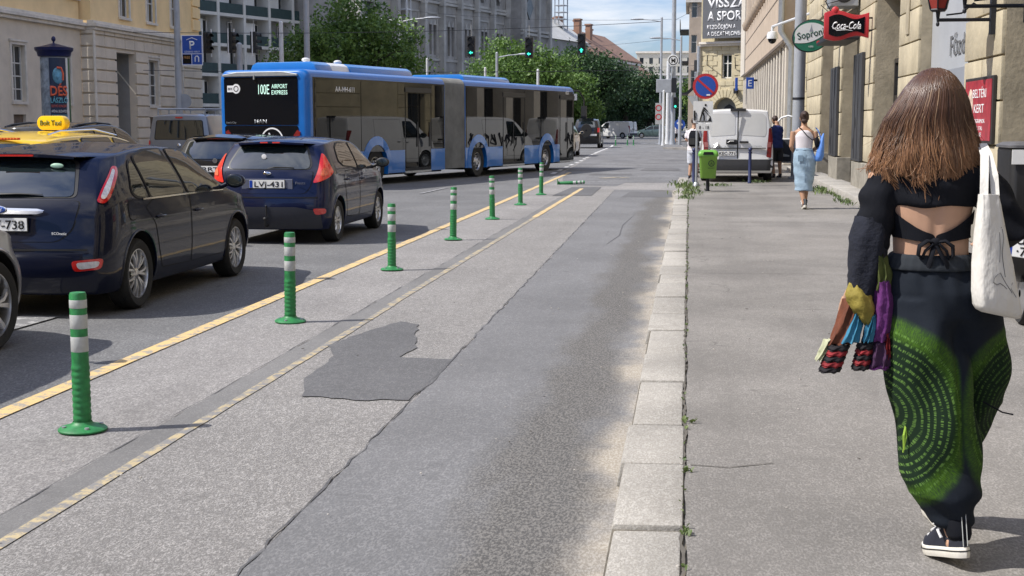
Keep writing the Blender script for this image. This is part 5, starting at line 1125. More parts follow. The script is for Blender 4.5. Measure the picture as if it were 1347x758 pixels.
# further vans along the right kerb, mirrored in the bus
v2 = copy_tree(vanp); v2.location = (1.05, 42.7, .0); v2['label'] = 'white van parked ahead of the first one, showing only its left flank'
for c in [c for c in v2.children if c.name.startswith('front_door')]:
    for g in list(c.children): bpy.data.objects.remove(g)
    bpy.data.objects.remove(c)
grf = mat('graffiti_black', (.02,.02,.03), .5, 0, .1)
for yy, lb in ((48.6, 'white van with black graffiti on its left flank, third along the right kerb'), (54.6, 'white van with black graffiti, farthest along the right kerb')):
    v = copy_tree(v2); v.location = (1.1, yy, 0); v['label'] = lb; mb = MB()
    for k in range(7):
        y0 = .6+k*.42; pts = [(-.955, y0+.2*math.cos(a)*random.uniform(.6,1.2), .95+.32*math.sin(a)*random.uniform(.7,1.2)) for a in [random.uniform(0,6)+i*.8 for i in range(8)]]; mb.tube(pts, .028, 5)
    mb.build('graffiti', grf, v)

# ---------------------------------------------------------------- far cars
bs = dict(suv); bs.update(rim='cap')
t, bv = make_car(bs, 'black SUV with spare-wheel shape waiting ahead of the bus', 'car', (-6.9, 92, 0)); t.scale = (1.0,1,1.2)
mb = MB(); mb.lathe([(.05,-.12),(.36,-.12),(.38,-.02),(.36,.06)], (0,0,1.0), 'y', 20); mb.build('spare_wheel', M('rubber'), t, smooth=40); mb = MB(); mb.b2(-.5,.5,-.03,.0,1.5,1.7); mb.build('rear_window', M('glass'), t); plate(t, '', (.45,-.02,.75))
for s_ in (1,-1): mb = MB(); mb.b2(s_*.75,s_*.9,-.01,.04,.9,1.15); mb.build('tail_lamp', M('lamp_red'), t)
es = dict(estate); es.update(paint=M('beige_paint'), rim='cap')
t, bv = make_car(es, 'beige car just ahead of the bus, a sliver beside the black SUV', 'car', (-6.6, 68, 0)); t.scale = (1,1,1.12)
hb = dict(fiesta); hb.update(paint=M('green_grey_paint'), rim='cap')
t, bv = make_car(hb, 'small grey-green hatchback crossing the street far ahead, seen side-on', 'car', (-2.35, 160, 0), 90)
for s_ in (1,-1): patch(bv, [(s_*.62,.86),(s_*.9,.93),(s_*.80,1.15)], (-s_*.5,.866,0), 'tail_lamp', M('lamp_red'), t, .016, .03, 0)
v = copy_tree(v2); v.location = (-6.2, 154.5, 0); v.rotation_euler = (0,0,R(62)); v['label'] = 'small white van crossing the street far ahead behind the dark trees'
for i, (x, y, a, m, lb) in enumerate([(-15.0,96,12,'grey_paint','grey car waiting far back at the left, mostly behind the bus'),(4.5,140,80,'silver_paint','silver car far beyond the traffic poles')]):
    e2 = dict(fiesta); e2.update(paint=M(m), rim='cap'); make_car(e2, lb, 'car', (x, y, 0), a)

# ---------------------------------------------------------------- articulated bus
bus = thing('articulated_bus', 'long blue and black articulated airport express bus', 'bus', (-10.54, 32.97, 0), -16.3)
BL, BW, BH = 18.3, 2.6, 2.99; hw = BW/2
def bus_section(y0, y1, name, n1=True):
    mb = MB(); R_ = .22; prof = []
    for cx_, a0 in ((hw-R_, 0), (-hw+R_, 90)):
        for i in range(7): a = R(a0+i*15); prof.append((cx_+R_*math.cos(a), BH-R_+R_*math.sin(a)))
    prof = [(hw, .9)]+prof+[(-hw, .9)]
    mb.prism(prof, y0, y1, 'y'); o = mb.build(name, M('bus_blue'), bus, smooth=30)
    mb = MB(); mb.b2(-hw+.1, hw-.1, y0+.05, y1-.05, .25, .9); mb.build('chassis', M('dark_gap'), bus); return o
bus_section(.12, 7.5, 'rear_body'); bus_section(8.9, 18.05, 'front_body')
def bus_rear(y, s_, mats_):
    pass
# rounded rear and front caps
for y0, s_ in ((.12, -1), (18.05, 1)):
    mb = MB(); rings = []
    for k in range(5):
        a = PI/2*k/4; dy_ = .16*math.sin(a)*s_; q = .12*(1-math.cos(a)); w2 = hw-q; R_ = .22; ring = []
        for cx_, a0 in ((w2-R_, 0), (-w2+R_, 90)):
            for i in range(7): b = R(a0+i*15); ring.append((cx_+R_*math.cos(b), y0+dy_, BH-q*.8-R_+R_*math.sin(b)))
        rings.append([(w2, y0+dy_, .34)]+ring+[(-w2, y0+dy_, .34)])
    mb.loft(rings); mb.build('rear_cap' if s_ < 0 else 'front_cap', M('bus_blue'), bus, smooth=35)
yr = -.045
def rr(x0, x1, z0, z1, r=.1, n=5):
    P = []
    for cx_, cz_, a0 in ((x1-r, z1-r, 0), (x0+r, z1-r, 90), (x0+r, z0+r, 180), (x1-r, z0+r, 270)):
        for i in range(n+1): a = R(a0+i*90/n); P.append((cx_+r*math.cos(a), cz_+r*math.sin(a)))
    return P
mb = MB(); mb.prism(rr(-1.13, 1.04, 1.62, 2.80, .06), yr-.012, yr+.02, 'y'); g = mb.build('rear_glass_panel', M('black_panel'), bus)
mb = MB(); mb.prism(rr(-1.13, 1.04, .45, 1.60, .06), yr-.012, yr+.02, 'y'); mb.build('engine_hatch', M('black_panel'), bus)
mb = MB(); mb.prism([(-1.15,2.82),(1.05,2.82),(1.05,2.87),(.6,2.935),(-.7,2.935),(-1.15,2.87)], yr-.05, yr+.04, 'y'); mb.build('rear_top_trim', M('galvanised'), bus, bevel=.01)
mb = MB(); mb.b2(-.22,-.19,yr-.06,yr-.02,2.74,2.86); mb.build('rear_camera', M('galvanised'), bus)
led = mat('led_green', (.62,.95,.80), .5, 0, 0, emit=.35)
text('route_number', '100E', .24, led, bus, (.06,yr-.016,2.38), width=.32, bold=.0); text('destination', 'AIRPORT', .105, led, bus, (.52,yr-.016,2.52), width=.46); text('destination', 'EXPRESS', .105, led, bus, (.52,yr-.016,2.37), width=.46)
text('maker_lettering', 'MAN', .10, M('galvanised'), bus, (-.05,yr-.016,1.66), width=.36, bold=.01); text('small_lettering', "Lion's City", .045, M('galvanised'), bus, (-.93,yr-.016,1.66), width=.3)
mb = MB(); mb.b2(-1.03,-.78,yr-.017,yr-.012,2.44,2.60); mb.lathe([(.0,yr-.022),(.12,yr-.022),(.12,yr-.012)], (-.76,0,2.52), 'y', 20); mb.build('operator_logo', M('ink_white'), bus); text('logo_lettering', 'BKK', .06, M('ink_black'), bus, (-.93,yr-.020,2.49), width=.14); mb = MB(); mb.lathe([(.055,yr-.026),(.075,yr-.026),(.075,yr-.023)], (-.76,0,2.52), 'y', 16); mb.build('logo_ring', M('ink_black'), bus)
mb = MB(); mb.lathe([(.30,yr-.014),(.30,yr-.020),(.335,yr-.020),(.335,yr-.014)], (.28,0,1.22), 'y', 40); mb.tube([(.19,yr-.018,1.42),(.30,yr-.018,1.22)], .022, 6); mb.build('speed_ring', M('ink_white'), bus)
for s_ in (-1,1): mb = MB(); mb.prism([(s_*1.04,1.0),(s_*.86,1.05),(s_*.92,1.38),(s_*1.02,1.5),(s_*1.10,1.45)], yr-.03, yr, 'y'); mb.build('tail_lamp', mat('bus_lamp', (.22,.02,.02), .2, 0, .2, 20), bus)
# glass band segments and pillars on both sides
for s_ in (1, -1):
    X = s_*hw
    for a, b in ((.22,7.48),(8.92,18.0)): mb = MB(); mb.prism([(a,.90),(b,.90),(b,2.80),(a,2.80)], X-s_*.03, X+s_*.0025, 'x'); mb.build('window_band', M('black_panel'), bus)
    segs = [(.30,2.55),(2.58,4.98),(6.62,7.42),(8.98,10.35),(10.38,11.68),(13.52,15.1),(15.13,16.5)] if s_ > 0 else [(.30,3.6),(3.63,7.42),(8.98,12.2),(12.23,15.2),(15.23,17.8)]
    for a, b in segs:
        mb = MB(); mb.prism([(p, q) for p, q in rr(a, b, .93, 2.76, .05)], X-s_*.02, X+s_*.010, 'x'); mb.build('side_window', M('bus_glass'), bus)
    if False:
        mb = MB(); mb.prism([(2.62,1.0),(2.95,1.0),(2.75,1.7),(2.8,2.62),(2.62,2.62)], X+.011, X+.016, 'x'); mb.build('window_print', mat('print_blue', (.05,.12,.25), .3), bus)
    # skirts and wheel arches
    cuts = [3.4, 9.85, 15.5]; doors = [(5.0,6.6),(11.7,13.5),(16.7,18.1)] if s_ > 0 else []
    spans = [(.12,7.5),(8.9,18.05)]
    for a, b in spans:
        ed = sorted([(c-.60, c+.60) for c in cuts if a < c < b]+[d for d in doors if a < d[0] < b]); x = a
        for e0, e1 in ed+[(b, b)]:
            if e0-x > .05: mb = MB(); mb.prism([(x,.30),(e0,.30),(e0,.925),(x,.925)], X-s_*.06, X+s_*.004, 'x'); mb.build('side_skirt', M('bus_blue'), bus, bevel=.004)
            x = e1
    for c in cuts:
        mb = MB(); n = 20; P = [(c+.80*math.cos(PI*(-.08+1.16*i/n)), .52+.80*math.sin(PI*(-.08+1.16*i/n))) for i in range(n+1)]; Q = [(c+.585*math.cos(PI*(-.12+1.24*i/n)), .50+.585*math.sin(PI*(-.12+1.24*i/n))) for i in range(n+1)]
        V = [(X+s_*.016, *p) for p in P]+[(X+s_*.030, *p) for p in Q]+[(X-s_*.12, *p) for p in P]+[(X-s_*.3, *p) for p in Q]; k = n+1
        mb.add(V, [(i,i+1,k+i+1,k+i) for i in range(n)]+[(2*k+i,2*k+i+1,i+1,i) for i in range(n)]+[(k+i,k+i+1,3*k+i+1,3*k+i) for i in range(n)]); mb.build('wheel_arch', M('bus_blue'), bus, smooth=40)
        wl = wheel(bus, X-s_*.17, c, .48, .29, 'bus', .285, 'alloy')
    for a, b in doors:
        mb = MB(); mb.prism(rr(a, b, .34, 2.74, .04), X-.03, X+.004, 'x'); d = mb.build('door', M('black_panel'), bus)
        for u, w in ((a+.05, (a+b)/2-.03), ((a+b)/2+.03, b-.05)):
            mb = MB(); mb.prism(rr(u, w, .42, 2.50, .04), X+.004, X+.012, 'x'); mb.build('door_glass', M('bus_glass'), d)
            mb = MB(); mb.tube([(X+.03,w-.06,1.0),(X+.03,w-.06,1.7)], .012, 6); mb.build('door_bar', M('black_plastic'), d)
        mb = MB(); mb.b2(X-.02,X+.03,a,b,2.53,2.66); mb.build('door_header', M('black_plastic'), d); mb = MB(); mb.b2(X-.1,X+.01,a,b,.27,.33); mb.build('door_sill', M('galvanised'), d)
text('fleet_number', 'AA-MH-611', .13, M('ink_white'), bus, (hw+.012,1.75,2.46), rot=(90,0,90), width=.95, bold=.01); text('fleet_number', '601', .13, M('ink_white'), bus, (hw+.012,17.4,2.70), rot=(90,0,90), width=.3)
# bellows
mb = MB(); rings = []; n = 40
for i in range(n+1):
    y = 7.5+1.4*i/n; e = .0 if i % 2 else -.04; w2 = hw+e-.005; R_ = .22; ring = []
    for cx_, a0 in ((w2-R_, 0), (-w2+R_, 90)):
        for k in range(6): a = R(a0+k*18); ring.append((cx_+R_*math.cos(a), y, BH+.02+e-R_+R_*math.sin(a)))
    rings.append([(w2, y, .32)]+ring+[(-w2, y, .32)])
mb.loft(rings); mb.build('bellows', mat('bellows_grey', (.19,.19,.18), .75, 0, .3, 1.5, bump=.2), bus)
# roof boxes
def roofbox(y0, y1, m, w=1.0, h=.26):
    mb = MB(); mb.loft([[(x*w*q, y, BH-.02+zz*h) for x, zz in ((-1,0),(-.93,.7),(-.8,1),(.8,1),(.93,.7),(1,0))] for y, q in ((y0,.97),(y0+.02,.98),(y1-.02,.98),(y1,.97))]+[]); mb.build('roof_box', m, bus, bevel=.03, smooth=35)
rb_m = mat('roof_blue', (.015,.19,.55), .3, 0, .06, 2, coat=.5)
roofbox(.9, 1.7, rb_m, 1.02, .24); roofbox(1.72, 2.6, M('white_paint'), 1.0, .24); roofbox(2.62, 6.1, rb_m, 1.02, .24); roofbox(9.5, 13.0, rb_m, 1.02, .2)
for yy in (2.0, 3.6): mb = MB(); mb.tube([(0,yy,BH+.2),(.0,yy,BH+.3)], .01); mb.ell((.0,yy,BH+.32),(.1,.14,.06)); mb.build('roof_aerial', M('white_paint'), bus, smooth=60)
mb = MB(); mb.prism(rr(-1.1,1.1,.9,2.7,.1), 18.2,18.235,'y'); mb.build('windscreen', M('bus_glass'), bus)
mb = MB(); mb.tube([(1.1,18.0,2.85),(1.35,18.5,2.85),(1.45,18.75,2.55),(1.45,18.75,2.3)], .03, 8); mb.b2(1.36,1.56,18.68,18.78,1.85,2.3); mb.build('mirror', M('black_plastic'), bus, smooth=40)
# ================================================================ street furniture
# flexible green posts
def lane_post():
    t = thing('lane_post', 'x', 'bollard', (0,0,0), 0, 'green flexible posts along the bicycle lane')
    mb = MB(); mb.lathe([(.001,.0),(.128,.0),(.13,.008),(.118,.018),(.075,.028),(.055,.04),(.05,.05)], n=28); mb.build('base', M('green_post'), t, smooth=50)
    mb = MB()
    for a in (20,110,200,290): mb.lathe([(.001,.03),(.012,.03),(.012,.02)], (.098*math.cos(R(a)),.098*math.sin(R(a)),0), n=8)
    mb.build('bolt', M('galvanised'), t)
    mb = MB(); pr = [(.046,.04)]
    z = .055
    for i in range(9): pr += [(.046,z),(.0488,z+.006),(.0488,z+.018),(.046,z+.026)]; z += .034
    pr += [(.045,.37),(.045,.735),(.040,.748),(.001,.75)]; mb.lathe(pr, n=24); mb.build('shaft', M('green_post'), t, smooth=40)
    for a, b in ((.43,.512),(.555,.63),(.665,.71)): mb = MB(); mb.lathe([(.045,a),(.0462,a+.002),(.0462,b-.002),(.045,b)], n=24); mb.build('reflective_band', M('reflective_grey'), t, smooth=40)
    return t
p0 = lane_post(); posts = [(-3.22,6.80),(-3.28,10.86),(-3.31,14.92),(-3.31,18.95),(-3.36,23.2),(-3.39,27.4),(-3.40,31.4)]
names = ['green lane post nearest the camera, at the lower left','second green lane post from the camera, beside the nearest dark car','third green lane post from the camera','fourth green lane post, right of the small blue hatchback','fifth green lane post, in front of the bus bellows','sixth green lane post, in front of the front half of the bus','seventh green lane post, last before the flattened one']
for i, ((x, y), l) in enumerate(zip(posts, names)):
    if i == 0: p0.location = (x, y, .010); p0['label'] = l; p0.rotation_euler = (0,0,.3)
    else: q = dup(p0, (x, y, .010), rz=random.uniform(0,90), label=l); q.rotation_euler = (R(random.uniform(-1.6,1.6)), R(random.uniform(-1.6,1.6)), random.uniform(0,1.5))
q = dup(p0, (-5.55,104,0), label='green lane post at the far crossing, leftmost of three'); q = dup(p0, (-4.7,105,0), label='green lane post at the far crossing, middle of three'); q = dup(p0, (-4.25,105.5,0), label='green lane post at the far crossing, rightmost of three')
q = dup(p0, (-3.55,36.9,.03), label='flattened green post lying on the lane after the upright ones'); q.rotation_euler = (0, R(87), R(4))

# grey pole behind the walking woman
t = thing('utility_pole', 'thick smooth grey metal pole on the pavement behind the walking woman', 'pole', (3.02,38.9,.12)); mb = MB(); mb.lathe([(.24,0),(.24,.04),(.17,.05),(.165,1),(.145,9)], n=24); mb.build('shaft', M('pole_grey'), t, smooth=40); mb = MB(); mb.lathe([(.173,2.2),(.173,2.26)], n=24); mb.build('clamp', M('dark_iron'), t)

# litter bin
t = thing('litter_bin', 'bright green plastic litter bin with lid on a short dark post', 'litter bin', (.44,31.35,.12))
mb = MB(); mb.tube([(0,0,0),(0,0,.95)], .04, 12); mb.b2(-.06,.06,-.06,.06,0,.015); mb.build('post', M('dark_iron'), t, smooth=40)
def rring(hx, hy, r, z, n=5, cx=0, cy=0):
    P = []
    for ax, ay, a0 in ((hx-r, hy-r, 0), (-hx+r, hy-r, 90), (-hx+r, -hy+r, 180), (hx-r, -hy+r, 270)):
        for i in range(n+1): a = R(a0+i*90/n); P.append((cx+ax+r*math.cos(a), cy+ay+r*math.sin(a), z))
    return P
mb = MB(); mb.loft([rring(.165,.13,.05,.30,cy=-.16),rring(.175,.14,.05,.32,cy=-.16),rring(.205,.165,.06,.78,cy=-.16),rring(.215,.175,.06,.80,cy=-.16)]); b = mb.build('body', M('bin_green'), t, smooth=40)
mb = MB(); mb.loft([rring(.225,.185,.065,.80,cy=-.16),rring(.23,.19,.065,.83,cy=-.16),rring(.225,.185,.065,.87,cy=-.16),rring(.20,.16,.06,.915,cy=-.15),rring(.15,.11,.05,.94,cy=-.13)]); mb.build('lid', mat('bin_lid', (.14,.36,.05), .4, 0, .08, 6), t, smooth=50)
mb = MB(); mb.prism([(-.12,.835),(.12,.835),(.10,.90),(-.10,.90)], -.36,-.335,'y'); mb.build('opening', M('dark_gap'), t)
mb = MB(); mb.lathe([(.055,-.001),(.07,-.001),(.07,.004),(.055,.004)], (.07,-.352,.64), 'y', 20); mb.build('emblem', M('dark_iron'), b); text('lettering', 'A', .06, M('dark_iron'), b, (.07,-.352,.61)); text('lettering', 'BUDAPEST', .025, M('dark_iron'), b, (.07,-.345,.52), width=.15)

# sign post with no-parking sign
t = thing('sign_post', 'grey post with round no-parking sign and road works plates', 'road sign', (.19,33.8,.12))
mb = MB(); mb.tube([(0,0,0),(0,0,2.78)], .032, 12); mb.lathe([(.10,0),(.10,.02),(.04,.1)], n=16); mb.build('post', M('galvanised'), t, smooth=40)
d = MB(); d.lathe([(.001,-.045),(.31,-.045),(.31,-.035),(.001,-.035)], (.19,0,2.44), 'y', 40); d = d.build('no_parking_disc', M('sign_red'), t)
mb = MB(); mb.lathe([(.001,-.050),(.245,-.050),(.245,-.045)], (.19,0,2.44), 'y', 40); mb.build('blue_field', M('sign_blue'), d)
mb = MB(); mb.box((.19,-.054,2.44), (.49,.005,.05), Matrix.Rotation(R(41),3,'Y')); mb.build('red_bar', M('sign_red'), d)
mb = MB(); mb.box((.26,-.053,2.23), (.09,.004,.035)); mb.build('sticker', M('ink_white'), d)
mb = MB(); mb.b2(-.10,.38,-.045,-.038,1.55,2.08); w = mb.build('works_plate', M('sign_white'), t)
mb = MB(); mb.tube([(.07,-.05,1.61),(.10,-.05,1.72),(.12,-.05,1.82)], .02, 6); mb.tube([(.17,-.05,1.61),(.17,-.05,1.72),(.13,-.05,1.82)], .02, 6); mb.tube([(.125,-.05,1.81),(.17,-.05,1.93)], .03, 6); mb.ell((.20,-.05,1.985),(.028,.006,.028)); mb.tube([(.17,-.05,1.92),(.25,-.05,1.83)], .014, 6); mb.tube([(.17,-.05,1.86),(.31,-.05,1.70)], .009, 6); mb.b2(.0,.36,-.05,-.046,1.585,1.60); mb.tube([(-.07,-.05,1.62),(-.07,-.05,1.85)], .02, 6); mb.tube([(-.03,-.05,1.62),(-.03,-.05,1.8)], .012, 5); mb.prism([(.26,1.60),(.35,1.60),(.32,1.72)],-.052,-.046,'y'); mb.build('worker_symbol', M('ink_black'), w)
mb = MB(); mb.b2(-.02,.36,-.045,-.038,1.36,1.53); w = mb.build('lower_plate', M('sign_white'), t); text('lettering', '8 - 18', .08, M('ink_black'), w, (.17,-.047,1.40), width=.24)

# steel bollard
def iron_bollard(x, y, label, h=.92):
    t = thing('iron_bollard', label, 'bollard', (x, y, .12), 0, 'dark blue iron bollards'); mb = MB(); mb.lathe([(.05,0),(.05,.05),(.042,.06),(.040,h-.14),(.052,h-.13),(.052,h-.11),(.03,h-.10)], n=16); mb.build('post', M('dark_navy_iron') if 'dark_navy_iron' in MATS else mat('dark_navy_iron', (.03,.04,.11), .45, .2, .15, 8), t, smooth=45); mb = MB(); mb.ell((0,0,h-.05),(.052,.052,.055)); mb.build('ball_top', M('dark_navy_iron'), t, smooth=180)
iron_bollard(1.57, 35.6, 'slim dark blue ball-topped bollard before the white van'); iron_bollard(.13, 34.6, 'dark blue ball-topped bollard just behind the no-parking sign post')

# advertising column
t = thing('advertising_column', 'round advertising column with dark blue cap and concert poster', 'advertising column', (-24.25, 50.0, .12), 26); t.scale = (.82,.82,1)
mb = MB(); mb.lathe([(.78,0),(.78,.5),(.66,.55),(.64,4.07)], n=36); mb.build('drum', mat('drum_grey', (.35,.37,.40), .6, 0, .1, 3), t, smooth=40)
mb = MB(); mb.lathe([(.66,4.08),(.74,4.10),(.78,4.26),(.86,4.32),(.88,4.43),(.6,4.48),(.2,4.57),(.05,4.6),(.04,4.68),(.001,4.69)], n=36); mb.ell((0,0,4.76),(.1,.1,.11)); mb.build('cap', mat('cap_navy', (.015,.02,.09), .35, .2, .1, 4), t, smooth=40)
def curved(a0, a1, z0, z1, r, m, nm, par):
    mb = MB(); n = 14; V = []
    for i in range(n+1): a = R(a0+(a1-a0)*i/n); V += [(r*math.cos(a), r*math.sin(a), z0), (r*math.cos(a), r*math.sin(a), z1)]
    mb.add(V, [(2*i,2*i+2,2*i+3,2*i+1) for i in range(n)]); return mb.build(nm, m, par, smooth=60)
post = curved(-112, -45, 1.4, 4.03, .665, mat('poster_navy', (.015,.03,.07), .4, 0, .3, 2), 'poster', t)
curved(-165, -114, 1.4, 4.03, .665, mat('poster_mixed', (.25,.30,.36), .4, 0, .7, 3), 'poster', t); curved(-43, -30, 1.3, 4.03, .668, M('sign_white'), 'poster_edge', t); curved(-30,30,1.3,4.03,.665,mat('poster_green', (.05,.12,.04), .5, 0, .4, 3),'poster', t)
A = R(-78); nx, ny = math.cos(A), math.sin(A); tz = 90+math.degrees(A)
text('poster_title', 'DÉS', .36, mat('poster_orange', (.75,.13,.06), .5), post, (nx*.69, ny*.69, 2.60), rot=(90,0,tz), width=.78, bold=.03); text('poster_title', 'LÁSZLÓ', .19, mat('poster_cyan', (.15,.45,.55), .5), post, (nx*.69, ny*.69, 2.33), rot=(90,0,tz), width=.78, bold=.02)
text('poster_line', 'ÉLETMŰ KONCERT', .09, M('poster_orange'), post, (nx*.69, ny*.69, 2.16), rot=(90,0,tz), width=.7); text('poster_line', 'ARÉNA, BUDAPEST', .10, M('ink_white'), post, (nx*.69, ny*.69, 1.96), rot=(90,0,tz), width=.74); text('poster_line', 'SZEPTEMBER', .10, M('poster_cyan'), post, (nx*.69, ny*.69, 1.78), rot=(90,0,tz), width=.7)
mb = MB(); mb.ell((nx*.675,ny*.675,3.36),(.26,.05,.32)); mb.build('poster_portrait', mat('portrait_blue', (.12,.30,.42), .5, 0, .7, 5), post, smooth=180)
mb = MB(); mb.tube([(nx*.68-.05,ny*.73,3.66),(nx*.68+.14,ny*.73,3.64),(nx*.68+.22,ny*.73,3.43),(nx*.68+.2,ny*.73,3.18)], .05, 6); mb.build('poster_portrait_light', M('poster_orange'), post, smooth=60)

# tall grey pole with parking guidance sign, left
t = thing('lamp_pole', 'tall grey pole with a blue parking guidance sign on its right side', 'pole', (-19.3,50.0,.0))
mb = MB(); mb.lathe([(.2,0),(.13,.3),(.115,5),(.10,12)], n=16); mb.build('shaft', M('pole_grey'), t, smooth=40)
mb = MB(); mb.b2(.18,1.0,-.05,-.02,3.86,4.98); s = mb.build('parking_sign', M('sign_blue'), t)
for a, b, c, d in ((.18,1.0,3.85,3.88),(.18,1.0,4.95,4.98),(.18,.205,3.88,4.95),(.975,1.0,3.88,4.95),(.2,.98,4.27,4.29),(.56,.58,3.88,4.27)): 
    mb = MB(); mb.b2(a,b,-.056,-.05,c,d); mb.build('border', M('ink_white'), s)
text('letter', 'P', .30, M('ink_white'), s, (.59,-.055,4.46), bold=.02); text('lettering', 'SZABAD HELY', .06, M('ink_white'), s, (.59,-.055,4.33), width=.6)
mb = MB(); mb.tube([(.38,-.056,4.80),(.59,-.056,4.88),(.80,-.056,4.80)], .014, 5); mb.build('roof_symbol', M('ink_white'), s)
mb = MB(); mb.b2(.22,.54,-.056,-.051,3.91,4.25); e = mb.build('display', M('black_panel'), s); text('display_lettering', 'FREE', .09, mat('amber_text', (.6,.3,.1), .5), e, (.38,-.058,4.1), width=.24)
mb = MB(); mb.tube([(.70,-.056,3.98),(.70,-.056,4.14),(.74,-.056,4.19),(.80,-.056,4.19),(.84,-.056,4.14),(.84,-.056,3.98)], .022, 5); mb.build('arrow', M('ink_white'), s)
mb = MB(); mb.b2(.0,.2,-.03,.03,4.7,4.76); mb.b2(.0,.2,-.03,.03,4.05,4.11); mb.build('bracket', M('galvanised'), t)
mb = MB(); mb.lathe([(.001,-.03),(.28,-.03),(.28,-.02),(.001,-.02)], (.22,0,2.5), 'y', 24); mb.b2(.1,.55,-.03,-.02,1.4,1.95); mb.build('plate_back', M('pole_grey'), t)

# traffic lights hanging on span wires
def hanging_light(x, y, z, label, rear=False, arrow='left', rz=0, lit=True):
    t = thing('traffic_light', label, 'traffic light', (x, y, z), rz, 'traffic lights of the junction')
    mb = MB(); mb.b2(-.17,.17,-.12,.12,-.45,.45); h = mb.build('housing', M('black_plastic'), t, bevel=.02)
    for i, c in enumerate((.28, 0, -.28)):
        mb = MB(); mb.lathe([(.001,-.125),(.10,-.125)], (0,0,c), 'y', 20); m_ = mat('lens_green', (.05,.85,.6), .4, 0, 0, emit=1.3) if (i == 2 and lit) else mat('lens_off', (.02,.02,.02), .3)
        if i == 2 and lit:
            mb = MB()
            if arrow == 'left': mb.prism([(-.09,c),(-.0,c+.08),(-.0,c+.03),(.08,c+.03),(.08,c-.03),(-.0,c-.03),(-.0,c-.08)], -.13,-.122,'y')
            elif arrow == 'up': mb.prism([(0,c+.10),(-.09,c),(-.035,c),(-.035,c-.09),(.035,c-.09),(.035,c),(.09,c)], -.13,-.122,'y')
            else: mb.lathe([(.001,-.13),(.09,-.13),(.09,-.122)], (0,0,c), 'y', 20)
        mb.build('lens', m_, t)
        mb = MB(); n = 12; V = []
        for k in range(n+1): a = PI*(-.05+1.1*k/n); V += [(.12*math.cos(a), -.12, c+.12*math.sin(a)), (.125*math.cos(a), -.32, c-.02+.125*math.sin(a))]
        mb.add(V, [(2*k,2*k+1,2*k+3,2*k+2) for k in range(n)]); mb.build('visor', M('black_plastic'), t)
    mb = MB(); mb.tube([(0,0,.45),(0,0,.95)], .015, 6); mb.build('hanger', M('galvanised'), t)
    if rear: mb = MB(); mb.b2(-.24,-.21,.0,.04,-.6,.6); mb.b2(.21,.25,.0,.04,-.6,.6); mb.build('back_board', M('ink_white'), t)
    return t
hanging_light(-9.62,60,5.05,'hanging traffic light with faint green left arrow above the bellows'); hanging_light(-7.04,60,4.98,'hanging traffic light with faint green left arrow before the round green tree'); hanging_light(-4.73,60,5.12,'hanging traffic light with bright green up arrow, rightmost on the wire', arrow='up')
for i, (x, l, a) in enumerate([(-20.85,'traffic light seen from its side, leftmost of the three on the left wire',55),(-19.75,'traffic light seen from its side, middle of the three on the left wire',75),(-18.75,'traffic light seen from its side, rightmost of the three on the left wire',95)]): hanging_light(x, 57.5, 5.15, l, rear=True, rz=a, lit=False)
def wire(pts, sag, label, r=.012):
    P = []
    for a, b in zip(pts, pts[1:]):
        for i in range(12): s_ = i/12; P.append((a[0]+(b[0]-a[0])*s_, a[1]+(b[1]-a[1])*s_, a[2]+(b[2]-a[2])*s_-sag*4*s_*(1-s_)))
    P.append(pts[-1]); mb = MB(); mb.tube(P, r, 5); o = mb.build('span_wire', M('dark_iron')); tag(o, label, 'wire', 'overhead wires')
wire([(-24,57,5.6),(-1.33,62,6.2)], .22, 'thin overhead wire carrying the hanging traffic lights'); wire([(-24,58,4.0),(-1.3,63,4.1)], .1, 'thin lower overhead wire running just above the bus roof')
wire([(-30,150,14),(-1.0,110,9.9)], .4, 'thin wire across the sky, uppermost of the far wires'); wire([(-22,170,11),(-1.3,110,8.4)], .3, 'thin wire across the sky below the uppermost one'); wire([(-16,190,9.5),(0.5,118,6.6)], .2, 'thin wire across the sky, lowest of the far wires'); wire([(-1.3,110,9.8),(4,96,12)], .2, 'short thin wire from the mast to the corner house')
# masts on the left and behind the bus
def mast(x, y, h, r, label, m='pole_white', lamp=None, z0=0):
    t = thing('street_mast', label, 'pole', (x, y, z0), 0, 'street masts and lamp posts'); mb = MB(); mb.lathe([(r*1.5,0),(r*1.05,.4),(r*.85,h)], n=12); mb.ell((0,0,h),(r*.86,r*.86,r*.8)); mb.build('shaft', M(m), t, smooth=40)
    if lamp:
        for s_ in lamp:
            mb = MB(); mb.tube([(0,0,h-.3),(s_*.8,0,h-.15),(s_*1.5,0,h-.1)], .04, 6); a = mb.build('arm', M(m), t); mb = MB(); mb.ell((s_*1.95,0,h-.08),(.55,.16,.08),12,6); mb.build('lamp_head', M('pole_grey'), a, smooth=180)
    return t
mast(-17.1,60,10.2,.14,'thick pale mast rising behind the rear of the bus','pole_grey'); mast(-18.9,62,6.3,.12,'shorter white pole between the masts left of the tree'); mast(-18.9,56,4.95,.14,'pale square-topped pole beside the hanging lights','pole_grey')
mast(-17.5,82,8.1,.09,'slim white lamp post in front of the big green tree', lamp=(1,-1)); mast(-12.0,62,4.6,.06,'short slim white pole standing above the bus roof middle'); mast(-13.0,92,6.4,.10,'pale pole with two small signals before the church','pole_grey', lamp=(1,)); mast(-10.5,70,4.5,.07,'short white pole above the front half of the bus'); mast(-9.2,83,4.9,.09,'short white pole below the middle hanging light')
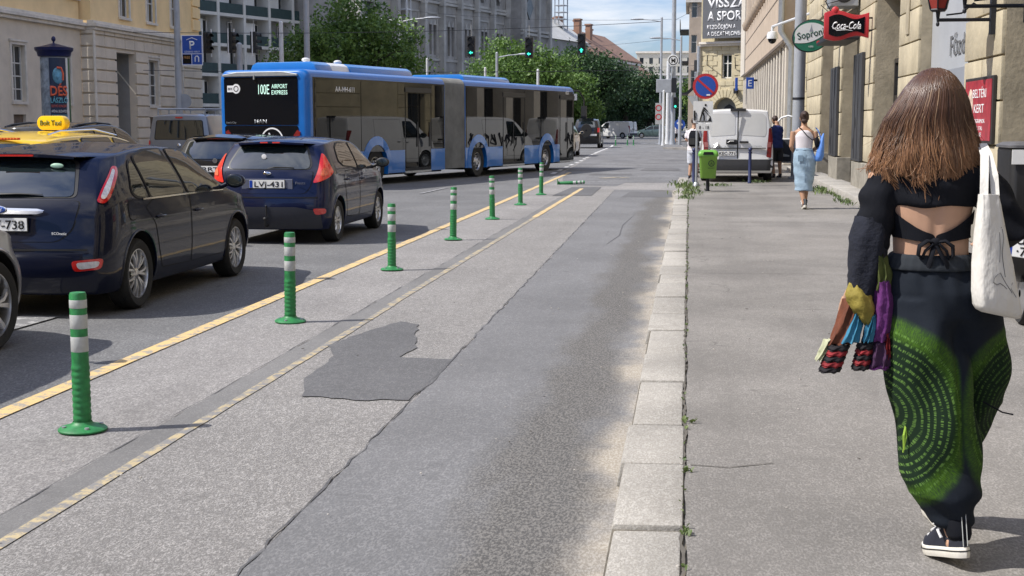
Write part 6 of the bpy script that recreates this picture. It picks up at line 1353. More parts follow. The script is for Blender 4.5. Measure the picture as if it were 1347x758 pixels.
# cluster at the far crossing
mast(-1.33,110,13.5,.19,'thick pale mast at the far crossing, tallest of the cluster','pole_grey'); mast(-2.3,110,10.0,.11,'tall lamp post with paired arms at the far crossing','pole_grey', lamp=(-1,)); mast(-1.75,112,6.6,.17,'thick white pole at the far crossing behind the signal box'); mast(-.72,108,8.4,.10,'slim pale lamp post right of the tallest mast','pole_grey', lamp=(-1,)); mast(.45,118,6,.07,'thin grey pole right of the far crossing cluster','pole_grey'); mast(-1.95,104,4.1,.10,'short white pole in front of the far crossing cluster')
t = thing('metro_sign', 'round white metro sign with black M on the far crossing mast', 'sign', (-1.34,109.6,6.64)); mb = MB(); mb.lathe([(.001,-.08),(.44,-.08),(.46,0),(.44,.08),(.001,.08)], axis='y', n=28); b = mb.build('disc', M('sign_white'), t, smooth=35); mb = MB(); mb.lathe([(.30,-.085),(.37,-.085),(.37,-.08)], axis='y', n=28); mb.build('ring', M('ink_black'), t); text('letter', 'M', .34, M('ink_black'), t, (0,-.09,-.17), bold=.03); mb = MB(); mb.tube([(-.1,.1,-.45),(-.1,.3,-2.2)], .05, 6); mb.build('bracket', M('galvanised'), t)
t = thing('signal_cabinet', 'grey square cabinet fixed on the poles at the far crossing', 'cabinet', (-1.9,109.3,4.66)); mb = MB(); mb.b2(-.75,.45,-.2,.2,-.55,.5); mb.build('casing', M('pole_grey'), t, bevel=.03); mb = MB(); mb.b2(.46,.85,-.2,.2,-.55,.6); mb.build('dark_casing', M('dark_iron'), t)
hanging_light(-1.12,109.2,3.3,'traffic light showing a round green lamp on the far crossing pole', arrow='dot'); hanging_light(-1.25+1.75,109.2,6.2,'black traffic light seen high at the right of the far crossing poles', lit=False, rz=150)
t = thing('road_sign', 'round blue direction sign low on the far crossing pole', 'road sign', (-.74,107.8,1.6)); mb = MB(); mb.lathe([(.001,-.03),(.42,-.03),(.42,0)], axis='y', n=28); mb.build('disc', M('sign_blue'), t); mb = MB(); mb.prism([(-.25,.1),(-.05,.28),(-.05,.17),(.25,.02),(.2,-.1),(-.05,.03),(-.05,-.08)], -.04,-.03,'y'); mb.build('arrow', M('ink_white'), t); mb = MB(); mb.tube([(0,.02,.6),(0,.02,-1.6)], .14, 10); mb.build('post', M('pole_grey'), t)
t = thing('road_sign', 'white and red plates stacked on the lamp post at the far crossing', 'road sign', (-2.45,109.7,2.4)); mb = MB(); mb.b2(-.26,.26,-.03,0,-.8,.9); mb.build('plate', M('reflective_grey'), t); mb = MB(); mb.lathe([(.17,-.04),(.25,-.04),(.25,-.03)], (0,0,.5), 'y', 20); mb.lathe([(.17,-.04),(.25,-.04),(.25,-.03)], (0,0,-.2), 'y', 20); mb.build('red_ring', M('sign_red'), t)
t = thing('road_sign', 'give-way triangle seen from behind right of the far crossing poles', 'road sign', (.30,117,3.6)); mb = MB(); mb.prism([(-.5,.4),(.5,.4),(0,-.45)], 0,.03,'y'); mb.build('plate', M('reflective_grey'), t); mb = MB(); mb.box((-.1,-.02,1.0),(1.3,.05,.25),Matrix.Rotation(R(-42),3,'Y')); mb.build('arm_sign', M('dark_iron'), t)
t = thing('direction_sign', 'dark rectangular street sign sticking out beyond the bus front', 'sign', (-6.35,72,3.05)); mb = MB(); mb.b2(-.55,.45,-.03,.03,-.17,.17); mb.build('board', M('pole_grey'), t); mb = MB(); mb.tube([(-.6,0,-3),(-.6,0,.5)], .05, 8); mb.build('post', M('pole_grey'), t)
def far_person(x, y, label, c):
    pass

# ================================================================ trees
leaf_m = {}
def leafmat(name, a, b):
    t = NT(name, .55); p = t.n('ShaderNodeNewGeometry').outputs['Position']; n1 = t.noise(p, .9, 4, .6); n2 = t.noise(p, 7, 3, .6)
    f = t.math('ADD', t.math('MULTIPLY', n1, .6), t.math('MULTIPLY', n2, .4)); col = t.mix(t.ramp(f, .36, .64), a, b); t.out(col)
    tr = t.n('ShaderNodeBsdfTranslucent'); t.l(col, tr.inputs[0]); mx = t.n('ShaderNodeMixShader'); mx.inputs[0].default_value = .28; o = [n for n in t.t.nodes if n.type == 'OUTPUT_MATERIAL'][0]
    t.l(t.b.outputs[0], mx.inputs[1]); t.l(tr.outputs[0], mx.inputs[2]); t.l(mx.outputs[0], o.inputs[0]); return t.m
leafmat('leaf_green', (.045,.105,.02), (.17,.28,.055)); leafmat('leaf_dark', (.016,.045,.018), (.055,.115,.034)); leafmat('leaf_light', (.06,.13,.022), (.17,.26,.05))
def tree(label, x, y, h, crown, lm, n=9000, leaf=.22, trunk_r=.22, seed=0, z0=0):
    """crown: (cx, cy, cz, rx, ry, rz) lobes relative to the base"""
    g = np.random.default_rng(seed); t = thing('street_tree', label, 'tree', (x, y, z0), 0, 'street trees')
    mb = MB(); mb.tube([(0,0,0),(.05,0,h*.2),(-.05,.05,h*.45),(.05,0,h*.75)], [trunk_r*1.2,trunk_r,trunk_r*.7,trunk_r*.25], 9); tips = []
    for k, (cx, cy, cz, rx, ry, rz) in enumerate(crown):
        z1 = h*.32+.04*h*(k % 4); mb.tube([(0,0,z1),(cx*.45,cy*.45,z1+(cz-z1)*.6),(cx,cy,cz)], [trunk_r*.5,trunk_r*.3,trunk_r*.08], 6)
        for q in range(5): d = g.normal(size=3); d /= np.linalg.norm(d); mb.tube([(cx*.6,cy*.6,z1+(cz-z1)*.7),(cx+d[0]*rx*.5,cy+d[1]*ry*.5,cz+d[2]*rz*.4),(cx+d[0]*rx*.9,cy+d[1]*ry*.9,cz+d[2]*rz*.85)], [trunk_r*.18,trunk_r*.09,trunk_r*.03], 5)
    mb.build('trunk', M('bark'), t, smooth=60)
    vol = np.array([c[3]*c[4]*c[5] for c in crown])**.75; vol = vol/vol.sum(); V = []
    for c, w in zip(crown, vol):
        m = int(n*w); nc = max(14, int(m/28)); d = g.normal(size=(nc,3)); d /= np.linalg.norm(d, axis=1)[:,None]; r = g.uniform(.35,1.06,size=(nc,1))**.55
        cen = d*r*np.array(c[3:6])+np.array(c[:3]); cen[:,2] = np.maximum(cen[:,2], c[2]-c[5]*.75)
        idx = g.integers(0, nc, m); sp_ = g.uniform(.5,1.25,size=(nc,1))[idx]
        p = cen[idx]+g.normal(size=(m,3))*leaf*2.0*sp_*np.array([1,1,.7]); V.append(p)
    P = np.vstack(V); m = len(P); nrm = g.normal(size=(m,3))+np.array([0,0,.6]); nrm /= np.linalg.norm(nrm, axis=1)[:,None]; a = np.cross(nrm, g.normal(size=(m,3))); a /= np.linalg.norm(a, axis=1)[:,None]; b = np.cross(nrm, a); s_ = leaf*g.uniform(.35,.8,size=(m,1))
    co = np.empty((m,4,3)); co[:,0] = P-a*s_; co[:,1] = P-b*s_*.55; co[:,2] = P+a*s_; co[:,3] = P+b*s_*.55
    me = bpy.data.meshes.new('crown'); me.vertices.add(m*4); me.vertices.foreach_set('co', co.ravel()); me.loops.add(m*4); me.loops.foreach_set('vertex_index', np.arange(m*4, dtype=np.int32)); me.polygons.add(m); me.polygons.foreach_set('loop_start', np.arange(0, m*4, 4, dtype=np.int32)); me.update(calc_edges=True); me.materials.append(lm)
    link('crown', me, t); return t
def lobes(W, D, z0, z1, k, seed):
    g = np.random.default_rng(seed); out = [(0,0,(z0+z1)/2,W*.32,D*.32,(z1-z0)*.42)]
    for i in range(k): a = 2*PI*i/k+g.uniform(-.3,.3); q = g.uniform(.30,.36); zz = z0+(z1-z0)*g.uniform(.30,.72); out.append((W*q*math.cos(a), D*q*math.sin(a), zz, W*.2, D*.2, (z1-z0)*g.uniform(.20,.28)))
    return out
tree('large dense green tree behind the rear half of the bus', -19.5, 76, 8.6, lobes(8.8,8,1.8,8.7,9,1)+[(-2.6,0,3.6,1.6,2,1.6),(3.2,0,4.0,1.5,2,1.9),(.6,0,7.6,1.9,2,1.3)], M('leaf_green'), 26000, .20, .3, 1)
tree('small light green tree peeping over the bus roof middle', -15.0, 74, 4.8, lobes(5,4,1.5,4.6,6,2), M('leaf_light'), 7000, .18, .15, 2)
tree('round green tree behind the front half of the bus', -13.9, 112, 8.6, lobes(8.8,8,2.2,8.6,9,3)+[(-1.2,0,7.4,1.8,2,1.2)], M('leaf_green'), 18000, .24, .3, 3)
tree('broad light-tipped tree right of the round green tree', -11.4, 116, 6.6, lobes(6.5,6,1.5,6.3,7,4), M('leaf_green'), 10000, .24, .25, 4)
tree('tall dark green tree under the arrowed traffic light', -10.9, 150, 10.8, lobes(8.0,8,2.0,10.8,9,5), M('leaf_dark'), 17000, .30, .35, 5)
tree('wide dark green tree in front of the red tiled house', -8.2, 176, 9.6, lobes(9,9,1.5,9.2,10,6), M('leaf_dark'), 17000, .32, .35, 6)
tree('dark green tree with pale drooping leaves beside the tall dark one', -5.6, 190, 7.6, lobes(8,7,1,8.0,8,7), M('leaf_dark'), 12000, .32, .3, 7)
tree('low yellow-green tree just past the front of the bus', -9.6, 118, 4.8, lobes(3.6,3.6,1,4.8,6,8), M('leaf_light'), 6000, .22, .15, 8)
tree('dark tree closing the street between the houses and the poles', -3.4, 200, 8.0, lobes(6.5,6,.8,7.8,7,9), M('leaf_dark'), 10000, .32, .3, 9)
tree('yellow-green tree glimpsed right of the far crossing poles', 1.3, 150, 7.4, lobes(3.6,4,2,7.4,6,10), M('leaf_light'), 6000, .26, .2, 10)
tree('dark shrub-like tree in the gap between yellow house and apartment block', -31.0, 100, 5.2, lobes(5,5,.4,5.0,6,11), M('leaf_dark'), 6000, .2, .2, 11)
for i, (x, y) in enumerate([(-9.5,215),(-2.0,230),(3.5,205),(-14,205)]): tree(['dark low tree far behind the crossing van','dark low tree far behind the green hatchback','dark low tree far behind the poles','dark low tree far behind the tall dark trees'][i], x, y, 6.5, lobes(8,7,.2,6.5,6,20+i), M('leaf_dark'), 5000, .4, .3, 20+i)

# ================================================================ weeds and litter
def weeds(name, spots, m, label=None):
    g = np.random.default_rng(5); mb = MB()
    for (x, y, rx, ry, n, h) in spots:
        for i in range(n):
            px, py_ = x+g.normal()*rx*.5, y+g.normal()*ry*.5; a = g.uniform(0,2*PI); hh = h*g.uniform(.35,1); l = hh*g.uniform(.4,1.1); w = .012*g.uniform(.6,1.4)*(h/.15+.5); dx_, dy_ = math.cos(a), math.sin(a)
            z = .122; mb.add([(px-dy_*w*.4,py_+dx_*w*.4,z),(px+dy_*w*.4,py_-dx_*w*.4,z),(px+dx_*l*.6+dy_*w,py_+dy_*l*.6-dx_*w,z+hh*.8),(px+dx_*l,py_+dy_*l,z+hh),(px+dx_*l*.6-dy_*w,py_+dy_*l*.6+dx_*w,z+hh*.8)], [(0,1,2,3,4)])
    o = mb.build(name, m, fix=False); tag(o, kind='stuff')
sp_ = [(-.10,33.4,.32,1.9,110,.14),(.08,32.2,.2,1.1,55,.10),(.0,30.0,.3,1.0,110,.10),(-.05,28.0,.15,.6,60,.09),(3.0,26.9,.16,.8,45,.10),(2.92,31.0,.2,.9,60,.15),(3.08,29.5,.06,3.0,120,.08),(1.75,35.9,.3,.3,60,.1),(.7,33.9,.4,.4,80,.08)]
for y in np.arange(4.4,28,.17): 
    if random.random() < .4: sp_.append((ipave(y)-.012, y, .015, .05, random.randint(2,6), .018))
sp_ += [(.015,4.98,.02,.05,16,.025),(.02,5.9,.03,.03,10,.03),(.02,6.9,.03,.05,12,.03)]
leafmat('weed_green', (.06,.11,.03), (.17,.22,.07)); weeds('kerb_weeds', sp_, M('weed_green'))
mb = MB()
for i in range(260): x, y = random.uniform(-3.7,3.1), random.uniform(3.5,30)**1; z = .125 if x > .02 else (.128 if x > -.27 else .02); s_ = random.uniform(.003,.009); mb.box((x,y,z+s_*.3),(s_*1.4,s_,s_*.6),Matrix.Rotation(random.uniform(0,3),3,'Z'))
tag(mb.build('grit', mat('grit_pale', (.45,.42,.38), .9, 0, .4, 50)), kind='stuff')
mb = MB()
for i in range(40): x, y = random.uniform(-3.6,2.6), random.uniform(4,26); z = .126 if x > .02 else .021; mb.box((x,y,z),(random.uniform(.01,.03),random.uniform(.005,.014),.002),Matrix.Rotation(random.uniform(0,3),3,'Z'))
tag(mb.build('dark_litter', M('bark')), kind='stuff')
# ================================================================ people
def er(cx, cy, z, rx, ry, n=28, tilt=0.): return [(cx+rx*math.cos(2*PI*j/n), cy+ry*math.sin(2*PI*j/n), z+tilt*math.sin(2*PI*j/n)*ry) for j in range(n)]
def shift(mb, o): mb.v = [(a-o[0], b-o[1], c-o[2]) for a, b, c in mb.v]; return mb
def hand(mb, w, d, side, up=(0,0,1), r=.0085, curl=.35, L=.17):
    """palm with four unequal bent fingers and a thumb leaving its side"""
    w = Vector(w); d = Vector(d).normalized(); s_ = d.cross(Vector(up)).normalized()*side; n_ = s_.cross(d).normalized()
    c = w+d*.05; pts = []
    mb.tube([w-d*.02, w+d*.02, w+d*.085], [.026,.036,.038], 10, flat=.55)
    for i, (o_, l) in enumerate(((-.030,.80),(-.010,.95),(.011,.90),(.030,.72))):
        b = w+d*.075+s_*o_; k = l*.082; c1 = b+d*k*.5+n_*k*curl*.25; c2 = c1+d*k*.32*(1-curl*.4)+n_*k*curl*.5; mb.tube([b-d*.02, b, c1, c2], [r,r,r*.92,r*.75], 7)
    b = w+d*.025-s_*.03; mb.tube([b+s_*.01, b-s_*.018+d*.025, b-s_*.02+d*.058+n_*.01], [r*1.3,r*1.15,r*.85], 7)
def human(J, mb=None, s=1.):
    mb = mb or MB(); P = {k: Vector(v) for k, v in J.items()}
    for a, b, c, r in (('shL','elL','wrL',1),('shR','elR','wrR',1)): mb.tube([P[a], (P[a]*.6+P[b]*.4), P[b], (P[b]*.65+P[c]*.35), P[c]], [.052*s,.047*s,.038*s,.037*s,.025*s], 12)
    for a, b, c in (('hipL','knL','anL'),('hipR','knR','anR')): mb.tube([P[a]+Vector((0,0,.04)), P[a]*.6+P[b]*.4, P[b], P[b]*.6+P[c]*.4, P[c]], [.088*s,.078*s,.054*s,.052*s,.034*s], 14)
    for a, b in (('anL','toeL'),('anR','toeR')): mb.tube([P[a]+Vector((0,-.02,-.03)), P[a]*.5+P[b]*.5, P[b]], [.030,.030,.020], 10)
    for w, e, sd in (('wrL','elL',-1),('wrR','elR',1)): hand(mb, P[w], P[w]-P[e], sd, up=(0,1,.2))
    return mb
def head(mb, c, s=1., yaw=0.):
    c = Vector(c); mb.ell(c, (.074*s,.094*s,.115*s), 20, 14); mb.ell(c+Vector((0,.045*s,-.07*s)), (.048*s,.05*s,.05*s), 14, 10)
    for sx in (-1, 1): mb.ell(c+Vector((sx*.077*s,-.005,-.01)), (.010,.02,.032), 10, 8); mb.ell(c+Vector((sx*.03,.083*s,.005)), (.014,.012,.010), 8, 6)
    mb.tube([c+Vector((0,.088*s,.02)), c+Vector((0,.112*s,-.02)), c+Vector((0,.095*s,-.03))], [.008,.014,.012], 8); mb.ell(c+Vector((0,.088*s,-.055*s)), (.022,.01,.008), 10, 6)
skinm = M('skin')
def shoe(par, heel, yaw, pitch, upper, sole, name='shoe', hi=.15, L=.27):
    g = bpy.data.objects.new(name, None); COL.objects.link(g); g.parent = par; g.location = heel; g.rotation_euler = (R(-pitch), 0, R(yaw))
    def outline(z, k, y0, y1, n=30):
        out = []
        for j in range(n):
            a = 2*PI*j/n; u = (1-math.cos(a))/2; y = y0+(y1-y0)*u; w = interp([(0,.0),(.05,.022),(.16,.032),(.4,.034),(.68,.047),(.85,.042),(.96,.024),(1,.0)], u)*k; out.append(((w if a < PI else -w)+.004*u, y, z+.012*max(0,u-.8)/.2))
        return out
    mb = MB(); mb.loft([outline(.0,.96,.004,L-.004),outline(.012,1.06,0,L),outline(.034,1.06,0,L),outline(.037,.98,.004,L-.006)]); a = mb.build('sole', sole, g, smooth=50)
    mb = MB(); mb.lathe([(1,0)], n=3) if False else None
    st = outline(.024,1.085,-.001,L+.001); mb.tube([Vector(p) for p in st+[st[0]]], .0022, 5); mb.build('sole_stripe', M('ink_black'), a)
    mb = MB(); mb.loft([outline(.034,1.0,.004,L-.005),outline(.055,.97,.006,L-.02),outline(.075,.88,.006,L-.07),outline(.10,.86,.004,.15),outline(.13,.95,.002,.115),outline(hi,1.0,.0,.11),outline(hi-.01,.8,.01,.10)]); b = mb.build('upper', upper, g, smooth=60)
    mb = MB()
    for q in range(4): y = .115+q*.028; z = .125-q*.018; mb.tube([(-.03,y,z),(0,y+.006,z+.012),(.03,y,z)], .0042, 6)
    mb.tube([(0,.09,.145),(-.035,.07,.13),(-.055,.08,.095),(-.05,.07,.07)], .006, 6); mb.tube([(0,.09,.145),(-.05,.08,.15),(-.07,.075,.12),(-.04,.08,.115)], .006, 6); mb.tube([(0,.09,.145),(.04,.08,.145),(.055,.08,.11)], .006, 6); mb.build('laces', M('ink_white'), b, smooth=60)
    mb = MB(); mb.tube([(-.008,.0025,.04),(-.008,-.0005,.09),(-.008,-.003,hi)], .0018, 4); mb.tube([(.008,.0025,.04),(.008,-.0005,.09),(.008,-.003,hi)], .0018, 4); mb.build('heel_stripe', M('reflective_grey'), b)
    return g
# ---------------------------------------------------------------- the woman in front
O = (.90, 4.85, .12); w1 = thing('person', 'woman walking away with long brown hair, backless black top and green-patterned trousers', 'person', O)
J = dict(shL=(.675,4.87,1.475), elL=(.635,4.83,1.24), wrL=(.60,4.93,1.07), shR=(1.01,4.87,1.475), elR=(1.105,4.84,1.29), wrR=(1.09,5.06,1.22), hipL=(.79,4.87,.98), knL=(.87,4.86,.62), anL=(.937,4.72,.235), toeL=(.905,4.86,.16), hipR=(.95,4.88,.98), knR=(.99,5.08,.60), anR=(.975,5.24,.22), toeR=(.975,5.40,.155))
body = human(J); tor = MB()
rings = [(.875,4.87,.93,.10,.09),(.87,4.87,.99,.17,.12),(.865,4.87,1.06,.172,.122),(.855,4.87,1.13,.150,.108),(.845,4.87,1.20,.128,.095),(.842,4.87,1.28,.130,.097),(.84,4.87,1.36,.142,.102),(.84,4.87,1.44,.158,.104),(.84,4.87,1.50,.168,.088),(.84,4.87,1.54,.12,.066),(.84,4.87,1.575,.062,.056),(.84,4.88,1.65,.052,.054)]
body.loft([er(*r) for r in rings]); head(body, (.84,4.90,1.715)); tor.loft([er(*r) for r in rings]); shift(body, O)
bd = remesh(body, .0065, 'body', skinm, w1, 4)
def spine(co, no):
    x, z = co[:,0]+O[0], co[:,2]+O[2]; k = np.exp(-((x-.842)/.016)**2)*np.clip((z-1.0)/.1,0,1)*np.clip((1.5-z)/.1,0,1)*(co[:,1]+O[1] < 4.82); co[:,1] += k*.006
    return co
n = len(bd.data.vertices); co = np.empty(n*3); bd.data.vertices.foreach_get('co', co); bd.data.vertices.foreach_set('co', spine(co.reshape(-1,3), None).ravel()); bd.data.update()
tb = bvh_of(bd.data)
# black top
t = NT('black_knit', .85); p = t.n('ShaderNodeTexCoord').outputs['Object']; t.out(t.mix(t.noise(p, 14, 4), (.005,.006,.009), (.012,.013,.018)), t.noise(t.scale(p, (1,1,.25)), 260, 2), .25, .003); t.b.inputs['Specular IOR Level'].default_value = .15
top = MB(); top.loft([er(.84,4.87,z,rx,ry) for z, rx, ry in ((1.368,.150,.112),(1.44,.168,.115),(1.50,.180,.100),(1.54,.135,.080),(1.565,.10,.072))])
for s_, a, b, c in ((-1,'shL','elL','wrL'),(1,'shR','elR','wrR')):
    A_, B_, C_ = Vector(J[a]), Vector(J[b]), Vector(J[c]); top.tube([A_+Vector((-s_*.03,0,.0)), A_*.7+B_*.3, A_*.35+B_*.65, B_, B_*.6+C_*.4, C_*.85+B_*.15], [.066,.068,.064,.064,.052,.040], 18)
shift(top, O)
def knit(co, no):
    x, y, z = co.T; d = .0035*np.sin(x*42+z*30+np.sin(z*25)*1.5)+.0025*np.sin(z*75+x*22+y*30); return co+no*d[:,None]
remesh(top, .007, 'top', M('black_knit'), w1, 3, knit)
for s_ in (-1, 1):
    c = .842-O[0]; poly = [(.150,1.385),(.128,1.372),(.124,1.346),(.09,1.318),(.05,1.290),(.0,1.270),(.0,1.243),(.05,1.249),(.10,1.257),(.16,1.262),(.165,1.33)]
    patch(tb, [(c+s_*a, b-.12) for a, b in poly], (0,1,0), 'back_strap', M('black_knit'), w1, .009, .012, 1)
    patch(tb, [(-s_*0+yy-4.87+.02, zz-.12) if s_ < 0 else (-(yy-4.87)-.02+.0, zz-.12) for yy, zz in [(4.78,1.40),(4.95,1.40),(4.95,1.22),(4.78,1.24)]] if False else [((-1)*s_*(-(yy-4.85)), zz-.12) for yy, zz in [(4.76,1.40),(4.96,1.40),(4.96,1.22),(4.76,1.235)]], (-s_,0,0), 'side_panel', M('black_knit'), w1, .009, .015, 0) if False else None
K = Vector((.842-O[0], 4.762-O[1], 1.247-.12)); mb = MB(); mb.ell(K, (.019,.014,.016), 14, 10)
for s_ in (-1, 1):
    mb.tube([K, K+Vector((s_*.03,-.012,.006)), K+Vector((s_*.055,-.012,-.012)), K+Vector((s_*.058,-.008,-.042)), K+Vector((s_*.045,-.006,-.055)), K+Vector((s_*.035,-.012,-.028)), K+Vector((s_*.01,-.014,-.004))], [.008,.011,.012,.011,.009,.009,.007], 8, flat=.6)
    mb.tube([K, K+Vector((s_*.012,-.016,-.03)), K+Vector((s_*.028+.008,-.014,-.07)), K+Vector((s_*.036+.01,-.010,-.098))], [.008,.010,.011,.009], 8, flat=.5)
mb.build('knot', M('black_knit'), w1, smooth=70)
# baggy trousers
t = NT('dyed_cotton', .88); p = t.n('ShaderNodeTexCoord').outputs['Object']; sp2 = t.n('ShaderNodeSeparateXYZ'); t.l(p, sp2.inputs[0])
wob = t.noise(p, 6, 4)
def arc(cx, cz, rx, rz):
    dx_ = t.math('DIVIDE', t.math('SUBTRACT', sp2.outputs[0], cx), rx); dz_ = t.math('DIVIDE', t.math('SUBTRACT', sp2.outputs[2], cz), rz)
    return t.math('ADD', t.math('SQRT', t.math('ADD', t.math('MULTIPLY', dx_, dx_), t.math('MULTIPLY', dz_, dz_))), t.math('MULTIPLY', t.math('SUBTRACT', wob, .5), .10)), dx_, dz_
def dye(cx, cz, rx, rz):
    d, dx_, dz_ = arc(cx, cz, rx, rz); inside = t.ramp(d, .90, .97, 1, 0); band = t.math('MULTIPLY', t.ramp(d, .80, .90, 0, 1), t.ramp(d, 1.0, 1.12, 1, 0))
    rows = t.ramp(t.math('SINE', t.math('MULTIPLY', d, 84)), .05, .75); cmb_ = t.n('ShaderNodeCombineXYZ'); ang = t.math('ARCTAN2', dx_, dz_); t.l(t.math('MULTIPLY', ang, 38), cmb_.inputs[0]); t.l(t.math('MULTIPLY', d, 6), cmb_.inputs[1])
    dash = t.ramp(t.noise(cmb_.outputs[0], 1.3, 2, .5), .47, .55)
    streak = t.ramp(t.noise(cmb_.outputs[0], 2.6, 3, .7), .35, .65, .35, 1)
    return t.math('MULTIPLY', t.math('MULTIPLY', rows, dash), inside), t.math('MULTIPLY', band, streak), inside
a1, b1, i1 = dye(-.235, .52, .300, .325); a2, b2, i2 = dye(.30, .52, .245, .31)
left = t.ramp(t.math('ADD', sp2.outputs[0], t.math('MULTIPLY', t.math('SUBTRACT', sp2.outputs[2], .5), .05)), .035, .055, 1, 0)
right = t.math('SUBTRACT', 1., left)
dash = t.math('MAXIMUM', t.math('MULTIPLY', a1, left), t.math('MULTIPLY', t.math('MULTIPLY', a2, right), .6)); band = t.math('MAXIMUM', t.math('MULTIPLY', b1, left), t.math('MULTIPLY', t.math('MULTIPLY', b2, right), .75)); ins = t.math('MAXIMUM', t.math('MULTIPLY', i1, left), t.math('MULTIPLY', i2, right))
col = t.mix(t.noise(p, 8, 5), (.007,.010,.016), (.020,.025,.034)); col = t.mix(t.math('MULTIPLY', ins, .85), col, (.008,.022,.008)); col = t.mix(band, col, t.mix(t.noise(p, 30, 3), (.012,.042,.006), (.105,.225,.02))); col = t.mix(t.math('MULTIPLY', dash, .8), col, t.mix(t.noise(p, 11, 3), (.05,.12,.025), (.17,.31,.07)))
t.out(col, t.noise(t.scale(p, (1,1,1)), 180, 2), .2, .003); t.b.inputs['Specular IOR Level'].default_value = .15
pants = MB()
pants.loft([er(*r) for r in [(.845,4.87,1.195,.134,.102),(.85,4.87,1.14,.158,.122),(.865,4.87,1.07,.188,.140),(.88,4.875,.98,.200,.146),(.895,4.90,.90,.19,.12),(.90,4.92,.84,.13,.08)]])
pants.loft([er(*r) for r in [(.80,4.86,1.05,.12,.13),(.812,4.85,.92,.140,.15),(.855,4.83,.72,.152,.15),(.880,4.81,.56,.145,.14),(.892,4.79,.45,.138,.13),(.903,4.77,.37,.126,.12),(.922,4.76,.305,.082,.085),(.93,4.745,.275,.070,.068),(.933,4.74,.262,.055,.055)]])
pants.loft([er(*r) for r in [(.95,4.88,1.05,.12,.13),(.98,4.92,.93,.145,.14),(1.01,5.0,.76,.142,.14),(1.018,5.06,.64,.142,.13),(1.0,5.12,.54,.130,.12),(.98,5.17,.44,.102,.105),(.97,5.21,.33,.085,.09),(.975,5.235,.28,.06,.06)]])
shift(pants, O)
def folds(co, no):
    x, y, z = co.T; Z = z+.12
    g1 = np.sin(x*95+np.sin(Z*18)*1.2)*np.clip((Z-1.02)/.1,0,1)*.0035
    g2 = (np.sin(Z*58+x*34+np.sin(x*20)*1.1)*.006)*np.clip((.50-Z)/.16,0,1)
    g3 = (np.sin(x*26-Z*15+y*10)*.008+np.sin(x*48+Z*9+1.3)*.004+np.sin(Z*24+x*10)*.003)*np.clip((Z-.3)/.2,0,1)*np.clip((1.12-Z)/.15,0,1)
    sm = -.024*np.exp(-((x-.050+ (Z-.6)*.05)/.016)**2)*(y < .05)*np.clip((1.0-Z)/.2,0,1)*np.clip((Z-.45)/.1,0,1)
    return co+no*(g1+g2+g3+sm)[:,None]
remesh(pants, .0075, 'trousers', M('dyed_cotton'), w1, 4, folds)
mb = MB(); rr_ = []
for z, e in ((1.148,.006),(1.152,.011),(1.168,.008),(1.185,.011),(1.198,.008),(1.202,.003)):
    q = interp([(1.07,.188),(1.14,.158),(1.195,.134),(1.21,.132)], z); rr_.append([((q+e+.002*math.sin(j*2.1))*math.cos(2*PI*j/96)+.848-O[0], (q*.78+e+.002*math.sin(j*2.1))*math.sin(2*PI*j/96)+4.87-O[1], z-.12) for j in range(96)])
mb.loft(rr_, cap=False); mb.build('waistband', mat('trouser_band', (.016,.021,.028), .9, 0, .15, 10), w1, smooth=80)
mb = MB(); mb.tube([(-.135,-.10,.50),(-.148,-.13,.46),(-.145,-.13,.41)], .004, 5); mb.tube([(-.135,-.10,.50),(-.140,-.13,.45),(-.148,-.13,.40)], .003, 5); mb.build('tassel', mat('tassel_green', (.25,.40,.04), .8), w1)
mb = MB(); mb.tube([(.14,-.0,.56),(.20,-.03,.53),(.235,-.04,.525)], .003, 5); mb.build('drawstring', M('black_knit'), w1)
cv = mat('canvas_black', (.014,.016,.028), .85, 0, .15, 60); sw = mat('sole_white', (.66,.63,.56), .6, 0, .08, 30)
mb = MB(); mb.tube([(.935,4.735,.33),(.942,4.712,.27),(.948,4.702,.24),(.948,4.70,.225)], [.052,.046,.042,.036], 16); shift(mb, O); mb.build('sock', M('black_knit'), w1, smooth=180)
shoe(w1, (.965-O[0], 4.645-O[1], .055), 20, 14, cv, sw); shoe(w1, (.975-O[0], 5.16-O[1], .005), 0, 0, cv, sw)
# hair: shell plus some nine hundred locks
HZ = [(1.30,.0),(1.48,.172),(1.52,.178),(1.58,.168),(1.66,.148),(1.72,.125),(1.77,.100),(1.81,.071),(1.832,.045),(1.843,.01)]
HC = [(1.45,.812),(1.55,.820),(1.66,.822),(1.74,.835),(1.84,.842)]
HD = [(1.46,.125),(1.55,.128),(1.62,.118),(1.70,.118),(1.77,.104),(1.81,.075),(1.832,.043),(1.843,.01)]
def hp(a, z, k=1.): # a: angle, -90 is the back of the head
    return Vector((interp(HC, z)+interp(HZ, z)*k*math.cos(a)-O[0], (4.885 if z > 1.6 else 4.885-.0*(1.6-z))+interp(HD, z)*k*math.sin(a)-O[1], z-.12))
g = np.random.default_rng(3)
mb = MB(); mb.loft([[tuple(hp(2*PI*j/40, z, .965) if math.sin(2*PI*j/40) < .55 else hp(2*PI*j/40, max(z,1.64), .80)) for j in range(40)] for z in (1.50,1.54,1.58,1.62,1.66,1.70,1.74,1.77,1.80,1.82,1.835)]); 
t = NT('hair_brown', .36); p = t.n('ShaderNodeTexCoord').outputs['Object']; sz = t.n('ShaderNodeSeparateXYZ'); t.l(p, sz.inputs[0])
st_ = t.noise(t.scale(p, (60, 60, 3.5)), 1.0, 3, .6); hgt = t.math('ADD', sz.outputs[2], t.math('MULTIPLY', t.math('SUBTRACT', t.noise(t.scale(p, (14,14,3)), 1, 3), .5), .22))
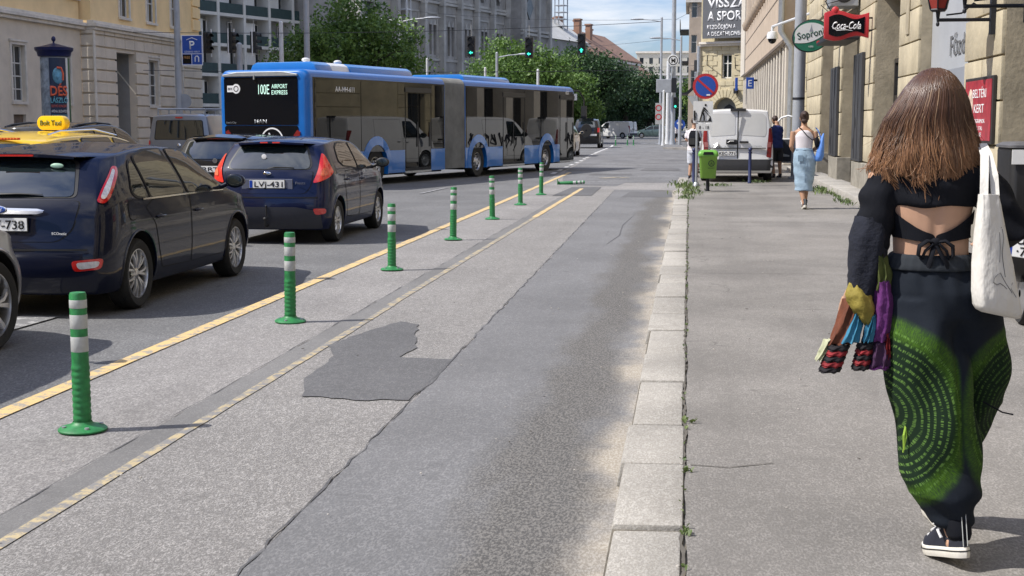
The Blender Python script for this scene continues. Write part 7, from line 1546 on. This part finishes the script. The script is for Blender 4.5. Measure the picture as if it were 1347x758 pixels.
low = t.mix(st_, (.13,.05,.02), (.42,.235,.125)); high = t.mix(st_, (.025,.011,.007), (.13,.060,.032)); t.out(t.mix(t.ramp(hgt, 1.38, 1.55), low, high)); t.b.inputs['Specular IOR Level'].default_value = .45
t2_ = NT('hair_light', .36); t2_.out(t2_.mix(t2_.noise(t2_.n('ShaderNodeTexCoord').outputs['Object'], 12, 3), (.16,.085,.045), (.36,.24,.15)))
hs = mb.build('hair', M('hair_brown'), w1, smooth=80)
mb = MB(); lt = MB()
def lock(a, part, tip, k, r0, am, fr, ph, da, curl, tgt, flat=.7, n_=15):
    pts = []; rs = []
    for q in range(n_):
        s_ = q/(n_-1); z = part+(tip-part)*s_; aa = a+da*s_*s_; v = hp(aa, z, k)
        w = am*max(0, s_-.25)**1.5*2.2; v += Vector((math.cos(z*fr+ph)*w, math.sin(z*fr*.9+ph)*w*.6-.008*max(0,s_-.6), 0))
        if s_ > .78: u = (s_-.78)/.22; v += Vector((curl*u*u, .4*abs(curl)*u*u, abs(curl)*.35*u*u))
        pts.append(v); rs.append(r0*(1-.55*s_**3)*(.45+.55*min(1,s_*5)))
    tgt.tube(pts, rs, 6, cap=False, flat=flat)
for i in range(760):   # broad smooth locks
    a = -PI/2+(-1+2*(i+g.random())/760)*1.62; ph = 4*math.sin(a*3.1)+g.normal()*.25
    tip = 1.478+.016*math.sin(a*8)+.012*math.sin(a*19+1)+.01*max(0,math.cos(a))+g.normal()*.012
    lock(a, g.uniform(1.80,1.842), tip, g.uniform(.965,1.0), g.uniform(.0030,.0052), .012, 24+4*math.sin(a*5), ph, .05*math.sin(a*17)+g.normal()*.01, g.normal()*.008+.014*math.sin(a*6), mb)
for i in range(2300):  # finer strands over them
    a = -PI/2+g.uniform(-1,1)*1.62; ph = 4*math.sin(a*3.1)+g.normal()*.45; side = max(0, math.cos(a))
    tip = 1.472+.016*math.sin(a*8)+.014*math.sin(a*19+1)+.015*side+g.normal()*.016 if g.random() > .25 else g.uniform(1.50,1.60)
    lock(a, g.uniform(1.74,1.842) if g.random() < .8 else g.uniform(1.62,1.76), tip, g.uniform(.985,1.018), g.uniform(.0009,.0020), .014, 24+4*math.sin(a*5)+g.normal()*.8, ph, .05*math.sin(a*17)+g.normal()*.03, g.normal()*.012+.014*math.sin(a*6), lt if (abs(a+PI/2) < .9 and g.random() < .08) else mb)
for i in range(90):
    a = -PI/2+g.uniform(-1,1)*1.5; lock(a, g.uniform(1.6,1.8), 1.462+g.normal()*.016, g.uniform(1.0,1.03), g.uniform(.0014,.0032), .02, 20+g.normal()*2, g.uniform(0,6), g.normal()*.05, g.normal()*.02, mb if g.random() < .85 else lt)
for i in range(26):
    a = -PI/2+g.uniform(-1,1)*1.6; z1 = g.uniform(1.5,1.75); pts = []
    for q in range(8): s_ = q/7; v = hp(a+.1*s_, z1-.16*s_, 1.02+.10*s_*g.uniform(.2,1)); v += Vector((math.sin(s_*5+i)*.004,0,0)); pts.append(v)
    mb.tube(pts, [.0007]*8, 4, cap=False)
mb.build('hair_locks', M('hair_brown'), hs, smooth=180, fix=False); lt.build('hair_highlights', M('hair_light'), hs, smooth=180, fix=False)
# white cloth bag over her right shoulder
bag = thing('tote_bag', 'white cloth tote bag with thin line drawing hanging from the woman\'s right shoulder', 'bag', (1.02, 4.70, .96))
t = NT('bag_cotton', .9); p = t.n('ShaderNodeTexCoord').outputs['Object']; t.out(t.mix(t.noise(p, 5, 5), (.60,.58,.53), (.74,.72,.68)), t.noise(t.scale(p, (1,1,.5)), 9, 4), .6, .03)
mb = MB(); rings = []
def sr(cx, cy, z, rx, ry, rot, tilt, n=36, e=.6):
    out = []
    for j in range(n):
        a = 2*PI*j/n; x = math.copysign(abs(math.cos(a))**e, math.cos(a))*rx; y = math.copysign(abs(math.sin(a))**e, math.sin(a))*ry; y += .003*math.sin(a*7+z*40); X_ = x*math.cos(rot)-y*math.sin(rot); Y_ = x*math.sin(rot)+y*math.cos(rot); out.append((cx+X_-1.02, cy+Y_-4.70, z-.96-tilt*x/.09))
    return out
for z, x0, x1, ry, tl in ((1.415,.968,1.032,.022,.0),(1.38,.966,1.040,.026,.0),(1.28,.960,1.062,.034,.002),(1.18,.956,1.088,.042,.006),(1.08,.956,1.112,.046,.012),(1.03,.960,1.128,.042,.018),(1.012,.968,1.126,.030,.020),(1.005,.985,1.115,.012,.02)): rings.append(sr((x0+x1)/2, 4.715, z, (x1-x0)/2*1.04, ry, .45, tl))
mb.loft(rings)
bg_ = mb.build('bag_body', M('bag_cotton'), bag, smooth=70); bb = bvh_of(bg_.data)
mb = MB()
for off in (0, .022):
    P_ = [(.982+off,4.70,1.41),(.985+off*.8,4.72,1.48),(.992+off*.3,4.765,1.545),(.998,4.84,1.575),(1.005+off*.4,4.93,1.53),(1.01+off,4.96,1.40)] if off == 0 else [(1.022,4.715,1.41),(1.018,4.73,1.48),(1.004,4.77,1.55),(1.0,4.84,1.582),(1.01,4.92,1.54),(1.03,4.95,1.40)]
    V = []
    for i, q in enumerate(P_):
        q = Vector(q); d = (Vector(P_[min(i+1,5)])-Vector(P_[max(i-1,0)])).normalized(); w = Vector((.95,-.3,0)).normalized()*.0135; nn = d.cross(w).normalized()*.0015
        V.append([q+w+nn-Vector((1.02,4.70,.96)), q-w+nn-Vector((1.02,4.70,.96)), q-w-nn-Vector((1.02,4.70,.96)), q+w-nn-Vector((1.02,4.70,.96))])
    mb.loft(V)
mb.build('strap', M('bag_cotton'), bag, smooth=50)
mb = MB()
def draw(pts):
    out = []
    for a, b in pts:
        h = bb.ray_cast(Vector((a-1.02, -3, b-.96)), Vector((0,1,0)))
        if h[0]: out.append(h[0]+Vector((0,-.001,0)))
    if len(out) > 1: mb.tube(out, .0011, 4)
draw([(1.045,1.30),(1.05,1.27),(1.045,1.22),(1.05,1.18),(1.058,1.14)]); draw([(1.035,1.29),(1.038,1.24),(1.036,1.19)]); draw([(1.03,1.15),(1.02,1.14),(1.015,1.125),(1.028,1.115),(1.04,1.12),(1.055,1.11),(1.065,1.10)]); draw([(1.03,1.15),(1.04,1.155),(1.048,1.14),(1.06,1.12),(1.075,1.10),(1.085,1.085)]); draw([(1.085,1.12),(1.08,1.10),(1.09,1.085),(1.10,1.07)]); draw([(1.04,1.305),(1.055,1.31)])
mb.build('line_drawing', mat('line_ink', (.08,.08,.08), .7), bg_)
# patchwork jacket over her left arm
jk = thing('patchwork_jacket', 'colourful patchwork jacket carried over the woman\'s left arm', 'jacket', (.60, 4.84, .78))
JO = (.60, 4.84, .78)
def drape(nm, pts, m, par=None, n=26, amp=.010, fr=3, flat=None):
    """folded cloth tube: pts = (x, y, z, rx, ry)"""
    mb = MB(); R2 = []
    for i, (x, y, z, rx, ry) in enumerate(pts): R2.append([(x+(rx+amp*math.sin(2*PI*j/n*fr+i*.7))*math.cos(2*PI*j/n)-JO[0], y+(ry+amp*math.sin(2*PI*j/n*fr*2+i))*math.sin(2*PI*j/n)-JO[1], z+.003*math.sin(j*1.3+i)-JO[2]) for j in range(n)])
    # denser rings for softness
    RR = []
    for a, b in zip(R2, R2[1:]):
        for k in range(4): RR.append([tuple(p+(q-p)*k/4+(.002*math.sin(k*2+jj)) for p, q in zip(u, v)) for jj, (u, v) in enumerate(zip(a, b))])
    RR.append(R2[-1]); mb.loft(RR); return mb.build(nm, m, par or jk, smooth=75)
cn = mat('cloth_navy', (.005,.007,.016), .9, 0, .2, 20, bump=.3); cy_ = mat('cloth_mustard', (.24,.19,.03), .8, 0, .3, 12, bump=.3); cp = mat('cloth_purple', (.10,.015,.12), .85, 0, .25, 12, bump=.3); cb = mat('cloth_blue', (.03,.17,.28), .8, 0, .2, 12); cr = mat('cloth_red', (.22,.015,.02), .85, 0, .3, 20); ck = mat('cloth_black', (.012,.010,.013), .9, 0, .2, 20); cbr = mat('cloth_brown', (.12,.035,.015), .9, 0, .3, 20); cl_ = mat('cloth_lining', (.42,.43,.28), .8, 0, .15, 10); co_ = mat('cloth_olive', (.06,.075,.015), .9, 0, .2, 15)
b0 = drape('jacket_body', [(.635,4.83,1.33,.055,.045),(.625,4.82,1.26,.068,.06),(.62,4.82,1.16,.066,.065),(.61,4.82,1.08,.055,.06),(.60,4.82,1.02,.042,.05)], cn, amp=.005)
drape('olive_patch', [(.66,4.80,1.20,.022,.03),(.672,4.79,1.13,.026,.03),(.67,4.79,1.08,.024,.03)], co_, b0)
drape('purple_patch', [(.672,4.785,1.11,.024,.032),(.678,4.78,1.03,.032,.036),(.675,4.78,.95,.030,.034),(.667,4.78,.90,.028,.03)], cp, b0, amp=.005)
drape('mustard_patch', [(.578,4.80,1.10,.018,.03),(.590,4.785,1.062,.042,.040),(.604,4.775,1.02,.040,.036),(.620,4.77,.975,.022,.022),(.630,4.77,.953,.006,.008)], cy_, b0, fr=2, amp=.004)
sl = drape('sleeve_left', [(.575,4.81,1.04,.026,.03),(.56,4.80,.98,.032,.035),(.54,4.79,.92,.036,.036),(.525,4.79,.885,.038,.036)], cbr, b0); drape('blue_panel', [(.59,4.785,1.0,.012,.02),(.577,4.77,.95,.024,.022),(.56,4.765,.895,.030,.026)], cb, sl)
def cuff(par, a, b, w, wa):
    a, b = Vector(a), Vector(b); k = 5
    for i in range(k):
        p0_, p1_ = a+(b-a)*i/k, a+(b-a)*(i+1)/k; drape('cuff_band', [(*p0_, w, .026), (*((p0_+p1_)/2), w+.003, .030), (*p1_, w, .026)], ck if i % 2 == 0 else cr, par, amp=.003)
cuff(sl, (.530,4.77,.885), (.497,4.76,.79), .036, 0); drape('lining_edge', [(.498,4.785,.90,.012,.02),(.482,4.78,.86,.014,.02),(.463,4.775,.828,.012,.018)], cl_, sl)
sr2 = drape('sleeve_right', [(.655,4.80,.98,.022,.03),(.645,4.79,.93,.026,.03),(.632,4.785,.89,.026,.03)], cn, b0); drape('blue_panel', [(.642,4.765,.99,.008,.012),(.632,4.755,.94,.013,.012),(.622,4.755,.90,.012,.012)], cb, sr2); cuff(sr2, (.622,4.775,.89), (.602,4.765,.80), .028, 0); drape('purple_hem', [(.668,4.78,.895,.030,.03),(.670,4.775,.85,.038,.032),(.668,4.775,.812,.036,.03)], mat('cloth_plum', (.045,.015,.05), .9, 0, .4, 8), b0); drape('pink_hem', [(.667,4.775,.815,.036,.03),(.666,4.775,.803,.037,.031)], cp, b0, amp=.003); drape('red_patch', [(.692,4.772,.93,.008,.012),(.697,4.768,.88,.012,.012),(.697,4.77,.84,.008,.012)], cr, b0)

# ---------------------------------------------------------------- woman in the light blue skirt
O2 = (2.05, 24.96, .12); w2 = thing('person', 'woman walking away in white vest top and long light blue denim skirt', 'person', O2)
J = dict(shL=(-.19,0,1.39), elL=(-.225,-.03,1.12), wrL=(-.15,.14,1.0), shR=(.19,0,1.39), elR=(.235,-.02,1.12), wrR=(.15,.15,1.02), hipL=(-.09,0,.88), knL=(-.05,-.02,.48), anL=(.02,-.16,.10), toeL=(.03,-.02,.03), hipR=(.09,0,.88), knR=(.07,.12,.48), anR=(.06,.18,.10), toeR=(.06,.33,.03))
b = human(J); b.loft([er(*r, n=24) for r in [(.03,0,.80,.12,.10),(.02,0,.90,.185,.14),(.01,0,1.0,.175,.13),(0,0,1.10,.14,.10),(0,0,1.2,.15,.105),(0,0,1.32,.165,.11),(0,0,1.40,.17,.09),(0,0,1.44,.11,.07),(0,.01,1.49,.055,.055),(0,.02,1.56,.05,.05)]]); head(b, (0,.03,1.64), .98); remesh(b, .010, 'body', M('skin_tan'), w2, 3)
mb = MB(); mb.loft([er(*r, n=32) for r in [(0,0,1.08,.152,.112),(0,0,1.2,.160,.117),(0,0,1.30,.172,.12),(0,0,1.38,.150,.11),(0,0,1.415,.115,.09)]]); mb.tube([(-.10,-.03,1.38),(-.09,0,1.455),(-.085,.06,1.38)], .018, 8); mb.tube([(.10,-.03,1.38),(.09,0,1.455),(.085,.06,1.38)], .018, 8); remesh(mb, .010, 'vest_top', mat('vest_white', (.70,.66,.68), .8, 0, .05, 8), w2, 2)
mb = MB(); mb.loft([er(*r, n=40) for r in [(0,0,1.10,.148,.115),(.0,0,1.02,.178,.14),(.02,0,.92,.203,.158),(.025,0,.80,.205,.155),(.025,.0,.66,.185,.15),(.02,.01,.52,.165,.165),(.02,.02,.40,.160,.18),(.02,.02,.35,.172,.19),(.02,.02,.33,.165,.185)]])
def dfold(co, no): x, y, z = co.T; return co+no*((np.sin(x*38+z*12)*.006+np.sin(z*34+x*14)*.005)*np.clip((1.0-z)/.2,0,1))[:,None]
remesh(mb, .011, 'skirt', mat('denim_pale', (.27,.37,.46), .85, 0, .22, 6, bump=.3), w2, 3, dfold)
mb = MB(); mb.tube([(-.145,-.075,1.07),(0,-.125,1.065),(.145,-.075,1.07)], .014, 6, flat=.5); mb.tube([(.01,-.16,1.02),(.02,-.165,.8),(.02,-.16,.5)], .004, 4); mb.b2(-.11,-.02,-.168,-.155,.86,.97) ; mb.build('waist_seam', mat('denim_seam', (.20,.29,.38), .85), w2)
mb = MB(); mb.ell((0,.012,1.66),(.082,.10,.105),20,14); mb.ell((0,-.085,1.70),(.045,.045,.045),14,10); mb.ell((0,-.04,1.58),(.06,.05,.05)); remesh(mb, .008, 'hair', mat('hair_dark', (.035,.015,.010), .5, 0, .3, 40, bump=.4), w2, 1)
shoe(w2, (.035,-.235,.05), 3, 18, cv, sw); shoe(w2, (.06,.10,.0), 0, 0, cv, sw)
hb_ = thing('handbag', 'blue shoulder bag with a black cross strap on the walking woman', 'bag', (O2[0]+.24, O2[1]-.06, O2[2]+.86))
mb = MB(); mb.loft([er(.02*k,0,z,rx,ry,n=20) for k,(z,rx,ry) in enumerate([(0,.02,.04),(.01,.06,.08),(.10,.075,.10),(.28,.055,.085),(.42,.03,.05),(.50,.012,.02)])]); mb.build('bag_body', mat('bag_blue', (.10,.24,.62), .7, 0, .2, 8, bump=.3), hb_, smooth=70)
mb = MB(); mb.tube([(.02,0,.45),(-.10,-.06,.38),(-.20,-.075,.46),(-.30,-.06,.58),(-.33,.02,.60)], .017, 6, flat=.4); mb.ell((-.02,-.05,.34),(.045,.03,.10)); mb.build('cross_strap', M('black_knit'), hb_, smooth=60); mb = MB(); mb.tube([(.06,-.0,.40),(.0,.0,.55),(-.04,.03,.60)], .012, 6); mb.build('handle', M('bag_blue'), hb_)
# ---------------------------------------------------------------- man with backpack beside the sign
O3 = (.13, 39.5, .02); m1 = thing('person', 'person in white T-shirt and shorts with a black backpack behind the sign post', 'person', O3, -35)
J = dict(shL=(-.19,0,1.42), elL=(-.24,-.03,1.16), wrL=(-.16,.16,1.10), shR=(.19,0,1.42), elR=(.24,-.02,1.16), wrR=(.18,.18,1.12), hipL=(-.10,0,.90), knL=(-.11,.03,.48), anL=(-.11,-.02,.09), toeL=(-.12,.14,.03), hipR=(.10,0,.90), knR=(.12,.02,.48), anR=(.12,.0,.09), toeR=(.13,.16,.03))
def dressed(root, J, hd, shirt, bottom, hairm, skin, hem=.50, sleeve=.5, scale=1.):
    b = human(J); b.loft([er(*r, n=24) for r in [(0,0,.84,.12,.10),(0,0,.93,.165,.12),(0,0,1.08,.14,.10),(0,0,1.3,.165,.11),(0,0,1.43,.18,.09),(0,0,1.47,.11,.07),(0,.01,1.52,.058,.058),(0,.02,1.60,.052,.052)]]); head(b, hd, 1.); remesh(b, .011, 'body', skin, root, 3)
    mb = MB(); mb.loft([er(*r, n=28) for r in [(0,0,.86,.19,.145),(0,0,1.0,.185,.14),(0,0,1.15,.175,.13),(0,0,1.32,.19,.13),(0,0,1.44,.185,.10),(0,0,1.485,.10,.075)]])
    for a, c in (('shL','elL'),('shR','elR')): A_, C_ = Vector(J[a]), Vector(J[c]); mb.tube([A_, A_+(C_-A_)*.5, A_+(C_-A_)*(sleeve+.3)], [.07,.072,.068], 14)
    remesh(mb, .011, 'shirt', shirt, root, 2, lambda co, no: co+no*(np.sin(co[:,2]*40+co[:,0]*25)*.006)[:,None])
    mb = MB(); mb.loft([er(*r, n=24) for r in [(0,0,.95,.165,.125),(0,0,.84,.19,.14),(0,0,.78,.17,.12)]])
    for a, c in (('hipL','knL'),('hipR','knR')): A_, C_ = Vector(J[a]), Vector(J[c]); mb.tube([A_, A_+(C_-A_)*.5, A_+(C_-A_)*.95], [.10,.105,.10], 16)
    remesh(mb, .011, 'shorts', bottom, root, 2)
    mb = MB(); mb.ell((hd[0],hd[1]-.012,hd[2]+.02),(.083,.10,.10),18,12); remesh(mb, .008, 'hair', hairm, root, 1)
    for a in ('anL','anR'): shoe(root, (J[a][0], J[a][1]-.05, .0), 0, 0, cv, sw)
dressed(m1, J, (0,.03,1.69), M('vest_white'), mat('shorts_white', (.55,.57,.62), .8, 0, .2, 6), M('hair_dark'), skinm)
bp = thing('backpack', 'black backpack worn by the person in white behind the sign', 'backpack', (O3[0]-.02, O3[1]-.16, O3[2]+.98), -35)
mb = MB(); mb.loft([rring(rx, ry, .05, z, cx=.06, cy=-.02) for z, rx, ry in ((0,.12,.06),(.03,.15,.09),(.2,.155,.10),(.38,.14,.085),(.46,.10,.06))]); mb.build('pack', M('black_knit'), bp, smooth=60); mb = MB(); mb.loft([rring(.11,.03,.02,z,cx=.06,cy=-.14) for z in (.06,.08,.22,.24)]); mb.build('pocket', M('black_plastic'), bp, smooth=60)
for s_ in (-.09,.09): mb = MB(); mb.tube([(.06+s_,.03,.42),(.06+s_*.9,.10,.52),(.06+s_*.8,.22,.42)], .016, 6); mb.build('strap', M('black_knit'), bp)
# ---------------------------------------------------------------- man at the open van door
O4 = (2.42, 38.5, .12); m2 = thing('person', 'man in dark blue shirt and black shorts leaning in at the open van door', 'person', O4, 25)
J = dict(shL=(-.18,.10,1.38), elL=(-.25,.30,1.20), wrL=(-.20,.48,1.25), shR=(.18,.10,1.38), elR=(.24,.28,1.15), wrR=(.16,.48,1.12), hipL=(-.10,0,.90), knL=(-.10,.05,.48), anL=(-.09,-.06,.09), toeL=(-.10,.10,.03), hipR=(.10,0,.90), knR=(.11,.02,.48), anR=(.13,-.02,.09), toeR=(.14,.14,.03))
dressed(m2, J, (0,.14,1.64), mat('shirt_blue', (.015,.03,.14), .8, 0, .2, 8), mat('shorts_dark', (.02,.02,.025), .85, 0, .2, 8), M('hair_dark'), M('skin_tan'))

# ---------------------------------------------------------------- delivery scooter at the right edge
sc = thing('delivery_scooter', 'parked black scooter with large top box and plate UVE-75 at the right edge', 'scooter', (2.58, 10.45, .12), 0)
def tyre(y, r=.24):
    mb = MB(); n = 32; mb.lathe([(r-.06,-.05),(r-.02,-.06),(r,-.03),(r,.03),(r-.02,.06),(r-.06,.05)], (0,y,r), 'x', n); w = mb.build('wheel', M('rubber'), sc, smooth=50); mb = MB(); mb.lathe([(.03,-.05),(r-.07,-.03),(r-.055,-.045)], (0,y,r), 'x', n); mb.lathe([(.03,.05),(r-.07,.03),(r-.055,.045)], (0,y,r), 'x', n); mb.build('rim', M('alloy'), w, smooth=40)
tyre(.25); tyre(1.50)
mb = MB(); mb.loft([rring(rx,ry,.06,z,cy=cy) for z, rx, ry, cy in ((.34,.10,.22,.35),(.45,.17,.34,.42),(.60,.19,.40,.45),(.72,.17,.42,.48),(.76,.13,.38,.48))]); mb.build('rear_fairing', M('black_paint'), sc, smooth=60)
mb = MB(); mb.loft([rring(.15,.36,.07,.76,cy=.52),rring(.17,.40,.08,.80,cy=.52),rring(.14,.34,.07,.85,cy=.54)]); mb.build('seat', M('black_plastic'), sc, smooth=60)
mb = MB(); mb.loft([rring(rx,ry,.05,z,cy=cy) for z, rx, ry, cy in ((.3,.14,.28,.95),(.38,.16,.30,.98),(.40,.15,.28,1.0))]); mb.tube([(0,1.22,.35),(0,1.15,.8),(0,1.05,1.05)], [.09,.08,.05], 10); mb.loft([rring(rx,.05,.04,z,cy=cy) for z, rx, cy in ((.4,.20,1.18),(.65,.22,1.16),(.95,.14,1.10),(1.05,.10,1.06))]); mb.build('front_fairing', M('black_paint'), sc, smooth=60)
mb = MB(); mb.tube([(-.34,.95,1.08),(0,1.05,1.05),(.34,.95,1.08)], .016, 8); mb.build('handlebar', M('black_plastic'), sc); 
for s_ in (-1,1): mb = MB(); mb.tube([(s_*.26,.98,1.08),(s_*.33,1.0,1.22)], .008, 6); mb.ell((s_*.34,1.0,1.27),(.07,.02,.045)); mb.build('mirror', M('black_plastic'), sc, smooth=60)
mb = MB(); mb.loft([rring(rx,ry,.05,z,cy=-.02) for z, rx, ry in ((.84,.22,.20),(.88,.265,.235),(1.33,.275,.245),(1.355,.27,.24))]); bx_ = mb.build('top_box', M('black_plastic'), sc, smooth=40)
mb = MB(); mb.loft([rring(rx,ry,.05,z,cy=-.02) for z, rx, ry in ((1.357,.285,.255),(1.375,.285,.255),(1.395,.25,.22),(1.40,.20,.18))]); mb.build('box_lid', mat('lid_grey', (.10,.10,.105), .5, 0, .15, 10), bx_, smooth=40)
for i in range(4): mb = MB(); mb.b2(-.27+i*.135,-.27+(i+1)*.135-.002,-.282,-.270,1.24,1.345); mb.build('reflective_strip', M('sign_white') if i % 2 == 0 else M('sign_red'), bx_)
mb = MB(); mb.b2(-.06,.06,-.20,.1,.76,.86); mb.tube([(0,.05,.72),(-.05,-.2,.70),(-.17,-.315,.66),(-.1,-.3,.5)], .03, 8); mb.build('rear_bracket', M('black_plastic'), sc)
mb = MB(); mb.b2(-.085,.085,-.02,.03,.72,.80); mb.build('tail_lamp', M('lamp_red'), sc, bevel=.01)
mb = MB(); mb.b2(-.12,.12,-.008,.0,-.09,.09); pl_ = mb.build('licence_plate', M('plate_white'), sc, bevel=.004); pl_.location = (-.17,-.33,.655); pl_.rotation_euler = (R(-14), R(8), 0)
text('plate_number', 'UVE', .065, M('ink_black'), pl_, (.022,-.0095,.006), width=.165, bold=.012); text('plate_number', '·751', .065, M('ink_black'), pl_, (.022,-.0095,-.078), width=.15, bold=.012); mb = MB(); mb.b2(-.117,-.084,-.0095,-.0082,-.085,.085); mb.build('blue_band', M('plate_blue'), pl_); mb = MB(); mb.b2(-.125,.125,.0,.008,-.095,.095); mb.build('plate_holder', M('black_plastic'), pl_)
mb = MB(); mb.tube([(.17,.5,.28),(.2,.1,.30),(.2,-.12,.36)], [.03,.05,.045], 12); mb.build('exhaust', M('galvanised'), sc, smooth=60); mb = MB(); mb.tube([(0,.6,.3),(-.18,.62,.02)], .012, 6); mb.build('kick_stand', M('dark_iron'), sc)
# the two people waiting at the far crossing
for (x, y, c, lb) in ((-1.0,112.5,'vest_white','tiny figure in pale clothes waiting among the far crossing poles'), (.6,113,'shirt_blue','tiny figure in dark clothes at the right of the far crossing poles')):
    J = dict(shL=(-.19,0,1.42), elL=(-.24,0,1.14), wrL=(-.24,.08,.9), shR=(.19,0,1.42), elR=(.24,0,1.14), wrR=(.24,.08,.9), hipL=(-.10,0,.90), knL=(-.11,.03,.48), anL=(-.11,-.02,.09), toeL=(-.12,.14,.03), hipR=(.10,0,.90), knR=(.12,.02,.48), anR=(.12,.0,.09), toeR=(.13,.16,.03))
    f = thing('person', lb, 'person', (x, y, .0)); dressed(f, J, (0,.03,1.69), M(c), M('shorts_dark'), M('hair_dark'), skinm)
